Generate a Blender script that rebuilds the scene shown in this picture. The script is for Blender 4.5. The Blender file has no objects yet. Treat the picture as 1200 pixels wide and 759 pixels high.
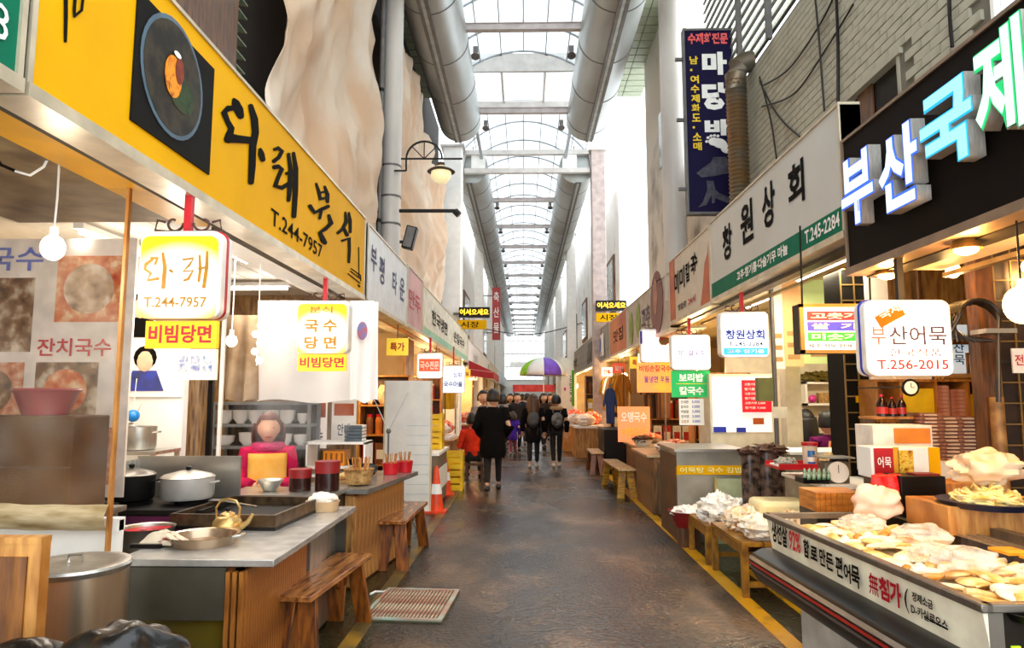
import bpy, bmesh, math, random
from mathutils import Vector, Matrix, Euler, noise
R = math.radians; PI = math.pi
random.seed(7)
SC = bpy.context.scene; COL = SC.collection

# ---------------------------------------------------------------- camera, sky, exposure
CAMH = 1.55; F = 800.0
PITCH = math.atan(85.5 / F); YAW = math.atan(14 / F)
cd = bpy.data.cameras.new('camera'); cam = bpy.data.objects.new('camera', cd); COL.objects.link(cam)
cd.sensor_width = 36; cd.lens = 36 * F / 1200; cd.clip_start = .05; cd.clip_end = 400
cam.location = (0, 0, CAMH); cam.rotation_euler = (PI / 2 + PITCH, 0, YAW)
SC.camera = cam
SC.view_settings.view_transform = 'Standard'; SC.view_settings.look = 'None'
SC.view_settings.exposure = 0.62; SC.view_settings.gamma = 1; SC.view_settings.use_curve_mapping = False
w = bpy.data.worlds.new('overcast_sky'); SC.world = w; w.use_nodes = True
bg = w.node_tree.nodes['Background']; bg.inputs[0].default_value = (.9, .96, 1, 1); bg.inputs[1].default_value = 2.3
CM = Euler(cam.rotation_euler).to_matrix()
def ray(px, py): return CM @ Vector(((px - 600) / F, (379.5 - py) / F, -1))
def WX(px, py, X): d = ray(px, py); t = X / d.x; return Vector((X, d.y * t, CAMH + d.z * t))
def WY(px, py, Y): d = ray(px, py); t = Y / d.y; return Vector((d.x * t, Y, CAMH + d.z * t))
def WZ(px, py, Z): d = ray(px, py); t = (Z - CAMH) / d.z; return Vector((d.x * t, d.y * t, Z))

# ---------------------------------------------------------------- materials
MC = {}
def lin(h):
    r = []
    for i in (0, 2, 4):
        c = int(h[i:i + 2], 16) / 255; r.append(c / 12.92 if c <= .04045 else ((c + .055) / 1.055) ** 2.4)
    return tuple(r) + (1,)
def nodes(name):
    m = bpy.data.materials.new(name); m.use_nodes = True; nt = m.node_tree
    return m, nt, nt.nodes['Principled BSDF']
def pm(name, h, rough=.6, metal=0, var=.18, scale=6, bump=0, h2=None, stretch=None, bscale=None, trans=0, sub=0, lo=.35, hi=.7, spec=.5):
    if name in MC: return MC[name]
    m, nt, b = nodes(name); N = nt.nodes.new; L = nt.links.new
    tc = N('ShaderNodeTexCoord'); mp = N('ShaderNodeMapping'); L(tc.outputs['Object'], mp.inputs[0])
    if stretch: mp.inputs['Scale'].default_value = stretch
    n = N('ShaderNodeTexNoise'); n.inputs['Scale'].default_value = scale; n.inputs['Detail'].default_value = 5; L(mp.outputs[0], n.inputs[0])
    cr = N('ShaderNodeValToRGB'); c = lin(h)
    c2 = lin(h2) if h2 else tuple(min(1, x * (1 + var)) for x in c[:3]) + (1,)
    c1 = c if h2 else tuple(x * (1 - var) for x in c[:3]) + (1,)
    cr.color_ramp.elements[0].position = lo; cr.color_ramp.elements[0].color = c1
    cr.color_ramp.elements[1].position = hi; cr.color_ramp.elements[1].color = c2
    L(n.outputs['Fac'], cr.inputs[0]); L(cr.outputs[0], b.inputs['Base Color'])
    b.inputs['Roughness'].default_value = rough; b.inputs['Metallic'].default_value = metal
    b.inputs['Transmission Weight'].default_value = trans; b.inputs['Specular IOR Level'].default_value = spec
    if bump:
        bp = N('ShaderNodeBump'); bp.inputs['Strength'].default_value = bump; bp.inputs['Distance'].default_value = .02
        if bscale:
            n2 = N('ShaderNodeTexNoise'); n2.inputs['Scale'].default_value = bscale; L(mp.outputs[0], n2.inputs[0]); L(n2.outputs['Fac'], bp.inputs['Height'])
        else: L(n.outputs['Fac'], bp.inputs['Height'])
        L(bp.outputs[0], b.inputs['Normal'])
    MC[name] = m; return m
def em(name, h, s, h2=None, scale=3):
    if name in MC: return MC[name]
    m, nt, b = nodes(name); b.inputs['Base Color'].default_value = lin(h); b.inputs['Emission Color'].default_value = lin(h)
    b.inputs['Emission Strength'].default_value = s; b.inputs['Roughness'].default_value = .4
    if h2:
        N = nt.nodes.new; L = nt.links.new
        tc = N('ShaderNodeTexCoord'); n = N('ShaderNodeTexNoise'); n.inputs['Scale'].default_value = scale; L(tc.outputs['Object'], n.inputs[0])
        cr = N('ShaderNodeValToRGB'); cr.color_ramp.elements[0].color = lin(h); cr.color_ramp.elements[1].color = lin(h2)
        cr.color_ramp.elements[0].position = .42; cr.color_ramp.elements[1].position = .6
        L(n.outputs['Fac'], cr.inputs[0]); L(cr.outputs[0], b.inputs['Emission Color']); L(cr.outputs[0], b.inputs['Base Color'])
    MC[name] = m; return m
def thin(name, h, opacity, rough=.15, noisy=0, scale=4, bump=0):
    "thin sheet: part see-through, part glossy or milky"
    if name in MC: return MC[name]
    m, nt, b = nodes(name); N = nt.nodes.new; L = nt.links.new
    b.inputs['Base Color'].default_value = lin(h); b.inputs['Roughness'].default_value = rough
    tr = N('ShaderNodeBsdfTransparent'); tr.inputs[0].default_value = (.97, .97, .97, 1)
    mx = N('ShaderNodeMixShader'); mx.inputs[0].default_value = opacity
    if noisy:
        tc = N('ShaderNodeTexCoord'); n = N('ShaderNodeTexNoise'); n.inputs['Scale'].default_value = scale; L(tc.outputs['Object'], n.inputs[0])
        mr = N('ShaderNodeMapRange'); mr.inputs[1].default_value = .35; mr.inputs[2].default_value = .65
        mr.inputs[3].default_value = opacity - noisy; mr.inputs[4].default_value = opacity + noisy
        L(n.outputs['Fac'], mr.inputs[0]); L(mr.outputs[0], mx.inputs[0])
    L(tr.outputs[0], mx.inputs[1]); L(b.outputs[0], mx.inputs[2]); L(mx.outputs[0], nt.nodes['Material Output'].inputs[0])
    MC[name] = m; return m
def trans_cloth(name, h, h2, scale=2.5):
    "cloth that lets daylight through"
    if name in MC: return MC[name]
    m = pm(name, h, rough=.8, h2=h2, scale=scale, bump=.3); nt = m.node_tree; N = nt.nodes.new; L = nt.links.new
    b = nt.nodes['Principled BSDF']; t = N('ShaderNodeBsdfTranslucent'); mx = N('ShaderNodeMixShader'); mx.inputs[0].default_value = .35
    t.inputs[0].default_value = lin(h2); L(b.outputs[0], mx.inputs[1]); L(t.outputs[0], mx.inputs[2]); L(mx.outputs[0], nt.nodes['Material Output'].inputs[0])
    return m
def wood(name, h, h2, sx=(1, 1, 1), rough=.45, scale=5): return pm(name, h, rough=rough, h2=h2, scale=scale, stretch=sx, bump=.25)

def food(name, cols, scale=14, rough=.5, bump=.6):
    if name in MC: return MC[name]
    m, nt, b = nodes(name); N = nt.nodes.new; L = nt.links.new
    tc = N('ShaderNodeTexCoord'); v = N('ShaderNodeTexNoise'); v.inputs['Scale'].default_value = scale; v.inputs['Detail'].default_value = 3; L(tc.outputs['Object'], v.inputs[0])
    cr = N('ShaderNodeValToRGB'); e = cr.color_ramp.elements
    while len(e) < len(cols): e.new(.5)
    for i, c in enumerate(cols): e[i].position = .3 + .4 * i / (len(cols) - 1); e[i].color = lin(c)
    L(v.outputs['Fac'], cr.inputs[0]); L(cr.outputs[0], b.inputs['Base Color']); b.inputs['Roughness'].default_value = rough; b.inputs['Specular IOR Level'].default_value = .2
    bp = N('ShaderNodeBump'); bp.inputs['Strength'].default_value = bump; bp.inputs['Distance'].default_value = .01; L(v.outputs['Fac'], bp.inputs['Height']); L(bp.outputs[0], b.inputs['Normal'])
    MC[name] = m; return m

steel = pm('brushed_steel', 'b9b7b0', rough=.33, metal=.9, var=.2, scale=3, stretch=(1, 12, 1))
steel_dark = pm('dull_steel', '4a4740', rough=.4, metal=.8, var=.3, scale=4)
iron = pm('black_iron', '1c1a18', rough=.5, metal=.4)
iron_grey = pm('grey_iron', '6a6663', rough=.5, metal=.3)
white = pm('white_paint', 'f2f0ea', rough=.5, var=.05)
cream = pm('cream_paint', 'd9cfb6', rough=.55, var=.12)
black = pm('black_plastic', '0a0909', rough=.4, spec=.25)
blackm = pm('black_paint', '0f0d0a', rough=.7, spec=.15)
yellow = pm('yellow_vinyl', 'e0a800', rough=.6, var=.06, scale=2, spec=.1)
red = pm('red_plastic', 'b81420', rough=.35)
green = pm('green_vinyl', '0c6a4e', rough=.6, var=.1, spec=.1)
bench_wood = wood('varnished_bench_wood', '4a2208', 'a8601c', (6, 6, .8), .35, 4)
bench_top = wood('worn_bench_top', '6a3410', 'b87c40', (8, 1, 8), .25, 4)
ply = wood('plywood', '9a5e20', 'cf9448', (6, 1, 1))
dark_wood = wood('dark_timber', '3b2312', '6e4522', (6, 6, 1))
ink = pm('black_ink', '0c0a08', rough=.8, var=.05, spec=.1)

# ---------------------------------------------------------------- mesh builder
class MB:
    def __init__(s): s.v = []; s.f = []
    def add(s, vs, fs, M=None):
        o = len(s.v); s.v += [tuple(M @ Vector(v)) if M else tuple(v) for v in vs]; s.f += [tuple(i + o for i in f) for f in fs]; return s
    def box(s, x0, y0, z0, x1, y1, z1, M=None):
        vs = [(x0, y0, z0), (x1, y0, z0), (x1, y1, z0), (x0, y1, z0), (x0, y0, z1), (x1, y0, z1), (x1, y1, z1), (x0, y1, z1)]
        return s.add(vs, [(0, 3, 2, 1), (4, 5, 6, 7), (0, 1, 5, 4), (1, 2, 6, 5), (2, 3, 7, 6), (3, 0, 4, 7)], M)
    def hexa(s, vs): return s.add(vs, [(0, 3, 2, 1), (4, 5, 6, 7), (0, 1, 5, 4), (1, 2, 6, 5), (2, 3, 7, 6), (3, 0, 4, 7)])
    def cyl(s, a, b, r, r2=None, n=12, cap=True):
        a = Vector(a); b = Vector(b); d = (b - a); r2 = r if r2 is None else r2
        q = d.to_track_quat('Z', 'Y').to_matrix(); vs = []
        for p, rr in ((a, r), (b, r2)):
            for k in range(n): t = 2 * PI * k / n; vs.append(p + q @ Vector((rr * math.cos(t), rr * math.sin(t), 0)))
        fs = [(k, (k + 1) % n, n + (k + 1) % n, n + k) for k in range(n)]
        if cap: fs += [tuple(reversed(range(n))), tuple(range(n, 2 * n))]
        return s.add(vs, fs)
    def tube(s, pts, r, n=6):
        pts = [Vector(p) for p in pts]; vs = []; up = Vector((0.13, .07, 1)).normalized()
        for i, p in enumerate(pts):
            d = (pts[min(i + 1, len(pts) - 1)] - pts[max(i - 1, 0)]).normalized()
            a = d.cross(up); a = a.normalized() if a.length > .05 else d.orthogonal().normalized(); c = d.cross(a)
            rr = r[i] if isinstance(r, (list, tuple)) else r
            for k in range(n): t = 2 * PI * k / n; vs.append(p + rr * (math.cos(t) * a + math.sin(t) * c))
        fs = [(i * n + k, i * n + (k + 1) % n, (i + 1) * n + (k + 1) % n, (i + 1) * n + k) for i in range(len(pts) - 1) for k in range(n)]
        fs += [tuple(reversed(range(n))), tuple(range(len(vs) - n, len(vs)))]
        return s.add(vs, fs)
    def lathe(s, prof, n=24, M=None, sx=1, sy=1):
        vs = []; fs = []
        for r, z in prof:
            for k in range(n): t = 2 * PI * k / n; vs.append((max(r, 1e-4) * math.cos(t) * sx, max(r, 1e-4) * math.sin(t) * sy, z))
        for i in range(len(prof) - 1):
            for k in range(n): fs.append((i * n + k, i * n + (k + 1) % n, (i + 1) * n + (k + 1) % n, (i + 1) * n + k))
        fs += [tuple(reversed(range(n))), tuple(range((len(prof) - 1) * n, len(prof) * n))]
        return s.add(vs, fs, M)
    def ball(s, c, rx, ry=None, rz=None, n=12, m=8, lump=0, ls=3, seed=0):
        ry = ry or rx; rz = rz or rx; c = Vector(c); vs = [c + Vector((0, 0, rz))]; 
        for i in range(1, m):
            p = PI * i / m
            for k in range(n):
                t = 2 * PI * k / n; d = Vector((math.sin(p) * math.cos(t), math.sin(p) * math.sin(t), math.cos(p)))
                q = 1 + (lump * noise.noise(d * ls + Vector((seed, seed * .7, 0))) if lump else 0)
                vs.append(c + Vector((d.x * rx * q, d.y * ry * q, d.z * rz * q)))
        vs.append(c - Vector((0, 0, rz))); fs = []
        for k in range(n): fs.append((0, 1 + k, 1 + (k + 1) % n))
        for i in range(m - 2):
            for k in range(n): a = 1 + i * n; fs.append((a + k, a + n + k, a + n + (k + 1) % n, a + (k + 1) % n))
        a = 1 + (m - 2) * n
        for k in range(n): fs.append((a + k, len(vs) - 1, a + (k + 1) % n))
        return s.add(vs, fs)
    def prism(s, poly, z0, z1, M=None):
        n = len(poly); vs = [(x, y, z0) for x, y in poly] + [(x, y, z1) for x, y in poly]
        return s.add(vs, [tuple(reversed(range(n))), tuple(range(n, 2 * n))] + [(k, (k + 1) % n, n + (k + 1) % n, n + k) for k in range(n)], M)
    def grid(s, fn, nu, nv, M=None):
        vs = [fn(i / nu, j / nv) for j in range(nv + 1) for i in range(nu + 1)]
        fs = [(j * (nu + 1) + i, j * (nu + 1) + i + 1, (j + 1) * (nu + 1) + i + 1, (j + 1) * (nu + 1) + i) for j in range(nv) for i in range(nu)]
        return s.add(vs, fs, M)
    def mesh(s, name, m, ang=40):
        me = bpy.data.meshes.new(name); me.from_pydata([tuple(v) for v in s.v], [], s.f); me.materials.append(m)
        for p in me.polygons: p.use_smooth = True
        me.set_sharp_from_angle(angle=R(ang)); me.update(); return me
    def build(s, name, m, parent=None, loc=(0, 0, 0), rz=0, bevel=0, solid=0, rot=None, label=None):
        o = bpy.data.objects.new(name, s.mesh(name, m)); COL.objects.link(o); o.location = loc
        o.rotation_euler = rot if rot else (0, 0, rz)
        if parent: o.parent = parent
        if solid: md = o.modifiers.new('solid', 'SOLIDIFY'); md.thickness = solid
        if bevel: md = o.modifiers.new('bevel', 'BEVEL'); md.width = bevel; md.segments = 2; md.limit_method = 'ANGLE'
        if label: o['label'] = label
        return o
def bx(*a): return MB().box(*a)
def cbx(cx, cy, z0, sx, sy, sz): return MB().box(cx - sx / 2, cy - sy / 2, z0, cx + sx / 2, cy + sy / 2, z0 + sz)
def fixn(o):
    bm = bmesh.new(); bm.from_mesh(o.data); bmesh.ops.recalc_face_normals(bm, faces=bm.faces); bm.to_mesh(o.data); bm.free(); return o
def thing(name, label, cat, loc=(0, 0, 0), rz=0, group=None):
    o = bpy.data.objects.new(name, None); COL.objects.link(o); o.location = loc; o.rotation_euler = (0, 0, rz)
    o.empty_display_size = .1; o['label'] = label; o['category'] = cat
    if group: o['group'] = group
    return o
def tag(o, label, cat, group=None, kind=None):
    o['label'] = label; o['category'] = cat
    if group: o['group'] = group
    if kind: o['kind'] = kind
    return o
def struct(o, label=None):
    o['kind'] = 'structure'
    if label: o['label'] = label
    return o
def part(name, me, parent, loc=(0, 0, 0), rot=(0, 0, 0)):
    o = bpy.data.objects.new(name, me); COL.objects.link(o); o.parent = parent; o.location = loc; o.rotation_euler = rot; return o
def dup(root, loc, rz, label=None, group=None, scale=None):
    r = root.copy(); COL.objects.link(r); r.location = loc; r.rotation_euler = (0, 0, rz)
    if scale: r.scale = (scale,) * 3 if not isinstance(scale, tuple) else scale
    if label: r['label'] = label
    if group: r['group'] = group
    for ch in list(root.children):
        c = ch.copy(); COL.objects.link(c); c.parent = r
        for g in list(ch.children): d = g.copy(); COL.objects.link(d); d.parent = c
    return r
def lamp(name, loc, power, h='ffd9a0', r=.05, parent=None):
    l = bpy.data.lights.new(name, 'POINT'); l.energy = power; l.color = lin(h)[:3]; l.shadow_soft_size = r
    o = bpy.data.objects.new(name, l); COL.objects.link(o); o.location = loc
    if parent: o.parent = parent
    return o
def tube_light(name, loc, sx, sy, power, h='fff4e0', parent=None):
    l = bpy.data.lights.new(name, 'AREA'); l.shape = 'RECTANGLE'; l.size = sx; l.size_y = sy; l.energy = power; l.color = lin(h)[:3]
    o = bpy.data.objects.new(name, l); COL.objects.link(o); o.location = loc
    if parent: o.parent = parent
    return o

# ---------------------------------------------------------------- lettering
TC = {}
def text_mesh(s, m, offset, ext):
    k = (s, m.name, offset, ext)
    if k in TC: return TC[k]
    c = bpy.data.curves.new('lettering', 'FONT'); c.body = s; c.offset = offset; c.extrude = ext / 2; c.resolution_u = 2; c.space_line = 1.05
    o = bpy.data.objects.new('lettering', c); COL.objects.link(o)
    me = bpy.data.meshes.new_from_object(o.evaluated_get(bpy.context.evaluated_depsgraph_get()))
    bpy.data.objects.remove(o); me.materials.clear(); me.materials.append(m)
    xs = [v.co.x for v in me.vertices]; ys = [v.co.y for v in me.vertices]
    x0, x1, y0, y1 = min(xs), max(xs), min(ys), max(ys)
    for v in me.vertices: v.co.x = (v.co.x - x0) / (x1 - x0); v.co.y = (v.co.y - y0) / (y1 - y0); v.co.z += ext / 2
    me.name = 'lettering'; TC[k] = me; return me
def text(s, m, parent, P, W, H, facing='front', offset=.015, ext=0, tilt=0, name='lettering'):
    "P: lower left corner of the text block in the parent's space; facing front (-Y), left wall (+X), right wall (-X)"
    me = text_mesh(s, m, offset, 1 if ext else 0)
    X = {'front': Vector((1, 0, 0)), 'left': Vector((0, 1, 0)), 'right': Vector((0, -1, 0)), 'back': Vector((-1, 0, 0))}[facing]; Z = Vector((0, 0, 1))
    if tilt: X, Z = X * math.cos(tilt) + Z * math.sin(tilt), Z * math.cos(tilt) - X * math.sin(tilt)
    N = X.cross(Z)
    Mx = Matrix(((X.x * W, Z.x * H, N.x * (ext or 1)), (X.y * W, Z.y * H, N.y * (ext or 1)), (X.z * W, Z.z * H, N.z * (ext or 1)))).to_4x4()
    Mx.translation = Vector(P)
    o = bpy.data.objects.new(name, me); COL.objects.link(o); o.parent = parent; o.matrix_local = Mx
    return o
def wall_text(s, m, parent, pxa, pya, pxb, pyb, ytop, X, facing, **k):
    "baseline from pixel a to pixel b on the plane X; ytop: pixel height of the top above a"
    A = WX(pxa, pya, X); B = WX(pxb, pyb, X); T = WX(pxa, ytop, X)
    base = Vector(parent.location) if parent else Vector()
    Wd = abs(B.y - A.y); z = (A.z + B.z) / 2
    return text(s, m, parent, Vector((X, A.y, z)) - base, Wd, (T.z - A.z), facing, **k)

# ================================================================ THE SETTING
def floor_mat():
    m, nt, b = nodes('wet_asphalt'); N = nt.nodes.new; L = nt.links.new
    tc = N('ShaderNodeTexCoord')
    n1 = N('ShaderNodeTexNoise'); n1.inputs['Scale'].default_value = .8; n1.inputs['Detail'].default_value = 7; n1.inputs['Roughness'].default_value = .65
    n2 = N('ShaderNodeTexNoise'); n2.inputs['Scale'].default_value = 26; n2.inputs['Detail'].default_value = 4
    mp = N('ShaderNodeMapping'); mp.inputs['Scale'].default_value = (1.3, .8, 1); L(tc.outputs['Object'], mp.inputs[0]); L(mp.outputs[0], n1.inputs[0]); L(tc.outputs['Object'], n2.inputs[0])
    cr = N('ShaderNodeValToRGB'); e = cr.color_ramp.elements; e[0].position = .36; e[0].color = lin('1c150e'); e[1].position = .66; e[1].color = lin('74583c')
    x = e.new(.5); x.color = lin('3d2e1e')
    mix = N('ShaderNodeMixRGB'); mix.blend_type = 'OVERLAY'; mix.inputs[0].default_value = .95
    L(n1.outputs['Fac'], cr.inputs[0]); L(cr.outputs[0], mix.inputs[1]); L(n2.outputs['Fac'], mix.inputs[2])
    # green painted kerb lanes on both sides of the walkway
    sx = N('ShaderNodeSeparateXYZ'); L(tc.outputs['Object'], sx.inputs[0])
    g1 = N('ShaderNodeMath'); g1.operation = 'GREATER_THAN'; g1.inputs[1].default_value = 1.74; L(sx.outputs[0], g1.inputs[0])
    g2 = N('ShaderNodeMath'); g2.operation = 'LESS_THAN'; g2.inputs[1].default_value = -.98; L(sx.outputs[0], g2.inputs[0])
    ga = N('ShaderNodeMath'); ga.operation = 'ADD'; L(g1.outputs[0], ga.inputs[0]); L(g2.outputs[0], ga.inputs[1])
    gw = N('ShaderNodeMapRange'); gw.inputs[1].default_value = .35; gw.inputs[2].default_value = .6; L(n1.outputs['Fac'], gw.inputs[0])
    gm = N('ShaderNodeMath'); gm.operation = 'MULTIPLY'; L(ga.outputs[0], gm.inputs[0]); L(gw.outputs[0], gm.inputs[1])
    gc = N('ShaderNodeMixRGB'); gc.inputs[2].default_value = lin('1d2612'); L(gm.outputs[0], gc.inputs[0]); L(mix.outputs[0], gc.inputs[1])
    L(gc.outputs[0], b.inputs['Base Color'])
    n3 = N('ShaderNodeTexNoise'); n3.inputs['Scale'].default_value = .7; n3.inputs['Detail'].default_value = 5; mp3 = N('ShaderNodeMapping'); mp3.inputs['Location'].default_value = (3, 1, 0); mp3.inputs['Scale'].default_value = (1.4, .7, 1)
    L(tc.outputs['Object'], mp3.inputs[0]); L(mp3.outputs[0], n3.inputs[0])
    rr = N('ShaderNodeMapRange'); rr.inputs[1].default_value = .42; rr.inputs[2].default_value = .6; rr.inputs[3].default_value = .12; rr.inputs[4].default_value = .42; L(n3.outputs['Fac'], rr.inputs[0]); L(rr.outputs[0], b.inputs['Roughness'])
    bp = N('ShaderNodeBump'); bp.inputs['Strength'].default_value = .6; bp.inputs['Distance'].default_value = .02; L(n2.outputs['Fac'], bp.inputs['Height']); L(bp.outputs[0], b.inputs['Normal'])
    return m
YEND = 78
struct(bx(-4.6, -2, -.1, 5.6, YEND, 0).build('floor', floor_mat()))
ylw = pm('worn_yellow_road_paint', 'd39a14', rough=.35, h2='3a3222', scale=5, lo=.55, hi=.8, bump=.1)
ml = MB()
for (x0, x1, y0, y1) in [(1.63, 1.75, 2, 15)]: ml.box(x0, y0, 0, x1, y1, .004)
struct(ml.build('trim_1', ylw), 'yellow painted line along the right edge of the walkway')
struct(bx(-1.16, 2.5, 0, -1.05, 14, .004).build('trim_2', pm('faint_yellow_road_paint', '5a4a26', rough=.4, h2='a87c1c', scale=2.5, lo=.5, hi=.7)), 'worn yellow painted line along the left stalls')
struct(bx(1.98, 3.2, 0, 2.08, 6.4, .004).build('trim_3', ylw), 'second yellow line beside the low goods tables')

wall_dirty = pm('stained_plaster', 'cfc6b8', rough=.8, h2='7d7166', scale=1.3, lo=.5, hi=.75, bump=.2)
wall_white = pm('pale_plaster', 'f2eee8', rough=.8, h2='d0c4b8', scale=1.5, lo=.5, hi=.8)
warm_wall = pm('warm_stall_wall', 'd8b98a', rough=.7, h2='e8d4ae', scale=2)
brown_wall = pm('brown_render', '6b4a3a', rough=.8, h2='8d6a55', scale=2)
ceil_mat = pm('cream_boards', 'd8c797', rough=.5, h2='b9a05e', scale=2, stretch=(6, 1, 1))
ceil_white = pm('white_boards', 'dcd8cc', rough=.35, var=.12, scale=2)

def plane_struct(name, label, m, *b): o = bx(*b).build(name, m); struct(o, label); return o
# stall backs, added to keep outside light from flooding in, and stall ceilings
plane_struct('wall_left', 'back wall of the left stalls', warm_wall, -4.35, -1, 0, -4.2, YEND, 2.9)
plane_struct('wall_right', 'back wall of the right stalls', warm_wall, 5.0, -1, 0, 5.15, YEND, 2.9)
# boarded ceilings: each board a piece
def boarded(name, label, m, x0, x1, y0, y1, z, n, along='y'):
    root = plane_struct(name, label, m, x0, y0, z + .012, x1, y1, z + .06)
    wd = (x1 - x0) / n if along == 'y' else (y1 - y0) / n
    me = (cbx(0, (y0 + y1) / 2, 0, wd - .012, y1 - y0, .012) if along == 'y' else cbx((x0 + x1) / 2, 0, 0, x1 - x0, wd - .012, .012)).mesh('ceiling_board', m)
    for k in range(n): part('ceiling_board', me, root, (x0 + wd * (k + .5), 0, z) if along == 'y' else (0, y0 + wd * (k + .5), z))
boarded('ceiling_1', 'white boarded ceiling over the left kitchen stalls', ceil_white, -4.2, -2.1, -1, 20, 2.74, 9)
boarded('ceiling_2', 'cream boarded ceiling over the right stalls', ceil_mat, 2.35, 5, -1, 8.1, 2.86, 40, 'x')
boarded('ceiling_3', 'boarded ceiling over the farther right stalls', ceil_mat, 2.3, 5, 8.1, YEND, 2.8, 7)
boarded('ceiling_4', 'boarded ceiling over the farther left stalls', ceil_mat, -4.2, -2.05, 20, YEND, 2.74, 6)
# walls between stalls
plane_struct('wall_left_partition', 'white plank partition with posters behind the lit sign', white, -4.2, 5.7, 0, -2.85, 5.78, 2.74)
plane_struct('wall_left_divider', 'divider behind the bowl rack', wood('aged_planks', '6b4a2a', 'a98450', (5, 5, 1)), -4.2, 7.9, 0, -1.95, 7.98, 2.74)
plane_struct('wall_left_rear', 'near end wall of the left stall', wall_white, -4.2, 2.0, 0, -3.6, 2.1, 2.74)
for i, y in enumerate((12.6, 20, 29, 40, 55)):
    plane_struct('wall_left_cross.%03d' % i, 'divider between left stalls', warm_wall, -4.2, y, 0, -2.2, y + .08, 2.74)
plane_struct('wall_right_divider', 'cream divider wall behind the seated women', cream, 3.0, 10.2, 0, 5, 10.28, 2.8)
for i, y in enumerate((17.5, 26, 36, 50)):
    plane_struct('wall_right_cross.%03d' % i, 'divider between right stalls', warm_wall, 2.7, y, 0, 5, y + .08, 2.8)

# ---- upper left facade
plane_struct('wall_left_upper', 'dark wall behind the tarpaulins', pm('dark_wall', '241d18', rough=.9), -2.6, 0, 2.85, -2.45, 19, 9.3)
plane_struct('trim_4', 'brown timber upright above the yellow sign', dark_wood, -2.44, 3.9, 3.2, -2.2, 4.95, 9)
cor = MB()
for k in range(40): cor.box(-2.43, 4.97, 3.0 + k * .13, -2.33 , 5.42, 3.085 + k * .13, Matrix.Rotation(0, 4, 'X'))
o = struct(bx(-2.44, 4.96, 3, -2.42, 5.43, 8.5).build('window_1', pm('pale_green_metal', '8c9a86', rough=.5)), 'louvred opening beside the brown upright')
lv = MB().hexa([(0, 0, 0), (.09, 0, -.02), (.09, .45, -.02), (0, .45, 0), (0, 0, .012), (.09, 0, -.008), (.09, .45, -.008), (0, .45, .012)]).mesh('louvre', MC['pale_green_metal'])
for k in range(44): part('louvre', lv, o, (-2.42, 4.97, 3.05 + k * .12))
# farther left facade: wall with pilasters and dark windows
fl = plane_struct('wall_left_facade', 'pale upper facade above the farther left stalls', wall_white, -2.9, 19, 2.75, -2.7, YEND, 9.3)
fr = plane_struct('wall_right_facade', 'pale upper facade above the farther right stalls', wall_white, 3.05, 21.5, 2.85, 3.2, YEND, 9.3)
def facade(parent, x, sgn, y0, ys):
    for i, y in enumerate(ys):
        a, c = y
        fm = cbx(0, 0, 0, .06, c - a, 2.0).mesh('window_frame', [brown_wall, blackm][i % 2])
        o = part('window_frame', fm, parent, (x + sgn * .03, (a + c) / 2, 4.3))
        p = cbx(0, 0, 0, .02, c - a - .3, 1.7).mesh('window_pane', pm('dusk_glass', '8f9a9a', rough=.1)); part('window_pane', p, o, (sgn * .04, 0, .15))
facade(fl, -2.7, 1, 19, [(20.5, 22.5), (25, 27), (30, 33), (37, 40), (44, 48), (54, 58), (63, 68)])
facade(fr, 3.05, -1, 21, [(22.5, 24.5), (27, 29), (32.5, 35), (39, 43), (48, 52), (58, 63)])
# ---- upper right facade: brick wall piece with window openings
X_B = 2.75
mortar = pm('grey_mortar', '6c675a', rough=.9)
br = MB()
WIN = (WX(1055, 110, X_B).y, WX(992, 110, X_B).y, WX(1050, 150, X_B).z - .1, WX(1050, 70, X_B).z)
w0, w1 = WIN[0], WIN[1]; wz0 = 3.3; wz1 = WX(1050, 66, X_B).z
BT = WX(870, 97, X_B).z
y0b, y1b = 2.6, WX(868, 100, X_B).y
W2 = (3.3, 3.85, 3.35, BT - .25)
o = MB()
# wall built around two window openings
segs = [(y0b, W2[0], 2.85, BT), (W2[0], W2[1], 2.85, W2[2]), (W2[0], W2[1], W2[3], BT), (W2[1], w0, 2.85, BT), (w0, w1, 2.85, wz0), (w0, w1, wz1, BT), (w1, y1b, 2.85, BT)]
for a, c, z0, z1 in segs: o.box(X_B + .012, a, z0, X_B + .2, c, z1)
brick_wall = struct(o.build('wall_right_upper', mortar), 'whitewashed brick upper wall with dark window openings')
brickm = pm('whitewashed_brick', 'aaa592', rough=.85, h2='807a69', scale=1.6, lo=.5, hi=.8, bump=.3, bscale=20)
bme = [cbx(0, 0, 0, .022, .194, .064).mesh('brick', brickm), cbx(-.002, 0, 0, .023, .196, .064).mesh('brick', brickm)]
bl = []
k = 0; z = 3.15
while z < BT - .08:
    y = y0b + .1 + (.1 if k % 2 else 0)
    while y < y1b - .1:
        cz = z + .03
        if not ((w0 - .12 < y < w1 + .12 and wz0 - .08 < cz < wz1 + .06) or (W2[0] - .12 < y < W2[1] + .12 and W2[2] - .08 < cz < W2[3] + .06)): bl.append((y, z))
        y += .203
    z += .072; k += 1
vis = [b for b in bl if b[1] > 3.32 + 0 * b[0]]
vis.sort(key=lambda b: b[0])
for y, z in vis[:300]: part('brick', random.choice(bme), brick_wall, (X_B + .001 + random.uniform(0, .005), y, z))
far = MB()
for y, z in vis[300:]: far.box(X_B - .008, y - .097, z, X_B + .014, y + .097, z + .064)
if vis[300:]: q = far.build('brickwork', brickm, brick_wall); q['kind'] = 'stuff'
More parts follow.
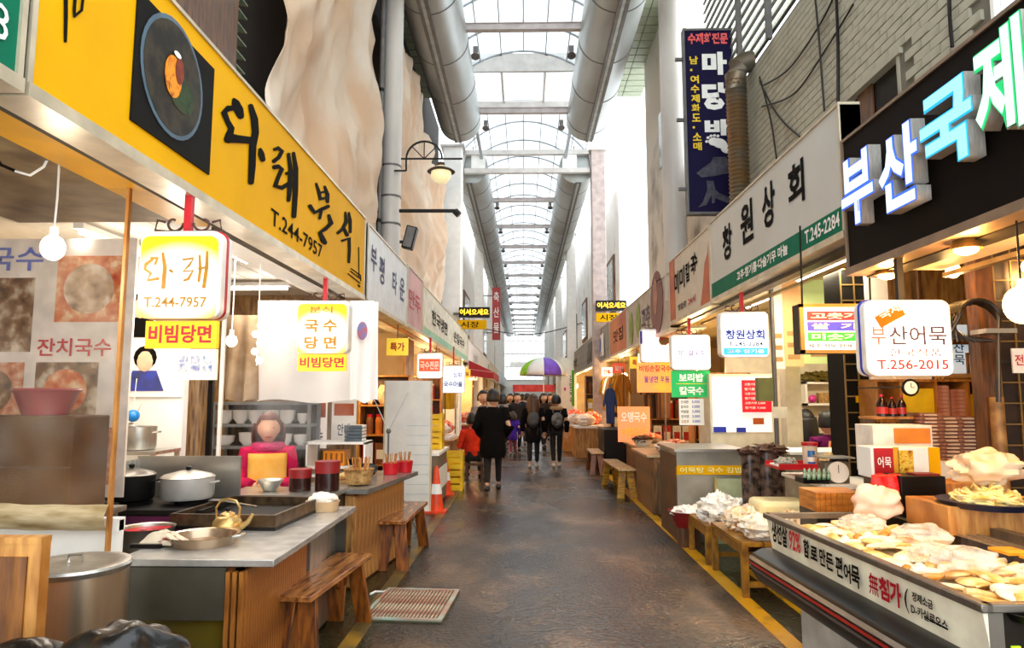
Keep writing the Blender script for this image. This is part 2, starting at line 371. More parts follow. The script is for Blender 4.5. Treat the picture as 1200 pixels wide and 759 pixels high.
for i, (a, c, z0, z1) in enumerate(((w0, w1, wz0, wz1), W2)):
    wn = struct(bx(X_B + .05, a, z0, X_B + .09, c, z1).build('window_%d' % (i + 2), pm('dark_pane', '120f0d', rough=.15)), 'dark sliding window in the brick wall' if i == 0 else 'window with a pale pane at the near end of the brick wall')
    f = MB().box(X_B - .02, a - .05, z1 - .01, X_B + .05, c + .05, z1 + .04).box(X_B, a, z0, X_B + .05, a + .03, z1).box(X_B, c - .03, z0, X_B + .05, c, z1)
    f.build('window_frame', brickm if i == 0 else white, wn)
    bx(X_B + .03, c - .35 if i == 0 else (a + c) / 2, z0, X_B + .045, c - .12 if i == 0 else c - .05, z1).build('shutter_panel', dark_wood if i == 0 else em('lit_pane', 'dfe8f0', .8), wn)
# louvred translucent screen above the brick wall
lw = struct(MB().box(X_B + .05, 2.6, BT, X_B + .12, y1b + 1.6, BT + .08).build('wall_right_louvre', iron_grey), 'louvred screen above the brick wall')
slat = MB().hexa([(0, 2.6, 0), (.05, 2.6, .14), (.05, y1b + 1.6, .14), (0, y1b + 1.6, 0), (.006, 2.6, 0), (.056, 2.6, .14), (.056, y1b + 1.6, .14), (.006, y1b + 1.6, 0)]).mesh('louvre', trans_cloth('pale_louvre', 'eef0e4', 'fbfcf4'))
sedge = bx(-.006, 2.6, -.012, .03, y1b + 1.6, .004).mesh('louvre_edge', iron_grey)
for k in range(26): sl_ = part('louvre', slat, lw, (X_B, 0, BT + .1 + k * .15)); part('louvre_edge', sedge, sl_)
pst = cbx(0, 0, 0, .06, .06, 3.5).mesh('post', iron_grey)
for y in (3.2, 4.2, 5.2, 6.2, 7.2, 8.2): part('post', pst, lw, (X_B - .04, y, BT))
# building piece beyond the column
plane_struct('wall_right_building', 'stained upper wall with a small dark window beyond the right column', wall_dirty, 2.7, 12.0, 2.9, 3.0, 14.6, 9)
plane_struct('window_4', 'small dark window in the stained wall', pm('dark_pane', '120f0d'), 2.68, 12.7, 6.0, 2.72, 13.1, 7.1)
plane_struct('wall_right_block', 'grey block wall behind the upright sign', wall_dirty, 2.9, y1b + .05, 2.9, 3.1, 12.0, 5.2)
# eaves soffits with tiled grid
for nm, xa, xb, y0, y1 in (('ceiling_5', 1.95, 2.9, 2.5, 16.2), ('ceiling_6', -2.6, -1.95, 2.5, 16.2)):
    r = plane_struct(nm, 'slatted eaves soffit', pm('soffit_joint', '6a7264', rough=.6), xa, y0, 8.92, xb, y1, 9.0)
    n = 46; dm = cbx(0, 0, 0, (xb - xa) / 2 - .02, (y1 - y0) / n - .035, .02).mesh('soffit_panel', pm('pale_green_soffit', 'aeb79c', rough=.5, var=.1))
    for k in range(n):
        for j in (0, 1): part('soffit_panel', dm, r, (xa + (xb - xa) * (j + .5) / 2, y0 + (y1 - y0) * (k + .5) / n, 8.905))
# flat roofs closing the sides above the stalls (added so outside light does not flood in)
plane_struct('ceiling_7', 'flat roof added over the left stalls to shut out daylight', wall_dirty, -4.35, -1, 2.82, -2.0, YEND, 2.88)
plane_struct('ceiling_8', 'flat roof added over the right stalls to shut out daylight', wall_dirty, 2.4, -1, 2.94, 5.15, YEND, 3.0)

# ================================================================ ROOF
roof = struct(bx(-1.28, 0, 8.55, -1.2, YEND, 8.67).build('ceiling', pm('roof_steel', 'a4a9ae', rough=.5, metal=.1)), 'glazed barrel vault of the arcade')
rs = MC['roof_steel']; glass = thin('roof_glazing', 'dfeef2', .3, rough=.2)
bx(1.2, 0, 8.55, 1.28, YEND, 8.67).build('purlin', rs, roof)
VR = 2.3; VC = 7.5
NS = 8; A0 = math.asin(1.24 / VR) * 1.65
def vp(t, r=VR): a = -A0 + 2 * A0 * t; return (r * math.sin(a), VC + r * math.cos(a))
ribm = MB().tube([(vp(i / 18)[0], 0, vp(i / 18)[1]) for i in range(19)], .028, 6).mesh('roof_rib', rs)
panes = []
for i in range(NS):
    a, c = vp((i + .015) / NS), vp((i + .985) / NS); m_ = vp((i + .5) / NS)
    q = MB(); 
    for p, r_ in ((a, m_), (m_, c)): q.hexa([(p[0], -.6, p[1]), (r_[0], -.6, r_[1]), (r_[0], .6, r_[1]), (p[0], .6, p[1]), (p[0], -.6, p[1] + .01), (r_[0], -.6, r_[1] + .01), (r_[0], .6, r_[1] + .01), (p[0], .6, p[1] + .01)])
    panes.append(q.mesh('glass_pane', glass))
def vault(y0, y1, step, nind):
    n = int(round((y1 - y0) / step)); st = MB(); any_ = False
    for k in range(n + 1):
        y = y0 + k * step; part('roof_rib', ribm, roof, (0, y, 0))
        if k == n: break
        if k < nind:
            for pm_ in panes: o = part('glass_pane', pm_, roof, (0, y + step / 2, 0)); o.scale = (1, step / 1.24, 1)
        else:
            any_ = True
            for i in range(NS):
                a, c = vp((i + .015) / NS), vp((i + .985) / NS)
                st.hexa([(a[0], y + .02, a[1]), (c[0], y + .02, c[1]), (c[0], y + step - .02, c[1]), (a[0], y + step - .02, a[1]), (a[0], y + .02, a[1] + .01), (c[0], y + .02, c[1] + .01), (c[0], y + step - .02, c[1] + .01), (a[0], y + step - .02, a[1] + .01)])
    if any_: o = st.build('roof_glazing', glass, roof); o['kind'] = 'stuff'
    for i in range(NS + 1):
        a = vp(i / NS, VR - .02); MB().cyl((a[0], y0, a[1]), (a[0], y1, a[1]), .016, n=6).build('purlin', rs, roof)
vault(5.6, 15.6, 1.25, 8)
vault(18.3, YEND, 1.5, 8)
# raised clerestory between the two vaults
cl = MB()
cl.box(-1.7, 15.6, 9.3, 1.7, 15.68, 9.75)
cl.build('clerestory_beam', pm('pale_steel', 'c9c4bf', rough=.45, var=.1), roof)
ps = MC['pale_steel']
panel = cbx(0, 0, 0, 1.05, .5, .02).mesh('clerestory_pane', thin('frosted_sheet', 'f2f6f8', .45, rough=.5))
for i in range(3):
    for j in range(5): part('clerestory_pane', panel, roof, (-1.1 + 1.1 * i, 15.95 + j * .52, 9.72))
for x in (-1.65, -.55, .55, 1.65): bx(x - .03, 15.6, 9.68, x + .03, 18.4, 9.76).build('purlin', ps, roof)
bx(-1.7, 18.25, 9.55, 1.7, 18.33, 9.75).build('clerestory_beam', ps, roof)
# crossbeams
cbm = MB().box(-1.1, -.04, -.055, 1.1, .04, .055).box(-1.1, -.06, .055, 1.1, .06, .07).box(-1.1, -.06, -.07, 1.1, .06, -.055).mesh('crossbeam', pm('beam_steel', 'b5aaa6', rough=.45, metal=.1, var=.15))
flm = MB().box(-.05, -.06, -.2, .05, .06, -.08).cyl((0, 0, -.2), (.0, -.05, -.3), .05, .09).mesh('floodlight', iron_grey)
y = 8.35
while y < YEND - 2:
    if abs(y - 19.6) > .6:
        part('crossbeam', cbm, roof, (0, y, 8.42))
        if y > 12:
            for x in (-.98, .98): part('floodlight', flm, roof, (x, y + 1.2, 8.75))
    y += 3.75
# end gable
gb = struct(bx(-5, YEND, 0, 5.5, YEND + .2, 3.4).build('wall_back', white), 'far end wall of the arcade')
for x in [-2.6 + .65 * i for i in range(9)]: bx(x - .03, YEND - .05, 3.4, x + .03, YEND + .05, 10).build('mullion', ps, gb)
for z in (3.4, 4.9, 6.4, 7.9): bx(-2.7, YEND - .06, z, 2.7, YEND + .06, z + .12).build('transom', ps, gb)
gp = cbx(0, 0, 0, .58, .02, 1.38).mesh('window_pane', thin('gable_glass', 'e6f0f4', .3, rough=.2))
for i in range(8):
    for j in range(3): part('window_pane', gp, gb, (-2.275 + .65 * i, YEND, 3.52 + 1.5 * j))
bx(-1.6, YEND - .4, 4.9, 1.6, YEND - .3, 5.5).build('notice_board', white, gb)

# ---- columns, frames
def column(label, x, y, r, z0=0, z1=8.8, square=False, m=None, cuffs=()):
    t = thing('column', label, 'column', (x, y, z0))
    m = m or pm('column_paint', 'cfc8c0', rough=.4, var=.15, scale=2, stretch=(1, 1, .3))
    h = z1 - z0
    if square: cbx(0, 0, 0, 2 * r, 2 * r, h).build('shaft', m, t, bevel=.02)
    else: MB().cyl((0, 0, 0), (0, 0, h), r, n=24).build('shaft', m, t)
    for z in cuffs: MB().cyl((0, 0, z - z0), (0, 0, z - z0 + .03), r + .008, n=24).build('cuff', iron_grey, t)
    cbx(0, 0, h - .06, 2.6 * r, 2.6 * r, .06).build('cap_plate', ps, t)
    return t
pL = WX(459, 250, -2.0)
column('thick round pale pipe column rising behind the left signs, with lamp arm', -2.02, pL.y, .15, 2.9, cuffs=(WX(459, 195, -2.0).z, WX(459, 232, -2.0).z, WX(459, 265, -2.0).z))
t = thing('drain_pipe', 'slim dark pipe running up left of the thick left column', 'pipe', (-2.13, pL.y - .3, 2.9)); MB().cyl((0, 0, 0), (0, 0, 5.6), .035, n=10).build('pipe', iron_grey, t)
for z in (1.2, 3.2, 4.8): MB().cyl((0, 0, z), (0, 0, z + .05), .045, n=10).build('clamp', black, t)
pR = WX(790, 250, 2.35)
column('thick round pale column on the right beside the purple upright sign', 2.36, pR.y, .18, 3.02)
column('square white column on the left past the globe lamp', -2.05, 19.3, .27, square=True, m=white)
column('square grey-pink column on the right beside the open white gap', 2.18, 19.6, .2, square=True, m=pm('pinkish_paint', 'b5a49e', rough=.6))
for i, y in enumerate((30, 41, 52, 63)):
    column('white column %s in the far left row' % ['nearest', 'second nearest', 'third', 'farthest'][i], -2.0, y, .2, square=True, m=white)
    column('pale column %s in the far right row' % ['nearest', 'second nearest', 'third', 'farthest'][i], 2.1, y, .2, square=True, m=white)
t = thing('portal_frame', 'double white beam frame with corner panels spanning the arcade at the second columns', 'frame', (0, 19.6, 8.12))
bx(-1.75, -.08, 0, 1.95, .08, .14).build('lower_beam', ps, t); bx(-1.75, -.08, .56, 1.95, .08, .7).build('upper_beam', ps, t)
for x in (-1.55, 1.15): bx(x, -.03, .14, x + .42, .0, .56).build('corner_panel', white, t)
for s, x in ((1, -1.75), (-1, 1.95)): MB().cyl((x, 0, .6), (x - s * .25, 0, -.9), .04, n=8).build('brace', ps, t)

# ---- ducts
def duct(label, sx, y0, y1):
    t = thing('air_duct', label, 'duct', (sx * 1.58, y0, 8.38)); L = y1 - y0
    dm = pm('duct_metal', 'b9c0c0', rough=.38, metal=.45, h2='8d8a80', scale=1, stretch=(1, .3, 1))
    MB().cyl((0, 0, 0), (0, L, 0), .52, n=40).build('shell', dm, t)
    for s in (-1, 1): fixn(MB().hexa([(s * .06 - .03 + sx * .04, 0, -.545), (s * .06 + .03 + sx * .04, 0, -.545), (s * .06 + .03 + sx * .04, L, -.545), (s * .06 - .03 + sx * .04, L, -.545), (s * .06 - .03 + sx * .04, 0, -.49), (s * .06 + .03 + sx * .04, 0, -.49), (s * .06 + .03 + sx * .04, L, -.49), (s * .06 - .03 + sx * .04, L, -.49)]).build('rail', iron_grey, t))
    bx(sx * .04 - .06, 0, -.535, sx * .04 + .06, L, -.49).build('base_strip', pm('duct_strip', 'aab0a8', rough=.4, metal=.2), t)
    rm = MB().cyl((0, -.012, 0), (0, .012, 0), .528, n=40).mesh('seam', iron_grey)
    k = 1.2
    while k < min(L, 30): part('seam', rm, t, (0, k, 0)); k += 1.75
    hg = MB().box(-.02, -.02, 0, .02, .02, .5).mesh('hanger', iron)
    for k in range(1, int(min(L, 16)), 3): part('hanger', hg, t, (0, k, .5))
duct('large round metal duct under the roof, near left', -1, 2.5, 16.4)
duct('large round metal duct under the roof, near right', 1, 2.5, 16.4)
duct('long round duct receding on the left beyond the portal frame', -1, 19.75, YEND - 6)
duct('long round duct receding on the right beyond the portal frame', 1, 19.75, YEND - 6)

# ---- tarpaulins
tarp = trans_cloth('beige_tarpaulin', 'e6c4a2', 'fbf0e0', 1.1)  # tan patches of the ramp put brown fold shading into the cloth colour
def tarpaulin(label, y0, y1, z0, z1, x=-2.24, seed=0):
    def fn(u, v):
        y = y0 + (y1 - y0) * u; z = z1 + (z0 - z1) * v
        q = noise.noise(Vector((u * 3 + seed, v * 2.6 + u * 2, seed))) * .3 + (1 - abs(noise.noise(Vector((u * 4 - v * 3 + seed, v * 2, 9 + seed)))) * 3) * .09 + (1 - abs(noise.noise(Vector((u * 7 + v * 6 + seed, v * 4 - u * 3, 4 + seed)))) * 4) * .035 + noise.noise(Vector((u * 9 + v * 4 + seed, v * 2.5, 2 + seed))) * .07 + .03 * abs(math.sin(u * 17 + v * 7 + seed)) + .025 * abs(noise.noise(Vector((u * 20, v * 9 - u * 6, seed)))) * 2
        return (min(max(x + q, -2.43), -1.86), y + .1 * math.sin(v * 9 + seed) * (0.5 - u), z)
    t = MB().grid(fn, 70, 90).build('tarpaulin', tarp, solid=.004)
    tag(t, label, 'tarpaulin'); return t
tarpaulin('large crumpled beige tarpaulin sheet hanging above the yellow sign', 5.45, pL.y - .42, 2.95, 7.82, seed=1)
tarpaulin('tall beige tarpaulin sheet hanging behind the globe lamp', pL.y + .3, 13.6, 3.0, 7.82, seed=5)
tarpaulin('narrower draped beige tarpaulin beside the square white column', 13.8, 18.7, 3.2, 7.4, seed=9, x=-2.3)

# ================================================================ SHOP SIGNS ALONG THE STREET
XL = -1.7; XR = 2.2
def fascia(label, side, ya, yb, z0, z1, m, edge=None, depth=.14, X=None, lip=True, group=None):
    s = 1 if side == 'left' else -1; X = X if X is not None else (XL if side == 'left' else XR)
    t = thing('shop_sign', label, 'sign', (X, (ya + yb) / 2, z0), group=group); L = (yb - ya) / 2; H = z1 - z0
    a, c = sorted((0, -s * depth)); bx(a, -L, 0, c, L, H).build('board', m, t)
    if lip: a, c = sorted((s * .02, -s * depth)); bx(a, -L, -.05, c, L, 0).build('edge_trim', edge or pm('aluminium_trim', 'c9bda4', rough=.35, metal=.4), t)
    a, c = sorted((s * .012, -s * depth)); 
    for y in (-L, L - .025): bx(a, y, 0, c, y + .025, H).build('edge_trim', edge or MC['aluminium_trim'], t)
    bx(a, -L, H, c, L, H + .02).build('edge_trim', edge or MC.get('aluminium_trim'), t)
    return t
def stroke(pts, X, base, out, ext=.004, plane='x'):
    "brush stroke traced as (px, py, half width px) on the sign plane; returns polygon geometry into out"
    P = [(Vector((a, b_)), w_) for a, b_, w_ in pts]; q = []
    for i, (p, w_) in enumerate(P):
        d = (P[min(i + 1, len(P) - 1)][0] - P[max(i - 1, 0)][0]).normalized(); q.append((p, Vector((-d.y, d.x)), w_ * .88, d))
    p, n, ww, d = q[0]; q.insert(0, (p - d * ww * .6, n, ww * .5, d)); p, n, ww, d = q[-1]; q.append((p + d * ww * .6, n, ww * .5, d))
    vs = []
    PL = (lambda v: WX(v.x, v.y, X)) if plane == 'x' else (lambda v: WY(v.x, v.y, X))
    for p, n, ww, d in q: vs += [PL(p + n * ww) - base, PL(p - n * ww) - base]
    sgn = 1 if X < 0 else -1; o = Vector((sgn * ext, 0, 0)) if plane == 'x' else Vector((0, -ext, 0)); N = len(vs)
    vv = [v + o * .3 for v in vs] + [v + o for v in vs]; fs = []
    for i in range(0, N - 2, 2): fs += [(N + i, N + i + 2, N + i + 3, N + i + 1), (i, i + 1, i + 3, i + 2), (i, i + 2, N + i + 2, N + i), (i + 1, N + i + 1, N + i + 3, i + 3)]
    fs += [(0, N, N + 1, 1), (N - 2, N - 1, 2 * N - 1, 2 * N - 2)]
    out.add(vv, fs)

# -- yellow noodle shop sign
yz0 = WX(427, 347, XL).z; yz1 = WX(427, 256, XL).z; ys0 = WX(31, 60, XL).y; ys1 = WX(427, 300, XL).y
t = fascia('long yellow shop sign with black brush lettering and a noodle bowl photo', 'left', ys0, ys1, yz0, yz1, yellow)
B = Vector(t.location); S = .012
ZK = .0008
def Y5(x, y): return (230 + x / 3.795, y / 3.795)
def Y6(x, y): return (230 + x / 3.45, 180 + y / 3.45)
letters = [  # each list one written character
 [[(*Y5(165, 440), 2), (*Y5(172, 455), 5), (*Y5(188, 490), 6), (*Y5(198, 520), 4)], [(*Y5(172, 478), 3), (*Y5(140, 482), 4), (*Y5(122, 500), 4), (*Y5(138, 540), 3.2), (*Y5(155, 570), 4), (*Y5(145, 600), 5), (*Y5(138, 625), 5)], [(*Y5(140, 612), 6.5), (*Y5(185, 618), 5.2), (*Y5(255, 625), 4.5)],
  [(*Y5(240, 468), 3), (*Y5(258, 530), 4.5), (*Y5(262, 590), 4.5), (*Y5(250, 650), 4.5), (*Y5(247, 740), 4.5), (*Y6(220, 118), 3.6)], [(*Y5(283, 662), 2), (*Y5(288, 685), 4), (*Y5(296, 712), 3.2)]],
 [[(*Y5(345, 665), 2), (*Y5(362, 658), 2.6), (*Y5(380, 672), 3), (*Y5(365, 700), 2.6), (*Y5(342, 718), 2.6)], [(*Y6(312, 55), 3), (*Y6(330, 52), 3), (*Y6(345, 62), 3), (*Y6(330, 95), 2.6), (*Y6(318, 130), 3.4), (*Y6(345, 138), 3), (*Y6(378, 118), 2.6)],
  [(*Y6(372, 0), 2), (*Y6(380, 60), 2.6), (*Y6(378, 130), 3), (*Y6(372, 190), 2.4)], [(*Y6(392, -4), 2), (*Y6(402, 60), 3), (*Y6(400, 150), 3.4), (*Y6(394, 255), 3)], [(*Y6(362, 80), 2), (*Y6(398, 74), 2)]],
 [[(*Y6(484, 120), 1.4), (*Y6(494, 150), 2), (*Y6(500, 178), 2)], [(*Y6(518, 132), 1.6), (*Y6(530, 165), 2.6), (*Y6(530, 195), 2.2)], [(*Y6(492, 160), 1.4), (*Y6(526, 152), 1.4)], [(*Y6(498, 184), 1.6), (*Y6(530, 176), 1.6)], [(*Y6(458, 210), 2.6), (*Y6(478, 238), 2.4), (*Y6(505, 225), 2.4), (*Y6(535, 212), 2.2)], [(*Y6(505, 232), 1.8), (*Y6(498, 262), 1.8)], [(*Y6(535, 248), 1.8), (*Y6(546, 280), 2.8), (*Y6(520, 305), 2.6), (*Y6(500, 318), 2.6), (*Y6(512, 348), 3.4), (*Y6(522, 362), 2.4)]],
 [[(*Y6(602, 236), 1.2), (*Y6(606, 275), 2.6), (*Y6(590, 305), 2.2), (*Y6(570, 322), 1.8)], [(*Y6(596, 300), 1.6), (*Y6(610, 330), 2.4)], [(*Y6(616, 238), 1.4), (*Y6(622, 270), 2), (*Y6(622, 318), 1.8)], [(*Y6(588, 352), 1.6), (*Y6(618, 342), 2.4), (*Y6(619, 390), 1.8), (*Y6(616, 440), 1.6)]],
 [[(76.5, -10, 2.2), (76.5, 20, 2.2), (76, 49, 1.6)], [(88, -10, 1.6), (86.5, 10, 1.8), (86.5, 20, 1.2)], [(86.5, 19, 1.6), (95, 12, 1.6), (96.5, 0, 1.4), (97, -8, 1.4)]],
]
for L_ in letters:
    q = MB()
    for kk, st in enumerate(L_): stroke(st, XL + .003 + kk * ZK, B, q)
    fixn(q.build('brush_letter', ink, t))
q = MB()
for st in ([(*Y6(656, 378), .5), (*Y6(657, 500), .5)], [(*Y6(625, 464), .6), (*Y6(664, 492), .6)], [(*Y6(622, 474), .6), (*Y6(664, 506), .6)], [(*Y6(612, 484), .6), (*Y6(662, 524), .6)], [(*Y6(654, 530), 1), (*Y6(660, 538), 1)], [(*Y6(664, 492), .5), (*Y6(664, 515), .5)]): stroke(st, XL + .003, B, q)
fixn(q.build('corner_mark', ink, t))
A_ = WX(*Y6(300, 285), XL + .004); B_ = WX(*Y6(508, 425), XL + .004)
text('T.244-7957', ink, t, Vector((XL + .005, A_.y, (A_.z + B_.z) / 2)) - B, B_.y - A_.y, .115, 'left', offset=.012)
pa = WX(151, 137, XL); pb = WX(243.5, 203, XL); ptop = WX(243.5, 75, XL).z
ph = bx(.002, pa.y - B.y, (pa.z + pb.z) / 2 - B.z - .01, .01, pb.y - B.y, ptop - B.z).build('bowl_photo', blackm, t)
bc = WX(201, 92, XL); cy = bc.y - B.y; cz = bc.z - B.z
Rt = Matrix.Rotation(PI / 2, 4, 'Y'); rb = .29
def disc(nm, r1, r0, m, cy_, cz_, x, sc=(1, 1), par=ph):
    q = MB().lathe([(r0, 0), (r1, 0), (r1, .002), (r0, .002)], 32, Matrix.Translation((x, cy_, cz_)) @ Matrix.Diagonal((1, sc[0], sc[1], 1)) @ Rt)
    return q.build(nm, m, par)
disc('bowl_rim_print', rb, .0, pm('bowl_blue_print', '4a6274', rough=.5), cy, cz, .012)
disc('broth_print', rb - .022, .0, food('broth_print', ['14130f', '241f17', '3a3122', '20251e'], 9, .5, 0), cy, cz, .0145)
disc('greens_print', .1, 0, food('greens_print', ['1a2a14', '2c4420', '3a2a1c'], 20, .5, 0), cy + .07, cz - .05, .017, (1.2, .9))
disc('egg_print', .085, 0, food('egg_print', ['c86a10', 'f09a20', '8a3010'], 25, .5, 0), cy - .02, cz + .0, .0195, (.9, 1.2))
disc('meat_print', .05, 0, food('meat_print', ['5a1a10', '8a3a20'], 25, .5, 0), cy + .03, cz + .05, .022, (.8, 1.3))
disc('radish_print', .02, 0, white, cy + .0, cz + .12, .024, (1.6, .7))

# small green number sign at the very near end
t = fascia('green shop sign with a white number at the left edge', 'left', ys0 - 1.6, ys0 - .02, yz0, yz1, green)
q = bx(.001, -.8, .42, .006, .8, yz1 - yz0).build('upper_band', white, t)
A_ = WX(2, 52, XL + .004); text('8', white, t, Vector((XL + .008, ys0 - .17, A_.z + .01)) - Vector(t.location), .075, .12, 'left', offset=.0)

# -- next signs on the left
s2a, s2b = WX(430, 300, XL).y, WX(477, 330, XL).y
wsign = pm('white_sign_vinyl', 'd3d6d8', rough=.4, var=.08)
t = fascia('white shop sign with navy letters, next after the yellow one', 'left', s2a, s2b, yz0 - .02, yz1 - .02, wsign); B = Vector(t.location)
navy = pm('navy_ink', '2b2f5e', rough=.6)
for ch, xa, xb, yt, yb in (('부', 434, 441, 288, 318), ('평', 444, 450, 300, 333), ('타', 459.5, 464.5, 318, 345), ('운', 468, 473.5, 325, 352)):
    a, c = WX(xa, yb, XL), WX(xb, yb, XL); tp = WX((xa + xb) / 2, yt, XL).z; bt = WX((xa + xb) / 2, yb, XL).z
    text(ch, navy, t, Vector((XL + .005, a.y, bt)) - B, c.y - a.y, tp - bt, 'left', offset=.02)
s3b = WX(495, 350, XL).y
t = fascia('faded pink banner sign with red print, third on the left', 'left', s2b + .03, s3b, yz0, yz1 + .02, pm('faded_pink_print', 'd9a9a4', rough=.6, h2='b98a8c', scale=2))
text('만두', pm('red_ink', 'c0202a', rough=.6), t, (.006, -.6, .25), 1.1, .3, 'left')
s4b = WX(548, 390, XL).y
t = fascia('long pale shop sign with small dark letters above a green strip, fourth on the left', 'left', s3b + .03, s4b, yz0, yz1 - .02, pm('ivory_sign', 'd9d5c2', rough=.5))
L = (s4b - s3b) / 2
bx(.001, -L, .0, .008, L, .13).build('green_strip', pm('mint_strip', '8fc0a0', rough=.5), t)
text('한국냉면', ink, t, (.008, -L * .75, .27), L * .55, .28, 'left'); text('손칼국수', ink, t, (.008, L * .1, .27), L * .65, .28, 'left')
yy = s4b + .05
for lab, ln, m in (('plain white shop sign over the red awning', 6.5, white), ('white shop sign with a green mark, beyond the red awning', 7, white), ('cream shop sign far down the left row', 9, cream), ('farthest pale shop sign of the left row', 22, wsign)):
    t = fascia(lab, 'left', yy, yy + ln, yz0 - .1, yz1 - .15, m)
    if 'green mark' in lab: text('김', pm('bright_green', '18a850', rough=.5), t, (.008, 1.5, .2), 1.2, .4, 'left', offset=.04)
    else: text('상회', pm('pale_print', 'a8b0b8', rough=.5), t, (.008, -1, .2), 2, .3, 'left')
    yy += ln + .05

# -- right signs
gz0 = WX(834, 351, XR).z; gz1 = WX(833, 262, XR).z; gy0 = WX(990, 240, XR).y; gy1 = WX(833, 300, XR).y
gw = pm('grey_white_sign', 'c3c1b9', rough=.45, var=.07, scale=1)
t = fascia('long white shop sign with black letters over a green phone strip', 'right', gy0, gy1, gz0, gz1, gw); B = Vector(t.location); L = (gy1 - gy0) / 2
bx(-.008, -L, 0, -.001, L, .175).build('green_strip', green, t)
def rt(ch, xa, xb, yt, yb, m, X=XR, tt=None, BB=None, **k):
    a, c = WX(xa, yb, X), WX(xb, yb, X); xm = (xa + xb) / 2; tp = WX(xm, yt, X).z; bt = WX(xm, yb, X).z
    text(ch, m, tt, Vector((X - .006, a.y, bt)) - BB, a.y - c.y, tp - bt, 'right', **k)
for a in (('창', 848, 859, 262, 304), ('원', 869, 884, 235, 284), ('상', 894.5, 910, 213, 266), ('회', 925, 944.5, 189, 240)): rt(*a, ink, tt=t, BB=B, offset=.03)
text('고추·참기름·다슬기무 마늘', white, t, (-.012, WX(865, 330, XR).y - B.y, .045), WX(865, 330, XR).y - WX(925, 300, XR).y, .1, 'right', offset=.03)
text('T.245-2284', white, t, (-.012, WX(945, 280, XR).y - B.y, .045), WX(945, 280, XR).y - WX(986, 260, XR).y, .105, 'right', offset=.02)
ny1 = WX(785, 330, XR).y
nsign = pm('beige_noodle_sign', 'd0c4b0', rough=.5, var=.06)
t = fascia('beige noodle shop sign with dark slanted letters and orange swirls', 'right', gy1 + .02, ny1, gz0 - .02, gz1 - .02, nsign); B = Vector(t.location)
for ch, xa, xb, yt, yb in (('미', 791, 796, 318, 345), ('미', 797, 803, 312, 338), ('칼', 804, 809, 307, 330), ('국', 810, 814.5, 300, 323), ('수', 812, 818, 295, 318)): rt(ch, xa, xb, yt, yb, ink, tt=t, BB=B, offset=.03)
text('영업중', ink, t, (-.008, .6, .1), .5, .09, 'right'); text('24시', MC['red_ink'], t, (-.008, 0, .1), .4, .1, 'right')
org = pm('orange_print', 'c8641e', rough=.5, h2='a03c14', scale=3)
L = (ny1 - gy1) / 2
q = MB(); q.prism([(-L, 0), (-L + .5, 0), (-L + .35, .25), (-L + .25, .5), (-L + .1, .6), (-L + .02, .85), (-L, .9)], .002, .008, Matrix.Rotation(-PI / 2, 4, 'Y') @ Matrix.Rotation(0, 4, 'X') @ Matrix(((0, 1, 0, 0), (1, 0, 0, 0), (0, 0, 1, 0), (0, 0, 0, 1))))
fixn(q.build('orange_swirl', org, t))
q = MB().box(-.01, L - .35, 0, -.002, L, gz1 - gz0); q.build('orange_swirl', org, t)
py1 = WX(715, 380, XR).y
t = fascia('orange and grey shop sign with green peppers and a brown bowl disc', 'right', ny1 + .02, py1, gz0 - .1, gz1 - .15, pm('grey_print', 'b4aa9e', rough=.5)); L = (py1 - ny1) / 2
bx(-.008, L * .25, 0, -.001, L, gz1 - gz0 - .05).build('orange_panel', pm('amber_print', 'd07a28', rough=.5, h2='a84a1c', scale=1), t)
for k, (yv, zv) in enumerate(((.05 * L, .36), (-.2 * L, .42))):
    MB().ball((-.008, yv, zv), .008, .26, .33, 14, 8, .35, 2, k).build('pepper_print', pm('pepper_green_print', '5d7a14', rough=.5, h2='93a51e', scale=6), t)
q = MB().lathe([(.001, 0), (.52, 0), (.52, .008), (.001, .008)], 36, Matrix.Translation((-.012, -L * .72, .52)) @ Rt); q.build('brown_disc', pm('maroon_print', '6e2a20', rough=.5), t)
q = MB().lathe([(.001, 0), (.2, 0), (.2, .008), (.001, .008)], 24, Matrix.Translation((-.018, -L * .7, .62)) @ Matrix.Diagonal((1, .8, 1.5, 1)) @ Rt); q.build('bowl_print', pm('tan_print', 'b07850', rough=.5, h2='7a4a30'), t)
text('고추', pm('plum_ink', '4a3040'), t, (-.008, -L * .3, .2), .9, .4, 'right', offset=.03); text('맛집', ink, t, (-.012, L * .8, .25), 1.6, .3, 'right')
yy = py1 + .1
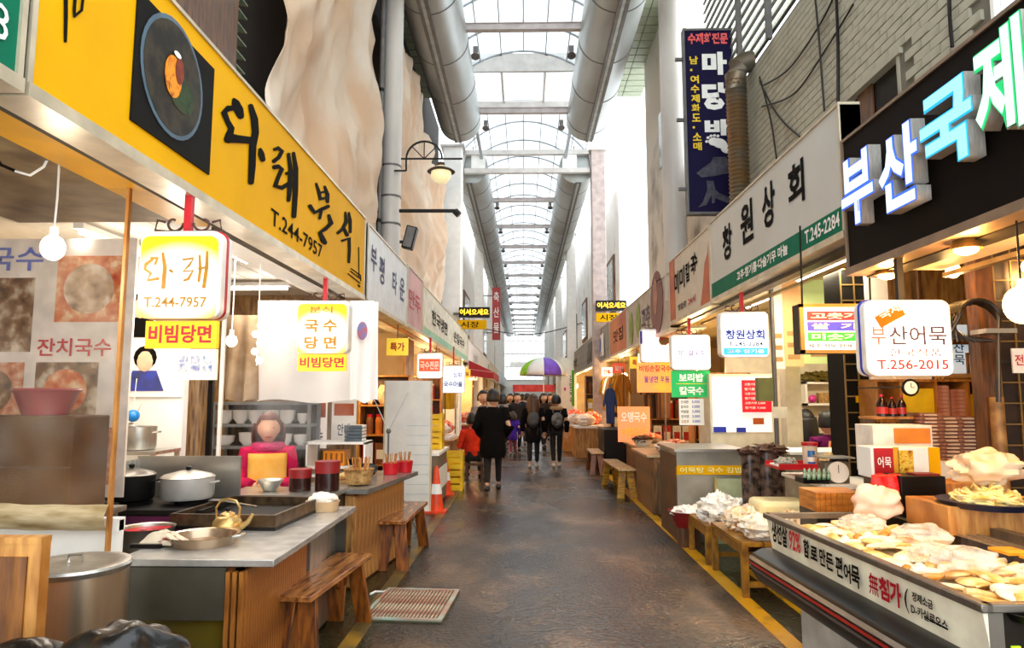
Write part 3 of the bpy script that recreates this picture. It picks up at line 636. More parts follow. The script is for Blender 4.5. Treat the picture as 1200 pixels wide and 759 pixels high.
for lab, ln, tx in (('corrugated grey shop sign with a blue emblem on the right', 7, '농협'), ('pale ribbed shop sign far down the right row', 9, '수산'), ('cream shop sign farther down the right row', 12, '상회'), ('farthest shop sign of the right row', 22, '시장')):
    t = fascia(lab, 'right', yy, yy + ln, gz0 - .12, gz1 - .1, pm('ribbed_grey', 'a8a196', rough=.6))
    rb_ = cbx(-.012, 0, 0, .02, .05, gz1 - gz0).mesh('rib', MC['ribbed_grey'])
    for k in range(int(ln / .35)): part('rib', rb_, t, (0, -ln / 2 + .2 + .35 * k, 0))
    if 'emblem' in lab:
        bx(-.04, -2.4, .12, -.03, -.9, .72).build('emblem_plate', white, t)
        blue = pm('emblem_blue', '1e5fb4', rough=.5)
        q = MB().lathe([(.12, 0), (.2, 0), (.2, .006), (.12, .006)], 20, Matrix.Translation((-.045, -1.65, .45)) @ Rt); q.build('emblem_ring', blue, t); text('농협', blue, t, (-.045, -1.35, .15), .6, .1, 'right')
        for k in range(5):
            fixn(MB().hexa([(-.045, -.2 + .6 * k, .1), (-.045, -.1 + .6 * k, .1), (-.035, -.1 + .6 * k, .1), (-.035, -.2 + .6 * k, .1), (-.045, -.5 + .6 * k, .75), (-.045, -.42 + .6 * k, .75), (-.035, -.42 + .6 * k, .75), (-.035, -.5 + .6 * k, .75)]).build('script_stroke', ink, t))
    else: text(tx, ink, t, (-.04, 1, .25), 2, .35, 'right', offset=.03)
    yy += ln + .05

# -- black sign with lit channel letters
XK = 2.17
kz0 = WX(996, 314, XK).z; kz1 = WX(988, 168, XK).z; ky1 = WX(990, 240, XK).y
sb = pm('dark_brown_board', '0d0806', rough=.7, h2='150d08', scale=1, spec=.12)
t = fascia('black shop sign with large lit blue and green block letters', 'right', 1.2, ky1, kz0, kz1, sb, X=XK, edge=pm('bronze_edge', '8a7460', rough=.4, metal=.4)); B = Vector(t.location)
side = pm('letter_side', 'b3aea6', rough=.35, metal=.2)
def chan(ch, xa, xb, yt, yb, face, rim):
    X = XK - .1
    a, c = WX(xa, yb, X), WX(xb, yb, X); xm = (xa + xb) / 2; tp = WX(xm, yt, X).z; bt = WX(xm, yb, X).z
    P = Vector((XK - .03, a.y, bt)) - B
    lt = text(ch, side, t, P, a.y - c.y, tp - bt, 'right', ext=.075, offset=.055, name='letter_body')
    wd = a.y - c.y; ht = tp - bt
    text(ch, rim, t, P + Vector((-.078, 0, 0)), wd, ht, 'right', offset=.055, name='letter_rim')
    text(ch, face, t, P + Vector((-.081, -.014 * wd, .014 * ht)), wd * .972, ht * .972, 'right', offset=.03, name='letter_face')
fb = em('letter_face_blue', 'cfe0ff', .62); rbm = em('letter_rim_blue', '2a62f0', .5); fc = em('letter_face_cyan', '8ee2ff', .6); rc = em('letter_rim_cyan', '10a8d8', .5); fg = em('letter_face_green', 'bff8dc', .6); rg = em('letter_rim_green', '08b868', .5)
chan('부', 989, 1028, 176, 262, fb, rbm); chan('산', 1033, 1082, 146, 243, fb, rbm); chan('국', 1082, 1147, 95, 195, fc, rc); chan('제', 1147, 1210, 25, 160, fg, rg)
chan('시', 1215, 1300, -60, 120, fg, rg)

# ---- canopies under the signs
def soffit(label, side, ya, yb, z, strips):
    "strips: list of (inner offset a, b, z offset, material)"
    s = -1 if side == 'left' else 1; X = XL if side == 'left' else XR
    t = thing('canopy', label, 'canopy', (X + s * .14, (ya + yb) / 2, z)); L = (yb - ya) / 2
    for a, c, dz, m, nm in strips:
        x0, x1 = sorted((s * a, s * c)); bx(x0, -L, dz, x1, L, dz + .03).build(nm, m, t)
    return t
brownish = pm('brown_soffit', '8a7654', rough=.5, h2='5f4e36')
yl = pm('yellow_soffit', 'e0a400', rough=.3, var=.1)
soffit('folded metal canopy edge under the near half of the yellow sign, yellow underside', 'left', 1.2, 4.1, yz0 - .02, [(.0, .06, -.012, pm('canopy_grey', '5c5448', rough=.85, spec=.1), 'channel'), (.06, .27, .0, yl, 'soffit_panel'), (.27, 1.3, .03, brownish, 'soffit_panel')])
soffit('white canopy underside with fluorescent glow behind the lit yellow box sign', 'left', 4.12, ys1, yz0 - .02, [(.0, .1, -.012, MC['canopy_grey'], 'channel'), (.1, .4, .03, white, 'soffit_panel')])
soffit('timber canopy edge under the second and third left signs', 'left', s2a, s4b, yz0 - .04, [(-.02, .08, -.02, ply, 'channel'), (.08, .4, .05, cream, 'soffit_panel')])
soffit('grey metal canopy with white underside below the green strip sign', 'right', gy0, ny1, gz0 - .06, [(-.05, .05, -.03, steel_dark, 'channel'), (.05, .3, .07, white, 'soffit_panel'), (.3, .34, 0, pm('gold_lip', 'b99a5a', rough=.4), 'lip')])
soffit('cream canopy underside with spotlights below the black sign', 'right', 1.2, ky1, kz0 - .06, [(-.05, .1, 0, steel_dark, 'channel'), (.1, .45, .05, cream, 'soffit_panel'), (.45, .5, 0, brownish, 'lip')])
soffit('plain timber canopy under the orange pepper sign', 'right', ny1, py1, gz0 - .16, [(-.05, .1, 0, ply, 'channel'), (.1, .4, .05, cream, 'soffit_panel')])

# ---- upright purple sign with footprint and shoes
YB = 8.7
P0 = WY(805, 36, YB); P1 = WY(862, 248, YB)
t = thing('blade_sign', 'tall purple upright sign with white letters, footprint and shoes', 'sign', (WY(836, 250, YB).x, YB, P1.z)); B = Vector(t.location)
bw = .31; bh = P0.z - P1.z
pur = pm('deep_purple', '120a34', rough=.6, var=.1, spec=.15)
bx(-bw, 0, 0, bw, .1, bh).build('panel', pur, t)
q = MB()
for a in ((-bw - .02, -.01, 0, -bw, .11, bh), (bw, -.01, 0, bw + .02, .11, bh), (-bw - .02, -.01, bh, bw + .02, .11, bh + .03), (-bw - .02, -.01, -.03, bw + .02, .11, 0)): q.box(*a)
q.build('frame', iron_grey, t)
def bt(ch, xa, xb, yt, yb, m, off=.03):
    a, c = WY(xa, yb, YB), WY(xb, yb, YB); tp = WY(xa, yt, YB); text(ch, m, t, Vector((a.x, YB - .006, a.z)) - B, c.x - a.x, tp.z - a.z, 'front', offset=off)
for a in (('마', 823, 852, 61, 88), ('당', 823, 853, 97, 129), ('바', 826, 856, 140, 159)): bt(*a, white, .06)
yi = pm('yellow_print', 'f0c814', rough=.5)
for k, ch in enumerate('남·여수제화도·소매'): bt(ch, 808 + .5 * k, 818 + .5 * k if ch != '·' else 811 + .5 * k, 66 + k * 11.2 + (3.5 if ch == '·' else 0), 75.5 + k * 11.2 if ch != '·' else 72.5 + k * 11.2, yi)
bt('수제화전문', 806, 853, 39, 52, pm('coral_print', 'e85a5a', rough=.5), .04)
foot = MB()
def bell(cx, cy, rx, ry, rot=0, out=foot, z=.012):
    z += .0004 * (len(out.v) / 32)
    c = WY(cx, cy, YB) - B; q = []
    for k in range(16): a = 2 * PI * k / 16; u = rx * math.cos(a) * YB / F; v = ry * math.sin(a) * YB / F; q.append((c.x + u * math.cos(rot) - v * math.sin(rot), c.z + u * math.sin(rot) + v * math.cos(rot)))
    out.add([(x, -.001, y) for x, y in q] + [(x, -z, y) for x, y in q], [tuple(range(16)), tuple(reversed(range(16, 32)))] + [(k, 16 + k, 16 + (k + 1) % 16, (k + 1) % 16) for k in range(16)])
bell(843, 168, 9, 6, -.3); bell(851, 174, 7, 6, -.5); bell(836, 166, 6, 5)
for k, (x, y) in enumerate(((828, 166), (829.5, 161.5), (833, 159.5), (837, 159), (841, 159.5))): bell(x, y, 1.8, 1.5)
foot.build('footprint', white, t)
sh = MB(); sg = pm('shoe_print_grey', '4c4a58', rough=.5, h2='24222c', scale=12)
def polyp(pts, out):
    q = [WY(a, c, YB) - B for a, c in pts]; n = len(q)
    out.add([(p.x, -.001, p.z) for p in q] + [(p.x, -.008, p.z) for p in q], [tuple(range(n)), tuple(reversed(range(n, 2 * n)))] + [(k, n + k, n + (k + 1) % n, (k + 1) % n) for k in range(n)])
polyp([(816, 203), (822, 198), (833, 190), (836, 184), (851, 184), (855, 190), (856, 203), (848, 204), (838, 206), (822, 208)], sh)
fixn(sh.build('ankle_boot_print', sg, t)); sh = MB()
polyp([(828, 212), (836, 212), (838, 222), (842, 226), (856, 232), (858, 240), (848, 236), (838, 232), (837, 238), (834, 238), (834, 228), (828, 240), (818, 243), (824, 236), (829, 222)], sh)
fixn(sh.build('heeled_shoe_print', sg, t))
for z in (.3, bh / 2, bh - .4): bx(-bw - .12, .03, z, -bw, .07, z + .04).build('mounting_arm', iron_grey, t)
# duct pipe beside it
p = WX(873, 200, 2.62)
t = thing('vent_pipe', 'corrugated upright vent pipe with curved hood beside the purple sign', 'pipe', (2.55, p.y, 2.98)); ht = WX(873, 90, 2.62).z - 3
q = MB(); prof = []
k = 0
while k * .05 < ht: prof += [(.105, k * .05), (.125, k * .05 + .025)]; k += 1
MB().lathe(prof, 18).build('corrugated_tube', pm('tarnished_metal', '77746a', rough=.4, metal=.7, h2='8d6a3a', scale=3), t)
MB().tube([(0, 0, ht - .1), (0, 0, ht + .1), (.03, 0, ht + .2), (.12, 0, ht + .26), (.2, 0, ht + .27)], .13, 14).build('hood', MC['tarnished_metal'], t)
# hanging cables on the brick wall
def cable(label, pts, r=.009, nm='cable', m=iron):
    P = [Vector(p) for p in pts]; out = []
    for i in range(len(P) - 1):
        for k in range(8):
            u = k / 8; a = P[max(i - 1, 0)]; b_ = P[i]; c = P[i + 1]; d = P[min(i + 2, len(P) - 1)]
            out.append(.5 * ((2 * b_) + (c - a) * u + (2 * a - 5 * b_ + 4 * c - d) * u * u + (3 * b_ - a - 3 * c + d) * u ** 3))
    out.append(P[-1]); o = MB().tube(out, r, 6).build(nm, m); tag(o, label, 'cable'); return o
xw = X_B - .035
cable('drooping cable across the brick wall, upper curve', [WX(895, 100, xw), WX(925, 80, xw), WX(960, 30, xw), WX(980, -10, xw)])
cable('drooping cable across the brick wall, lower curve', [WX(893, 125, xw), WX(930, 110, xw), WX(965, 62, xw), WX(1000, 5, xw)])
cable('cable sagging from the vent pipe down to the white sign', [WX(890, 95, xw), WX(905, 125, xw), WX(920, 145, xw), WX(937, 160, xw)])
cable('thin cable running straight down the brick wall near the vent pipe', [WX(890, 90, xw), WX(903, 140, xw), WX(910, 186, xw)])
cable('vertical cable down the middle of the brick wall', [WX(955, -5, xw), WX(960, 50, xw), WX(966, 130, xw)])
cable('vertical cable left of the dark window', [WX(980, -5, xw), WX(982, 60, xw), WX(982, 120, xw)], .014)
cable('crack-like black cable right of the dark window', [WX(1112, -5, xw), WX(1113, 20, xw), WX(1116, 55, xw)], .012)

# ---- wall lamp on an arched bracket with arm
pc = pL; yl_ = pc.y - .16
t = thing('wall_lamp', 'globe lamp under an arched iron bracket on the thick left column', 'lamp', (-1.85, yl_, WY(500, 200, yl_).z))
B = Vector(t.location)
def q3(px, py): v = WY(px, py, yl_) - B; return (v.x, 0, v.z)
c = q3(497, 186); rr = abs(q3(518, 186)[0] - c[0])
MB().tube([(c[0] + rr * math.cos(a), 0, c[2] + rr * math.sin(a)) for a in [PI * k / 14 for k in range(15)]], .016).build('arch', iron, t)
MB().tube([q3(470, 186), q3(542, 186)], .014).build('arm', iron, t)
MB().tube([q3(476, 200), q3(476, 186)], .014).tube([q3(462, 200), q3(476, 200)], .014).build('wall_bracket', iron, t)
for a in (.8, PI / 2, 2.34): MB().tube([c, (c[0] + rr * math.cos(a), 0, c[2] + rr * math.sin(a))], .008).build('spoke', iron, t)
g = q3(517, 199)
MB().lathe([(.0, .12), (.05, .11), (.06, .05), (.17, .0), (.21, -.03), (.19, -.04), (.0, -.01)], 20, Matrix.Translation(g)).build('lamp_hood', pm('rusty_bronze', '4a3626', rough=.5, metal=.4), t)
MB().ball((g[0], 0, g[2] - .07), .155, .155, .14, 16, 10).build('globe', em('lamp_globe', 'e6d9a8', .5), t)
t = thing('bracket_arm', 'black horizontal arm sticking out of the thick left column below the globe lamp', 'bracket', (-1.85, yl_, WY(470, 247, yl_).z)); B = Vector(t.location)
MB().tube([q3(468, 247), q3(536, 247)], .028, 8).build('arm', iron, t); MB().tube([q3(533, 247), q3(538, 252)], .05, 8).build('end_cap', iron, t)
t = thing('wall_speaker', 'small tilted black column speaker on the thick left column', 'speaker', WY(478, 293, yl_)); 
cbx(0, -.08, 0, .16, .14, .34).build('cabinet', black, t, rot=(0, R(14), 0), bevel=.01); cbx(.0, -.155, .02, .12, .01, .3).build('grille', iron_grey, t, rot=(0, R(14), 0)); bx(-.12, -.04, .1, 0, 0, .14).build('bracket', iron, t)
# ---- LED message boxes and upright red sign in the distance
for side, px, py, Y in ((-1, 556, 372, 18.85), (1, 716, 364, 19.2)):
    p = WY(px, py, Y); t = thing('message_display', 'black message display with yellow lit characters on the %s side' % ('left' if side < 0 else 'right'), 'display', p)
    cbx(0, 0, 0, .85, .2, .28).build('case', black, t)
    text('어서오세요', em('amber_led', 'ffc020', 1.5), t, (-.4, -.105, .06), .8, .17, 'front', offset=.03)
    bx(-.45, -.3, -.35, .35, -.2, -.1).build('yellow_plate', yellow, t); text('시장', ink, t, (-.35, -.305, -.31), .5, .17)
    bx(.3 if side > 0 else -.6, .09, .1, .6 if side > 0 else -.3, .2, .15).build('mounting_arm', iron_grey, t)
Yr = 31; a = WY(578, 340, Yr); c = WY(587, 400, Yr)
t = thing('blade_sign', 'narrow red upright sign far down the left side', 'sign', ((a.x + c.x) / 2, Yr - .85, c.z)); hh = a.z - c.z
bx(-.18, 0, 0, .18, .08, hh).build('panel', pm('faded_red', 'b03c38', rough=.5), t)
for k, ch in enumerate('축산물'): text(ch, white, t, (-.12, -.01, hh - .65 - k * .7), .24, .45)
for z in (.3, hh - .4): bx(-.75, .02, z, -.18, .06, z + .04).build('mounting_arm', iron_grey, t)
cable('overhead cable strung across the street far away', [(-2.0, 30, 4.6), (-.6, 30, 4.35), (.8, 30, 4.35), (2.6, 30, 4.8)], .02)

# ================================================================ LIT BOX SIGNS HUNG OVER THE WALKWAY
litw = em('lit_white', 'fff6ea', .72); lity = em('lit_yellow', 'ffcf30', .6); litwc = em('lit_cool_white', 'eef6ff', .7)
gold_face = em('lit_gold_white', 'ffc21e', .62); nt_ = gold_face.node_tree; N_ = nt_.nodes.new; L__ = nt_.links.new
tc_ = N_('ShaderNodeTexCoord'); mp_ = N_('ShaderNodeMapping'); mp_.inputs['Location'].default_value = (-.02, 0, -.17 * 4.4); mp_.inputs['Scale'].default_value = (3.4, 1, 4.4); ln_ = N_('ShaderNodeVectorMath'); ln_.operation = 'LENGTH'; cr_ = N_('ShaderNodeValToRGB')
sp_ = N_('ShaderNodeSeparateXYZ'); cb_ = N_('ShaderNodeCombineXYZ'); L__(tc_.outputs['Object'], mp_.inputs[0]); L__(mp_.outputs[0], sp_.inputs[0]); L__(sp_.outputs[0], cb_.inputs[0]); L__(sp_.outputs[2], cb_.inputs[2]); L__(cb_.outputs[0], ln_.inputs[0]); L__(ln_.outputs['Value'], cr_.inputs[0])
cr_.color_ramp.elements[0].position = .55; cr_.color_ramp.elements[0].color = lin('fff6e0'); cr_.color_ramp.elements[1].position = .95; cr_.color_ramp.elements[1].color = lin('ffb800')
for s_ in ('Base Color', 'Emission Color'): L__(cr_.outputs[0], nt_.nodes['Principled BSDF'].inputs[s_])
def rrect(w_, h_, r, n=5):
    p = []
    for cx, cy, a0 in ((w_ / 2 - r, r, -90), (w_ / 2 - r, h_ - r, 0), (-w_ / 2 + r, h_ - r, 90), (-w_ / 2 + r, r, 180)):
        for k in range(n + 1): a = R(a0 + 90 * k / n); p.append((cx + r * math.cos(a), cy + r * math.sin(a)))
    return p
def boxsign(label, x0, y0, x1, y1, Y, face, ztop=None, case=None, depth=.13, stripe=None, rad=.05, scroll=True, glow=3, post=None):
    a, c = WY(x0, y1, Y), WY(x1, y0, Y); wd = c.x - a.x; ht = c.z - a.z
    t = thing('box_sign', label, 'sign', ((a.x + c.x) / 2, Y, a.z)); MX = Matrix.Rotation(PI / 2, 4, 'X')
    fixn(MB().prism(rrect(wd, ht, rad), -depth, 0, MX).build('case', case or pm('sign_case', 'f0ece4', rough=.35), t, bevel=.008))
    fixn(MB().prism(rrect(wd - .03, ht - .03, rad * .8), .001, .012, MX).build('face', face, t))
    if stripe: fixn(MB().prism(rrect(wd + .008, ht + .008, rad), -.075, -.055, MX).build('stripe', stripe, t))
    if ztop:
        h = ztop - c.z - .005; cbx(0, depth / 2, ht, .035, .035, h).build('hanger', post or red, t)
        if scroll:
            for s in (-1, 1):
                q = MB(); pts = []
                for k in range(16): a_ = k / 15 * 1.6 * PI; r_ = .05 * (1 - k / 22); pts.append((s * (.075 + r_ * math.cos(a_ + PI)), depth / 2, ht + .055 + r_ * math.sin(a_ + PI)))
                q.tube(pts, .007, 5); q.tube([(s * .02, depth / 2, ht + .01), (s * .1, depth / 2, ht + .012), (s * .17, depth / 2, ht + .02), (s * .16, depth / 2, ht + .07), (s * .12, depth / 2, ht + .06)], .007, 5)
                q.build('scroll', pm('wrought_iron', '4a2a20', rough=.5), t)
    return t, wd, ht
def tx(t, s, m, wd, ht, u, v, uw, vh, off=.02, d=.0135): text(s, m, t, (-wd / 2 + u * wd, -d, v * ht), uw * wd, vh * ht, 'front', offset=off)
def board(t, label, wd, m, x0, z0, x1, z1, y0=.02, y1=.05, nm='lower_board'): o = bx(x0, y0, z0, x1, y1, z1).build(nm, m, t); return o
gold_ink = pm('gold_ink', 'b07808', rough=.5); brown_ink = pm('brown_ink', '8a6a3a'); rink = MC['red_ink']
Y1 = 3.3
t, wd, ht = boxsign('rounded yellow and white lit sign with gold brush letters, nearest on the left', 159, 270, 261, 373, Y1, gold_face, ztop=2.6, stripe=red)
def Q(x, y, w_=2): return (150 + x / 3.614, 230 + y / 3.614, w_)
for chs in ([[Q(98, 262, 1.6), Q(125, 262, 2.4), Q(116, 288, 1.6)], [Q(104, 268, 1.6), Q(76, 288, 2.2), Q(72, 308, 1.8), Q(98, 326, 2), Q(82, 356, 2), Q(130, 348, 2)], [Q(148, 240, 1.6), Q(157, 300, 2.8), Q(150, 388, 2.6)], [Q(178, 312, 1.8), Q(188, 320, 1.8)]],
            [[Q(234, 268, 1.4), Q(278, 262, 2), Q(260, 292, 1.6), Q(234, 318, 1.8), Q(276, 314, 1.8), Q(256, 350, 2), Q(238, 356, 1.6)], [Q(304, 250, 1.4), Q(307, 310, 2), Q(300, 360, 1.8)], [Q(336, 234, 1.4), Q(334, 300, 2.4), Q(322, 385, 2.4)], [Q(300, 306, 1.4), Q(334, 300, 1.4)]]):
    q_ = MB()
    for kk, st in enumerate(chs): stroke(st, Y1 - .0125 - kk * ZK, Vector(t.location), q_, .003, 'y')
    fixn(q_.build('brush_letter', gold_ink, t))
tx(t, 'T.244-7957', gold_ink, wd, ht, .1, .12, .76, .12, .02)
board(t, '', wd, em('lit_yellow_board', 'f8b400', .45), -wd * .4, -.145, wd * .46, -.01); text('비빔당면', rink, t, (-wd * .36, .018, -.12), wd * .76, .09, offset=.03)
b2 = board(t, '', wd, em('menu_slip', 'fff0c0', .4), -.02, -.3, wd * .46, -.15); 
for k in range(3): bx(.01 + .06 * k, .015, -.26, .055 + .06 * k, .019, -.18).build('photo_print', food('blue_people_print', ['5468a8', 'e0d8d0', '8a8ab0'], 30, .5, 0), t)
Y2 = 5.75
t, wd, ht = boxsign('second yellow lit sign on the left, for noodles, in front of the white banner', 346, 352, 409, 414, Y2, gold_face, ztop=2.58)
tx(t, '분식', gold_ink, wd, ht, .25, .76, .45, .13, .03); tx(t, '국 수', gold_ink, wd, ht, .17, .4, .62, .24, .04); tx(t, '당 면', gold_ink, wd, ht, .17, .08, .62, .24, .04)
board(t, '', wd, MC['lit_yellow_board'], -wd * .46, -.15, wd * .46, -.005); text('비빔당면', rink, t, (-wd * .42, .018, -.12), wd * .84, .09, offset=.03)
Y3 = 12.0
t, wd, ht = boxsign('white lit sign with red block print, third on the left', 488, 413, 519, 443, Y3, em('lit_pinkish', 'fff0e6', .6), ztop=2.6)
board(t, '', wd, em('red_lit_band', 'e05030', .45), -wd * .4, .12, wd * .4, .34, -.02, -.013, 'band'); text('국수전문', white, t, (-wd * .36, -.022, .15), wd * .72, .15, offset=.03)
t, wd, ht = boxsign('white lit sign with small blue letters, fourth on the left', 517, 428, 545, 460, 15.5, litwc, ztop=2.7)
bl_ink = pm('blue_ink', '2030a8'); tx(t, '상회', bl_ink, wd, ht, .5, .55, .35, .2); tx(t, '국수마을', bl_ink, wd, ht, .1, .2, .8, .22, .03)
# right side
t, wd, ht = boxsign('white lit sign with dark letters, an orange stamp and a red phone number', 1017, 351, 1113, 440, 3.9, litw, ztop=2.36, stripe=bl_ink, scroll=False, post=iron)
tx(t, '부', pm('rose_brown_ink', 'a06050'), wd, ht, .05, .4, .17, .24, .01); tx(t, '산어묵', pm('plum_dark', '3a2440'), wd, ht, .26, .4, .66, .25, .01)
tx(t, '한국식품', rink, wd, ht, .25, .25, .6, .1, .0); tx(t, 'T.256-2015', rink, wd, ht, .1, .08, .82, .13, .02)
st = MB().box(-.07, -.018, 0, .09, -.0125, .07); st.build('stamp', pm('orange_stamp', 'c8600c', rough=.6, spec=.1), t, loc=(-.1, 0, ht * .7), rot=(0, R(-28), 0))
text('국제', white, t, (-.155, -.0195, ht * .72), .13, .05, tilt=R(28))
t, wd, ht = boxsign('white lit sign with navy letters over a turquoise band, on the right', 845, 365, 900, 418, 6.9, litwc, ztop=2.62)
tx(t, '창원상회', bl_ink, wd, ht, .1, .38, .8, .22, .03); tx(t, 'T.245-2284', ink, wd, ht, .16, .24, .7, .09, .01)
board(t, '', wd, em('turquoise_band', '40b8dc', .45), -wd * .45, .02, wd * .45, .09, -.02, -.013, 'band'); text('고추 참기름', white, t, (-wd * .38, -.022, .035), wd * .76, .04, offset=.03)
t, wd, ht = boxsign('white lit sign with a green barley rice board and paper menu below it', 787, 392, 832, 433, 9.0, litw, ztop=2.6)
tx(t, '미미칼국수', pm('violet_ink', '4030a0'), wd, ht, .15, .38, .7, .18)
board(t, '', wd, em('green_board', '08984a', .42), -wd * .5, -.36, wd * .48, -.01)
text('보리밥', white, t, (-.16, .018, -.16), .32, .11, offset=.04); text('칼국수', white, t, (-.16, .018, -.33), .32, .11, offset=.04); bx(-.2, .016, -.188, .2, .02, -.18).build('rule_line', yi, t)
board(t, '', wd, white, -wd * .32, -.72, wd * .3, -.38)
for k in range(5): text(('안내판', '칼국수', '비빔밥', '잔치면', '김밥류')[k], [ink, ink, ink, ink, gold_ink][k], t, (-wd * .28, .018, -.44 - .063 * k), .1, .04); text('3,000', bl_ink, t, (.0, .018, -.44 - .063 * k), .1, .04)
t, wd, ht = boxsign('pink and white lit sign with a leaf print above an orange menu board', 751, 385, 787, 424, 11.3, em('lit_pink', 'ffd8d4', .6, 'fff8f0', 3), ztop=2.6)
MB().ball((.13, -.02, .36), .09, .01, .08, 12, 6, .3).build('leaf_print', pm('leaf_print_mix', '5a7a3a', h2='c02a3a', scale=14), t); bx(-wd / 2 - .005, -.016, .3, -wd / 2 + .03, -.001, ht - .04).build('blue_edge', bl_ink, t)
board(t, '', wd, em('orange_menu', 'ffae28', .5, 'ff9850', 3), -wd * .62, -.5, wd * .5, -.01)
text('비빔손칼국수', rink, t, (-wd * .55, .018, -.16), wd, .11, offset=.02); text('물냉면 우동', bl_ink, t, (-wd * .4, .018, -.34), wd * .8, .11, offset=.02)
# framed chilli powder sign
a, c = WY(938, 414, 5.1), WY(1040, 356, 5.1)
t = thing('price_sign', 'gold framed lit sign with red, blue and green bars, behind the fish cake sign', 'sign', ((a.x + c.x) / 2, 5.1, a.z)); wd = c.x - a.x; ht = c.z - a.z
bx(-wd / 2, 0, 0, wd / 2, .12, ht).build('case', iron, t); gf = pm('gold_frame', 'a8823a', rough=.4, metal=.3)
for b_ in ((-wd / 2, -.02, 0, -wd / 2 + .03, 0, ht), (wd / 2 - .03, -.02, 0, wd / 2, 0, ht), (-wd / 2, -.02, 0, wd / 2, 0, .025), (-wd / 2, -.02, ht - .025, wd / 2, 0, ht)): bx(*b_).build('frame_bar', gf, t)
bx(-wd / 2 + .03, -.012, .025, wd / 2 - .03, -.002, ht - .025).build('face', litw, t)
for k, (s, h) in enumerate((('미숫가루', '2cb040'), ('쌀  기름', '4a48d0'), ('고춧가루', 'e0202c'))):
    z = .09 + k * .078; bx(-wd / 2 + .055, -.017, z, wd / 2 - .05, -.013, z + .066).build('colour_bar', em('bar_' + h, h, .3), t); text(s, white, t, (-wd / 2 + .08, -.019, z + .01), wd - .18, .046, offset=.04)
text('제조 정문 판매 245-2284', ink, t, (-wd / 2 + .055, -.016, .04), wd - .12, .03)
for x in (-wd / 2 + .05, wd / 2 - .1): MB().tube([(x, .05, ht), (x + .01, .05, 2.85 - a.z)], .008).build('hanging_wire', iron, t)

# ================================================================ LEFT STALLS
def bulb(label, x, y, z, ztop, power, h='ffe6c0', r=.045, cordm=None):
    t = thing('hanging_bulb', label, 'lamp', (x, y, z))
    MB().ball((0, 0, 0), r, r, r * 1.15, 14, 10).build('bulb', em('bulb_glow_' + h, h, 14), t)
    MB().cyl((0, 0, r * .9), (0, 0, r * .9 + .05), .018, n=10).build('socket', white, t)
    MB().tube([(0, 0, r + .04), (.004, 0, (ztop - z) * .5), (0, 0, ztop - z)], .005).build('cord', cordm or white, t)
    l = bpy.data.lights.new('bulb_light', 'POINT'); l.energy = power; l.color = lin(h)[:3]; l.shadow_soft_size = r
    o = bpy.data.objects.new('bulb_light', l); COL.objects.link(o); o.parent = t; o.location = (0, -.0, -r - .03)
    return t
def tube_lamp(label, x, y, z, L, power, along='y', h='fff2e0'):
    t = thing('tube_lamp', label, 'lamp', (x, y, z))
    sx, sy = (.07, L) if along == 'y' else (L, .07)
    cbx(0, 0, .02, sx, sy, .04).build('housing', white, t)
    (MB().cyl((0, -L / 2 + .03, 0), (0, L / 2 - .03, 0), .016, n=10) if along == 'y' else MB().cyl((-L / 2 + .03, 0, 0), (L / 2 - .03, 0, 0), .016, n=10)).build('tube', em('tube_glow', h, 9), t)
    tube_light('tube_light', (0, 0, -.03), sx, sy, power, h, t)
    return t
CL = 2.735
p = WY(62, 290, 3.0); bulb('bare glowing bulb hanging on a white cord before the clear vinyl', p.x, 3.0, p.z, 2.68, 5, 'fff0dc', .05)
t = thing('ceiling_outlet', 'white oval ceiling outlet with black and white wires above the near bulb', 'outlet', (p.x, 3.0, 2.66)); MB().lathe([(0, 0), (.045, .002), (.05, .012), (.045, .025), (0, .028)], 16).build('body', white, t)
MB().tube([(-.04, 0, .01), (-.07, .0, -.06), (-.13, .0, -.1), (-.2, 0, -.08)], .006).build('white_wire', white, t); MB().tube([(-.2, 0, -.08), (-.27, 0, -.05), (-.33, 0, .03)], .008).build('black_wire', black, t)
tube_lamp('fluorescent tube under the canopy left of the second yellow sign', -2.25, 4.9, 2.64, 1.1, 9)
tube_lamp('fluorescent tube on the kitchen ceiling over the stove', -3.0, 5.0, 2.66, 1.1, 9)
tube_lamp('fluorescent tube on the kitchen ceiling above the bowl rack', -2.9, 6.9, 2.66, 1.0, 17, 'x')
bulb('bare white bulb glowing over the griddle', -2.35, 4.55, 2.2, CL, 6, 'fff4e8', .04)
bulb('bare bulb glowing between the two yellow signs', -2.25, 5.2, 1.98, CL, 5, 'fff4e8', .04)

# clear vinyl curtain with white panel beneath
vin = thin('clear_vinyl', 'dccbb2', .07, rough=.2, noisy=.065, scale=3)
YV = 3.32
def fn(u, v):
    x = -3.6 + (3.6 - 1.985) * u; z = 2.66 + (.97 - 2.66) * v
    return (x, YV + .03 * noise.noise(Vector((u * 9, v * 3, 0))) + .015 * noise.noise(Vector((u * 3 + v * 12, v * 9, 4))) + .02 * math.sin(u * 40) * (.3 + v) * .3, z)
t = thing('vinyl_curtain', 'wrinkled clear vinyl curtain closing the near left stall', 'curtain', (0, 0, 0)); MB().grid(fn, 60, 50).build('sheet', vin, t)
hem = lambda u, v: (-3.6 + 1.62 * u, YV - .03 + .02 * math.sin(v * PI) * -1.5 + .01 * noise.noise(Vector((u * 14, v * 3, 7))), 1.04 - .12 * v + .015 * noise.noise(Vector((u * 8, 0, 3))))
MB().grid(hem, 50, 8).build('rolled_hem', pm('aged_vinyl', 'cbb893', rough=.3, h2='8f7648', scale=6, stretch=(1, 1, 5)), t)
bx(-1.998, YV - .01, 0, -1.982, YV + .015, 2.66).build('edge_post', ply, t)
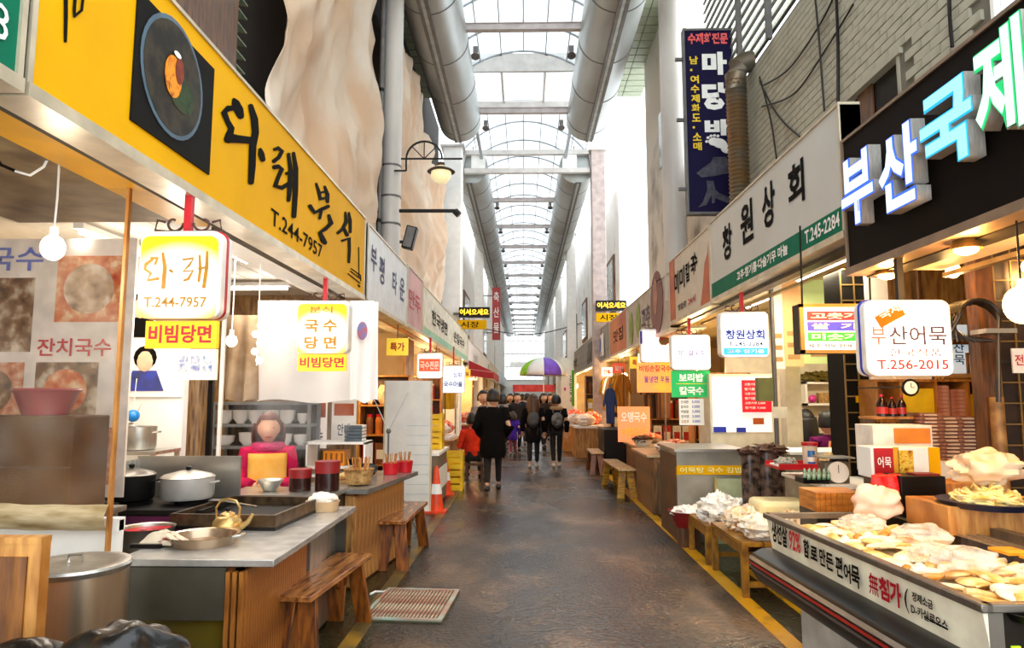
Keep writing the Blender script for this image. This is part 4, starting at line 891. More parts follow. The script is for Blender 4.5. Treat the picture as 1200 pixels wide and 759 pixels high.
t = thing('painted_panel', 'white painted panel standing below the vinyl curtain', 'panel', (-2.8, YV + .07, 0)); bx(-.8, 0, 0, .82, .04, .95).build('board', white, t); bx(-.8, -.01, .9, .82, .05, .96).build('top_rail', white, t)
t = thing('side_table', 'steel table behind the vinyl carrying the brown box', 'table', (-2.95, 3.75, 0)); cbx(0, 0, .9, 1.3, .5, .03).build('top', steel, t)
for x in (-.6, .6):
    for y in (-.2, .2): cbx(x, y, 0, .04, .04, .9).build('leg', steel, t)
p = WY(92, 600, 3.65); q = WY(92, 487, 3.65)
t = thing('storage_box', 'large brown box behind the vinyl with a red basin on it', 'box', (p.x - .4, 3.72, .93)); hh = q.z - .93
bxm = pm('brown_box', '47290c', rough=.85, h2='6a4416', scale=3)
cbx(0, 0, 0, .8, .32, hh).build('body', bxm, t, bevel=.01); cbx(0, -.162, hh * .48, .8, .006, .01).build('groove', dark_wood, t)
c = WY(50, 470, 3.72)
t = thing('basin', 'dark red plastic basin on the brown box', 'basin', (c.x, 3.75, q.z + .002)); MB().lathe([(0, 0), (.11, 0), (.155, .12), (.17, .135), (.165, .145), (.145, .125), (.1, .015), (0, .015)], 28).build('bowl', pm('maroon_plastic', '8a2434', rough=.35), t)
# poster wall behind vinyl
t = thing('menu_banner', 'pale banner of food photos behind the vinyl curtain', 'banner', (-3.45, 4.5, .9)); bx(-.75, 0, 0, .83, .02, 1.72).build('sheet', pm('banner_cloth', 'e4d8cc', rough=.7), t)
fds = [food('print_a', ['4a3a30', '8a6a50', 'd8c8b0'], 9), food('print_b', ['b03a20', 'd07848', 'e8c8a0'], 12), food('print_c', ['6a5040', 'c0a080', 'f0e0d0'], 8), food('print_d', ['a85838', 'c88a6a', 'd8b8a0'], 18)]
for i, (a, z, c, z2) in enumerate(((-.7, .95, .15, 1.45), (.3, 1.15, .75, 1.6), (-.7, .5, -.35, .88), (-.3, .5, .12, .88), (.2, .5, .62, .88), (-.7, .08, -.35, .45), (-.28, .08, .25, .45), (.32, .08, .75, .45))): 
    f = bx(a, -.006, z, c, -.001, z2).build('food_print', fds[i % 4], t)
    MB().lathe([(0, 0), (.001, 0), (min(c - a, z2 - z) * .38, 0), (min(c - a, z2 - z) * .38, .004)], 20, Matrix.Translation(((a + c) / 2, -.008, (z + z2) / 2)) @ Matrix.Rotation(PI / 2, 4, 'X')).build('dish_print', fds[(i + 1) % 4], f)
text('모듬국수', pm('blue_print', '5060b8'), t, (-.6, -.008, 1.5), .8, .16); text('잔치국수', rink, t, (.2, -.008, .92), .5, .12)

# near cupboard, pot, bags
pA = WY(47, 640, 2.25)
t = thing('wooden_screen', 'x', 'screen', (pA.x - .35 + .02, 2.25, 0)); zt = WY(47, 628, 2.25).z
t['label'] = 'orange-edged brown wooden screen board at the left edge in front'
cbx(0, 0, 0, .7, .045, zt - .02).build('body', ply, t); cbx(0, 0, zt - .02, .7, .05, .02).build('top', ply, t)
bx(-.33, -.03, .05, .31, -.0226, zt - .06).build('panel', wood('cupboard_wood', '5a300c', '8f571c', (6, 6, 1)), t)
pP = WY(85, 662, 2.85)
t = thing('stock_pot', 'big steel stock pot with a flat lid beside the wooden screen board', 'pot', (pP.x - .02, 2.9, .28))
ph_ = pP.z - .28
MB().lathe([(0, 0), (.19, 0), (.2, .02), (.2, ph_ - .02), (.195, ph_ - .02), (0, ph_ - .03)], 36).build('body', pm('warm_steel', 'c2ad92', rough=.3, metal=.85, var=.2, scale=3, stretch=(4, 4, .3)), t)
ld = MB().lathe([(.205, ph_ - .03), (.212, ph_ - .01), (.205, ph_), (.17, ph_ + .004), (.15, ph_ - .006), (.05, ph_ - .003), (0, ph_)], 36).build('lid', steel, t); MB().tube([(-.03, 0, ph_), (-.03, 0, ph_ + .03), (.03, 0, ph_ + .03), (.03, 0, ph_)], .006).build('lid_handle', steel, ld)
t2 = thing('gas_ring', 'dark stand under the big stock pot', 'stand', (pP.x - .02, 2.9, 0)); cbx(0, 0, .24, .4, .36, .038).build('top', iron, t2)
for x in (-.17, .17):
    for y in (-.15, .15): cbx(x, y, 0, .03, .03, .24).build('leg', iron, t2)
bagm = pm('black_bag_vinyl', '0d0c0c', rough=.28, var=.3, bump=.5, scale=9)
def bagmesh(rx, ry, rz, seed, n=22, m=14): return MB().ball((0, 0, rz * .85), rx, ry, rz, 36, 24, .3, 2.0, seed)
t = thing('stacked_crates', 'black crate under the shiny black bags in the left foreground', 'crate', (-1.18, 2.02, 0)); cbx(-.1, 0, 0, .85, .3, .66).build('body', black, t, bevel=.015)
for k in range(3): cbx(-.1, -.155, .1 + .2 * k, .8, .01, .03).build('rib', iron_grey, t)
t = thing('rubbish_bag', 'shiny black bag at the far left of the foreground', 'bag', (-1.46, 2.02, .665)); bagmesh(.18, .14, .1, 3).build('bag', bagm, t)
t = thing('rubbish_bag', 'shiny black bag on the crate right of its twin in the foreground', 'bag', (-1.14, 2.02, .665)); bagmesh(.17, .14, .13, 8).build('bag', bagm, t)

# partition posters
t = thing('poster', 'poster of a smiling cook in blue on the white partition', 'poster', (-3.12, 5.68, 1.55)); bx(-.26, 0, 0, .26, .01, .95).build('sheet', white, t)
for x, z in ((-.12, .5), (-.06, .05)):
    h = MB().ball((x, -.006, z + .25), .07, .004, .09, 12, 6).build('face_print', pm('skin_print', 'e0b898'), t); MB().ball((x, -.004, z + .28), .1, .004, .1, 12, 6).build('hair_print', ink, t)
    fixn(MB().prism([(x - .17, z), (x + .17, z), (x + .1, z + .17), (x - .1, z + .17)], .001, .006, Matrix.Rotation(PI / 2, 4, 'X')).build('jacket_print', pm('blue_jacket_print', '3040a8', h2='30343c', scale=8) if z < .2 else ink, t))
text('원조', rink, t, (.05, -.008, .75), .18, .12)
t = thing('poster', 'small food poster beside the smiling cook poster', 'poster', (-3.98, 5.68, 1.9)); bx(-.2, 0, 0, .2, .01, .5).build('sheet', white, t); bx(-.17, -.004, .2, .17, -.001, .46).build('photo_print', fds[0], t)
t = thing('wooden_post', 'rough split timber post beside the bowl rack', 'post', (WY(228, 500, 6.2).x, 6.2, 0)); MB().lathe([(.1, 0), (.115, .5), (.09, 1.2), (.1, 2), (.11, 2.73)], 9, None, 1, 1).build('shaft', wood('rough_bark', '5c3f26', 'b08a5c', (9, 9, .8)), t)
bx(.13, -.05, 0, .17, -.01, 2.73).build('pipe', black, t); bx(.23, -.05, 0, .26, -.02, 2.4).build('pipe', white, t)
t = thing('blue_ball', 'small blue balloon hanging at the partition', 'balloon', WY(156, 487, 5.5)); MB().ball((0, 0, 0), .05, n=16, m=10).build('ball', pm('blue_rubber', '1a7fd0', rough=.25), t); MB().tube([(0, 0, .05), (0, .02, .3)], .003).build('string', white, t)
t = thing('hanging_ladle', 'round steel sieve hanging below the blue balloon', 'sieve', WY(152, 503, 5.5)); MB().ball((0, 0, 0), .055, .02, .055, 14, 8).build('sieve', steel, t); MB().tube([(0, .02, .05), (0, .15, .2)], .004).build('handle', steel, t)

# stove unit behind the counter
def pot(name, label, cat, x, y, z, r, h, m, lid=None, handles=True, knob=True):
    t = thing(name, label, cat, (x, y, z)); MB().lathe([(0, 0), (r * .93, 0), (r, .02), (r, h), (r * 1.03, h + .004), (r * .96, h), (r * .94, .02), (0, .015)], 28).build('body', m, t)
    if handles:
        for s in (-1, 1): MB().tube([(s * r, -.035, h * .75), (s * (r + .03), -.03, h * .78), (s * (r + .03), .03, h * .78), (s * r, .035, h * .75)], .007).build('handle', m, t)
    if lid: 
        l = MB().lathe([(r * 1.03, h + .004), (r * .9, h + .02), (r * .3, h + .045), (0, h + .05)], 28).build('lid', lid, t)
        if knob: MB().lathe([(0, h + .045), (.014, h + .05), (.02, h + .07), (0, h + .08)], 10).build('knob', black, l)
    return t
a = WY(165, 600, 4.7); c = WY(255, 550, 4.7)
t = thing('stove', 'steel cooking range behind the counter with black pots', 'stove', (-2.45, 4.75, 0)); 
cbx(0, 0, 0, .75, .6, .8).build('body', steel_dark, t); cbx(0, 0, .8, .78, .64, .03).build('top', iron, t); bx(-.375, -.32, .62, .375, -.3, .79).build('control_panel', pm('magenta_sheen_steel', '5a3050', rough=.3, metal=.5, h2='8a3a6a', scale=4), t)
for x in (-.38,): bx(x, -.3, .83, x + .02, .3, 1.1).build('side_guard', steel, t)
bx(-.38, .28, .83, .38, .3, 1.12).build('back_guard', steel, t)
for x in (-.19, .19): MB().lathe([(.1, .83), (.11, .85), (.06, .86), (0, .85)], 16).build('burner', iron, t, loc=(x, -.05, 0))
pot('cooking_pot', 'sooty black cooking pot steaming on the range', 'pot', -2.66, 4.66, .865, .15, .16, pm('sooty_black', '090706', rough=.6, spec=.2), pm('grey_lid', '6f6b66', rough=.3, metal=.7))
pot('steamer_pot', 'wide pale steel steamer with a domed lid on the range', 'pot', -2.3, 4.72, .865, .17, .14, pm('pale_steamer', 'b8b8b4', rough=.35, metal=.3), steel)
t = thing('back_shelf', 'steel shelf at the partition with saucepans', 'shelf', (-3.15, 5.3, 0)); 
for z in (.55, 1.12): cbx(0, 0, z, .8, .4, .025).build('shelf_board', steel, t)
for x in (-.38, .38):
    for y in (-.18, .18): cbx(x, y, 0, .03, .03, 1.14).build('leg', steel, t)
pot('saucepan', 'tall steel pot on the shelf by the partition', 'pot', -3.0, 5.3, 1.15, .14, .17, steel, None)
pot('saucepan', 'low steel pan on the shelf, left of the tall pot', 'pot', -3.32, 5.3, 1.15, .1, .08, steel, None)
pot('green_basin', 'lime green bowl on the lower shelf by the partition', 'bowl', -2.95, 5.25, .58, .11, .09, pm('lime_plastic', '8fc41c', rough=.35), None, False)
bulb('bright bulb low behind the vinyl edge', -3.2, 4.9, 2.25, CL, 1.5, 'fff0d8', .04)

# the main counter
CT = .76
c0 = WZ(135, 655, CT); c1 = WZ(322, 652, CT); c2 = WZ(409, 594, CT)
xa, xb, ya, yb = c0.x, c1.x, c0.y, c2.y + .05
t = thing('counter', 'steel-topped food counter with ribbed wooden side in the left foreground', 'counter', ((xa + xb) / 2, (ya + yb) / 2, 0)); W_ = (xb - xa) / 2; L = (yb - ya) / 2
bx(-W_, -L, CT - .035, W_ + .02, L, CT).build('steel_top', pm('scratched_steel', 'b8b6b1', rough=.25, metal=.45, var=.2, scale=9), t, bevel=.004)
bx(-W_ + .01, -L + .01, .47, W_ - .22, -L + .03, CT - .04).build('apron', pm('apron_steel', '46443a', rough=.35, metal=.6, h2='6c695c', scale=2), t); bx(-W_ + .01, -L + .05, 0, W_ - .2, -L + .07, .47).build('lower_panel', pm('yellow_reflection_steel', '4a4326', rough=.3, metal=.4, h2='7c6a1c', scale=1.5), t)  # lower panel: yellow reflection put into the steel's colour
q = MB().box(W_ - .18, -L + .03, 0, W_ - .14, L - .65, CT - .04).box(W_ - .22, -L + .03, 0, W_ - .14, -L + .05, CT - .04); q.build('side_panel', bench_wood, t)
sl = MB(); n = int((2 * L - .7) / .035)
sm = cbx(0, 0, .02, .02, .031, CT - .08).mesh('batten', wood('batten_wood', '6e3c12', 'b8752e', (6, 6, 1)))
for k in range(n): part('batten', sm, t, (W_ - .132, -L + .05 + .035 * k, 0))
for k in range(3): part('batten', sm, t, (W_ - .205 + .033 * k, -L + .018, 0))
bx(W_ - .18, L - .62, .02, W_ - .12, L, CT - .04).build('end_cabinet', steel, t); bx(-W_ + .02, L - .04, 0, W_ - .05, L, CT - .04).build('back_panel', steel_dark, t)
CX, CY = t.location.x, t.location.y
# things on the counter
def at(px, py, z=CT): return WZ(px, py, z)
p = at(228, 642)
t = thing('frying_pan', 'wide shallow steel pan near the counter edge', 'pan', (p.x, p.y + .1, CT + .001)); MB().lathe([(0, 0), (.155, 0), (.175, .05), (.185, .055), (.17, .05), (.15, .008), (0, .008)], 32).build('body', pm('tan_steel', 'b49c82', rough=.25, metal=.8), t)
for s in (-1, 1): MB().tube([(s * .17, -.04, .045), (s * .21, -.03, .05), (s * .21, .03, .05), (s * .17, .04, .045)], .006).build('handle', steel, t)
p = at(190, 640)
t = thing('dish_towel', 'crumpled striped dish towel beside the shallow pan', 'towel', (p.x - .01, p.y + .03, CT + .002))
MB().grid(lambda u, v: (-.11 + .22 * u, -.07 + .14 * v, .012 + .06 * math.sin(PI * u) ** .6 * math.sin(PI * v) ** .6 * (1 + .5 * noise.noise(Vector((u * 5, v * 5, 1))))), 22, 16).build('cloth', pm('striped_cloth', 'e0d2b8', rough=.9, h2='8a3a30', scale=12, lo=.6, hi=.66, stretch=(1, 4, 1)), t, solid=.01)
bx(-.13, -.09, -.0, .03, -.06, .02).build('knife_handle', black, t)
p = at(266, 626)
t = thing('kettle', 'brass kettle with an upright hoop handle on the counter', 'kettle', (p.x, p.y + .0, CT + .001)); br_ = pm('brass', 'c9a86a', rough=.3, metal=.75, var=.2)
MB().lathe([(0, 0), (.065, 0), (.085, .03), (.082, .07), (.06, .1), (.035, .108), (0, .11)], 24).build('body', br_, t)
l = MB().lathe([(.045, .1), (.04, .118), (.015, .13), (0, .132)], 16).build('lid', br_, t); MB().ball((0, 0, .14), .012).build('lid_knob', black, l)
MB().tube([(.075, 0, .04), (.12, 0, .07), (.145, 0, .115)], [.02, .014, .01], 10).build('spout', br_, t)
MB().tube([(-.065, 0, .09), (-.07, 0, .15), (-.045, 0, .19), (.0, 0, .2), (.045, 0, .19), (.07, 0, .15), (.065, 0, .09)], .007).build('hoop_handle', br_, t)
t = thing('griddle_tray', 'long black griddle tray with a steel rim on the counter', 'griddle', (-1.78, 4.53, CT + .001)); gw_, gl = .33, .38
bx(-gw_, -gl, 0, gw_, gl, .02).build('base', iron, t)
for b_ in ((-gw_, -gl, .02, gw_, -gl + .02, .09), (-gw_, gl - .02, .02, gw_, gl, .09), (-gw_, -gl + .02, .02, -gw_ + .02, gl - .02, .09), (gw_ - .02, -gl + .02, .02, gw_, gl - .02, .09)): bx(*b_).build('rim_side', pm('brown_steel', '6a543c', rough=.35, metal=.6, h2='221a12', scale=12), t)
bx(-gw_ + .03, -gl + .05, .03, gw_ - .03, gl - .05, .035).build('hot_plate', pm('greasy_black', '060505', rough=.6, spec=.2), t)
t.rotation_euler.z = R(-4)
t = thing('spatula', 'steel spatula lying across the griddle tray', 'spatula', (-1.86, 4.55, CT + .1)); MB().tube([(-.18, .1, 0), (.17, -.16, .0)], .007).build('handle', steel, t); bx(-.26, .09, -.004, -.16, .17, .0).build('blade', steel, t)
p = WY(175, 622, 4.0)
t = thing('sauce_basin', 'round steel basin of bright red sauce behind the towel', 'basin', (p.x - .02, 4.02, 0)); zs = .8
MB().lathe([(.0, .62), (.11, .62), (.145, zs), (.15, zs + .005), (.137, zs), (.11, .64), (0, .63)], 24).build('bowl', steel, t); MB().lathe([(0, zs - .02), (.137, zs - .015), (0, zs - .012)], 24).build('sauce', food('red_sauce', ['a0101c', 'd81830', '8a0c14'], 20, .25, .4), t); cbx(0, 0, 0, .2, .2, .62).build('stool', steel_dark, t)
p = at(379, 598)
t = thing('towel_basket', 'folded white towel in a small tub at the far end of the counter', 'towel', (p.x, p.y - .02, CT + .001)); MB().lathe([(0, 0), (.09, 0), (.11, .07), (.1, .07), (0, .02)], 18, None, 1.1, .8).build('tub', pm('tan_tub', 'c0a078', rough=.5), t)
MB().ball((0, 0, .08), .1, .075, .045, 18, 10, .35, 2.5, 5).build('towel', pm('white_towel', 'e8e0d4', rough=.9, bump=.4, scale=15), t)
# low steel table in behind with red jars
t = thing('prep_table', 'steel preparation table with red sauce jars behind the counter', 'table', (-1.88, 5.5, 0)); cbx(0, 0, .78, .85, .5, .03).build('top', steel, t); cbx(0, 0, .1, .8, .45, .68).build('cabinet', steel_dark, t)
def jar(label, x, y, z, r, h, mb, ml_, group=None):
    t = thing('sauce_jar', label, 'jar', (x, y, z), group=group); MB().lathe([(0, 0), (r, 0), (r, h * .6), (r * .9, h * .62), (0, h * .6)], 18).build('glass', mb, t); MB().lathe([(r * 1.03, h * .6), (r * 1.05, h), (0, h)], 18).build('lid', ml_, t); return t
dk = pm('dark_sauce', '2a1210', rough=.2); rl = pm('red_lid', '8a1a1c', rough=.4)
jar('short jar of dark sauce with a red lid, left of the jar pair', -1.78, 5.5, .812, .085, .17, dk, rl); jar('tall jar of dark sauce with a red lid, right of the jar pair', -1.57, 5.52, .812, .095, .23, dk, rl)
t = thing('steel_bowl', 'steel bowl left of the sauce jars', 'bowl', (-2.02, 5.5, .812)); MB().lathe([(0, 0), (.05, 0), (.1, .08), (.105, .085), (.09, .08), (0, .01)], 20).build('bowl', steel, t)
t = thing('wicker_basket', 'wicker basket with bottles and bamboo skewers on the second counter', 'basket', (-1.42, 5.95, .812)); wk = pm('wicker', 'c29a5e', rough=.7, h2='7a5428', scale=30, bump=.6)
MB().lathe([(0, 0), (.1, 0), (.13, .12), (.14, .125), (.11, .11), (0, .02)], 20).build('basket', wk, t)
for k in range(14): a_ = random.uniform(0, 6.28); r_ = random.uniform(.02, .09); MB().tube([(r_ * math.cos(a_), r_ * math.sin(a_), .03), (1.6 * r_ * math.cos(a_), 1.6 * r_ * math.sin(a_), .22)], .006, 5).build('skewer', ply, t)

# second counter
c0 = WZ(408, 580, .8); c1 = WZ(475, 560, .8)
t = thing('counter', 'second wood-sided food counter with a grey metal top, beside the white board', 'counter', (-1.52, 6.35, 0)); t.rotation_euler.z = R(-8)
bx(-.3, -.65, .76, .34, .75, .8).build('metal_top', pm('grey_counter', '8f8d88', rough=.25, metal=.5), t); bx(-.26, -.6, 0, .2, .7, .76).build('body', bench_wood, t)
pk = cbx(0, 0, .02, .02, .09, .72).mesh('plank', wood('counter_plank', '7a4c22', 'c69252', (5, 5, 1)))
for k in range(14): part('plank', pk, t, (.215, -.6 + .093 * k, 0))
pk2 = cbx(0, 0, .02, .09, .02, .72).mesh('plank', MC['counter_plank'])
for k in range(5): part('plank', pk2, t, (-.22 + .1 * k, -.615, 0))
for i, (x, y) in enumerate(((-1.3, 6.75), (-1.2, 6.95))):
    t = thing('red_tub', ['red tub of chopsticks on the second counter', 'second red tub on the counter, nearer the street'][i], 'tub', (x, y, .802)); MB().lathe([(0, 0), (.07, 0), (.085, .11), (.075, .1), (0, .01)], 18).build('tub', red, t)
    for k in range(8): a_ = k * .8; MB().tube([(.03 * math.cos(a_), .03 * math.sin(a_), .02), (.06 * math.cos(a_), .06 * math.sin(a_), .2)], .005, 5).build('chopstick', ply, t)
t = thing('black_bag', 'small black bag lying on the second counter', 'bag', (-1.55, 6.7, .802)); MB().ball((0, 0, .05), .13, .09, .06, 16, 10, .4, 2, 4).build('bag', bagm, t)
t = thing('bread_tray', 'tray of fried dough twists on the second counter', 'tray', (-1.62, 6.2, .802)); cbx(0, 0, 0, .3, .3, .02).build('tray', wk, t)
dm_ = food('dough', ['c08a48', 'e8cc90', 'a86a30'], 20)
for k in range(9): MB().tube([(-.1 + .1 * (k % 3) + .03 * math.sin(j * 1.2), -.11 + .1 * (k // 3) + .02 * j, .045 + .01 * math.cos(j * 2)) for j in range(5)], .02, 7).build('dough_twist', dm_, t)
# shelf unit white with books
Ys = 7.3
t = thing('shelf_unit', 'white two-tier shelf behind the second counter', 'shelf', (-1.95, Ys, 0)); z1 = WY(430, 517, Ys).z
for z in (.75, z1 - .25, z1): cbx(0, 0, z - .02, .62, .35, .025).build('shelf_board', white, t)
for x in (-.3, .3): cbx(x, 0, 0, .02, .35, z1).build('side', white, t)
p = WY(446, 512, Ys)
mb_ = pm('book_grey', '4a5660', rough=.5)
for k in range(5):
    t = thing('book', 'dark-spined notebook in the stack on the white shelf, %s' % ('lowest', 'second from the bottom', 'middle', 'second from the top', 'topmost')[k], 'book', (-1.78, Ys - .02, z1 + .008 + k * .034), group='notebooks stacked on the white shelf'); cbx(0, 0, .003, .17, .22, .026).build('pages', white, t); cbx(-.0, -.003, 0, .18, .23, .003).build('cover', mb_, t); cbx(0, -.113, .0, .18, .006, .03).build('spine', mb_, t)
t = thing('orange_crate', 'orange plastic crate on the lower tier of the white shelf', 'crate', (-1.98, Ys, z1 - .243)); cbx(0, 0, 0, .22, .25, .15).build('body', pm('orange_plastic', 'e08a10', rough=.4), t)
for k in range(4): cbx(-.08 + .055 * k, -.128, .03, .02, .006, .1).build('slot', pm('dark_amber', '8a4a08'), t)
t = thing('black_bowl', 'black bowl on the lower tier beside the orange crate', 'bowl', (-1.8, Ys, z1 - .243)); MB().lathe([(0, 0), (.04, 0), (.08, .06), (.07, .06), (0, .01)], 16).build('bowl', black, t)
# notice papers behind
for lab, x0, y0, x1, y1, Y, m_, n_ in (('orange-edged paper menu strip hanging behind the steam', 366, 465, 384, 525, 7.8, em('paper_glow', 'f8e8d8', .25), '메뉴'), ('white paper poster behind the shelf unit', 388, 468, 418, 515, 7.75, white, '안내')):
    a, c = WY(x0, y1, Y), WY(x1, y0, Y); t = thing('paper_notice', lab, 'notice', ((a.x + c.x) / 2, Y, a.z)); wd, ht = c.x - a.x, c.z - a.z
    cbx(0, 0, 0, wd, .01, ht).build('sheet', m_, t); text(n_, navy, t, (-wd * .25, -.008, ht * .1), wd * .5, ht * .3); cbx(0, -.007, ht * .6, wd * .8, .003, ht * .3).build('print_block', org, t)

# bowl rack with white bowls
a, c = WY(245, 580, 7.35), WY(362, 470, 7.35)
t = thing('bowl_rack', 'grey steel rack of white bowls at the back of the kitchen', 'rack', ((a.x + c.x) / 2, 7.55, 0)); rw = (c.x - a.x) / 2
rk = pm('rack_grey', '85898e', rough=.4, metal=.4)
zz = [WY(300, y, 7.35).z for y in (523, 497, 471)]
for z in zz: cbx(0, 0, z - .03, 2 * rw, .38, .03).build('shelf_board', rk, t)
for x in (-rw, rw):
    for y in (-.17, .17): cbx(x, y, 0, .035, .035, zz[2]).build('upright', rk, t)
cbx(0, .18, .1, 2 * rw, .01, zz[2] - .1).build('back_panel', wood('rack_back', '4a4038', '7a6c60', (5, 5, 1)), t)
bt_ = thing('sink_trough', 'long blue-grey steel sink under the bowl rack', 'sink', (t.location.x, 7.1, 0)); cbx(0, 0, .62, 2 * rw - .1, .35, .25).build('trough', pm('bluish_steel', '6c7684', rough=.3, metal=.7), bt_); 
for x in (-rw + .2, rw - .2): cbx(x, 0, 0, .04, .3, .62).build('leg', steel_dark, bt_)
bm_ = MB().lathe([(0, 0), (.05, 0), (.055, .012), (.092, .05), (.1, .14), (.094, .14), (.085, .055), (.045, .02), (0, .02)], 24).mesh('bowl', pm('white_ceramic', 'f0eeea', rough=.2, var=.03))
def bowlat(px, z, sc, lab, py_=None):
    x = WY(px, 490, 7.45).x; b0 = thing('white_bowl', lab, 'bowl', (x, 7.5, z + .002), group='white bowls on the rack'); o = part('bowl', bm_, b0); o.scale = sc; return b0
pos = ['leftmost', 'second from left', 'third from left', 'fourth from left', 'fifth from left', 'rightmost']
for k, px in enumerate((262, 280, 298, 316, 335, 353)): bowlat(px, zz[1], (.85, .85, 1.05) if k < 5 else (.6, .6, .8), 'white bowl on the upper rack shelf, ' + pos[k])
for k, (px, s) in enumerate(((263, (1, 1, .75)), (289, (.95, .95, 1.0)), (333, (.8, .8, .9)), (352, (.8, .8, .85)))): bowlat(px, zz[0], s, 'white bowl on the lower rack shelf, ' + ['leftmost', 'second from left', 'third from left', 'rightmost'][k])
# white banner cloths
def banner(label, p0, p1, ztop, zbot, m, wob=.04, prints=()):
    a, c = Vector(p0), Vector(p1)
    t = thing('cloth_banner', label, 'banner', (0, 0, 0))
    MB().grid(lambda u, v: (a.x + (c.x - a.x) * u, a.y + (c.y - a.y) * u + wob * math.sin(u * 13 + v * 2) * v + .05 * v * v, ztop + (zbot - ztop) * v + .02 * math.sin(u * 9) * v), 30, 12).build('cloth', m, t)
    for s_, u, z, w_, h_, mm in prints: text(s_, mm, t, (a.x + (c.x - a.x) * u, min(a.y, c.y) - .06, z), w_, h_)
    return t
wb = em('emissive_cloth', 'eeeae6', .08)  # brightness of the white cloth put in as faint emission
a, c = WY(298, 470, 7.0), WY(438, 352, 7.0)
banner('large white cloth banner behind the second yellow sign', (a.x, 7.0, 0), (c.x, 7.0, 0), c.z, a.z, wb, .03)
a, c = WY(408, 470, 6.6), WY(441, 352, 6.6)
t = banner('white cloth with a blue and red picture hanging right of the second yellow sign', (a.x, 6.6, 0), (c.x, 6.7, 0), c.z, a.z, wb, .02); MB().ball(((a.x + c.x) / 2, 6.58, a.z + .68), .05, .004, .09, 12, 8).build('figure_print', pm('blue_figure_print', '6080c0', h2='c06060', scale=14), t)
a, c = WY(258, 470, 6.9), WY(300, 380, 6.9)
tc_ = banner('draped beige cloth left of the white cloth banner', (a.x, 6.9, 0), (c.x, 6.95, 0), c.z + .1, a.z, pm('beige_drape', 'cbb394', rough=.8, h2='9c7c58', scale=4), .07)
t = thing('lamp_string', 'string of small white lamps hanging between the yellow signs', 'lamp', (WY(302, 400, 5.4).x, 5.4, 1.8)); MB().tube([(0, 0, 0), (0, 0, .935)], .004).build('cord', white, t)
for k in range(5): MB().ball((.02 * (-1) ** k, 0, .04 + .07 * k), .028).build('lamp_bead', em('bead_glow', 'ffffff', 2), t)

# benches
def bench(label, A, B_, wd, h, m_top, m_leg, tk=.035, style=0):
    A = Vector(A); B_ = Vector(B_); d = B_ - A; L = d.length; t = thing('bench', label, 'bench', ((A.x + B_.x) / 2, (A.y + B_.y) / 2, 0), math.atan2(d.y, d.x) - PI / 2)
    bx(-wd / 2, -L / 2, h - tk, wd / 2, L / 2, h).build('seat', m_top, t, bevel=.006)
    for s in (-1, 1):
        y = s * (L / 2 - .13)
        for e in (-1, 1):
            x0 = e * wd * .04; x1 = e * wd * .46; xo = e * wd * .62
            lo = sorted([(e * wd * .18), xo])
            q = MB(); top = sorted([0.001 * e, e * wd * .42])
            yy0 = y + s * .07
            q.hexa([(lo[0], yy0 - .018, 0), (lo[1], yy0 - .018, 0), (lo[1], yy0 + .018, 0), (lo[0], yy0 + .018, 0), (top[0], y - .018, h - tk), (top[1], y - .018, h - tk), (top[1], y + .018, h - tk), (top[0], y + .018, h - tk)])
            fixn(q.build('leg', m_leg, t, bevel=.004))
    q = MB().prism([(-L / 2 + .13, h - tk), (-L / 2 + .16, h - .17), (-L / 2 + .3, h - .17), (-L / 2 + .36, h - .11), (L / 2 - .36, h - .11), (L / 2 - .3, h - .17), (L / 2 - .16, h - .17), (L / 2 - .13, h - tk)], -.012, .012, Matrix(((0, 0, 1, 0), (1, 0, 0, 0), (0, 1, 0, 0), (0, 0, 0, 1))))
    fixn(q.build('apron', m_leg, t)); return t
A = (WZ(314, 697, .45) + WZ(363, 699, .45)) / 2; B_ = (WZ(392, 646, .45) + WZ(438, 649, .45)) / 2
bench('long varnished wooden bench beside the near counter', (A.x, A.y, 0), (B_.x, B_.y, 0), .26, .45, bench_top, bench_wood)
A = (WZ(444, 608, .45) + WZ(473.5, 612, .45)) / 2; B_ = (WZ(473.5, 586, .45) + WZ(502, 588, .45)) / 2
bench('shorter varnished wooden bench before the white board', (A.x, A.y, 0), (B_.x, B_.y, 0), .25, .45, bench_top, bench_wood)
# mat
cs = [WZ(455, 694, 0), WZ(527, 693, 0), WZ(520, 729, 0), WZ(432, 727, 0)]; cx_ = sum(c.x for c in cs) / 4; cy_ = sum(c.y for c in cs) / 4
t = thing('floor_mat', 'worn red and green rubber mat on the wet floor', 'mat', (cx_, cy_, .001), R(-4)); mw, ml2 = .29, .38
matm = pm('worn_mat', '8a4a34', rough=.7, h2='b8a890', scale=6, lo=.4, hi=.65)
bx(-mw, -ml2, 0, mw, ml2, .012).build('base', pm('mat_base', '3c4a34', rough=.7, h2='6a5a48', scale=4), t)
rm_ = cbx(0, 0, .012, .014, 2 * ml2 - .06, .008).mesh('rib', matm)
for k in range(20): part('rib', rm_, t, (-mw + .045 + k * .0265, 0, 0))
for b_ in ((-mw, -ml2, mw, -ml2 + .03), (-mw, ml2 - .03, mw, ml2), (mw - .035, -ml2 + .03, mw, ml2 - .03), (-mw, -ml2 + .03, -mw + .025, ml2 - .03)): bx(b_[0], b_[1], .012, b_[2], b_[3], .024).build('border', pm('mat_border', '9db0a0', rough=.6, h2='a05a40', scale=3), t)
t = thing('loose_cord', 'short white cord curled on the floor by the mat', 'cord', (0, 0, 0)); MB().tube([WZ(434, 696, .01), WZ(440, 693, .01), WZ(450, 693, .01), WZ(457, 690, .01)], .009).build('cord', white, t)

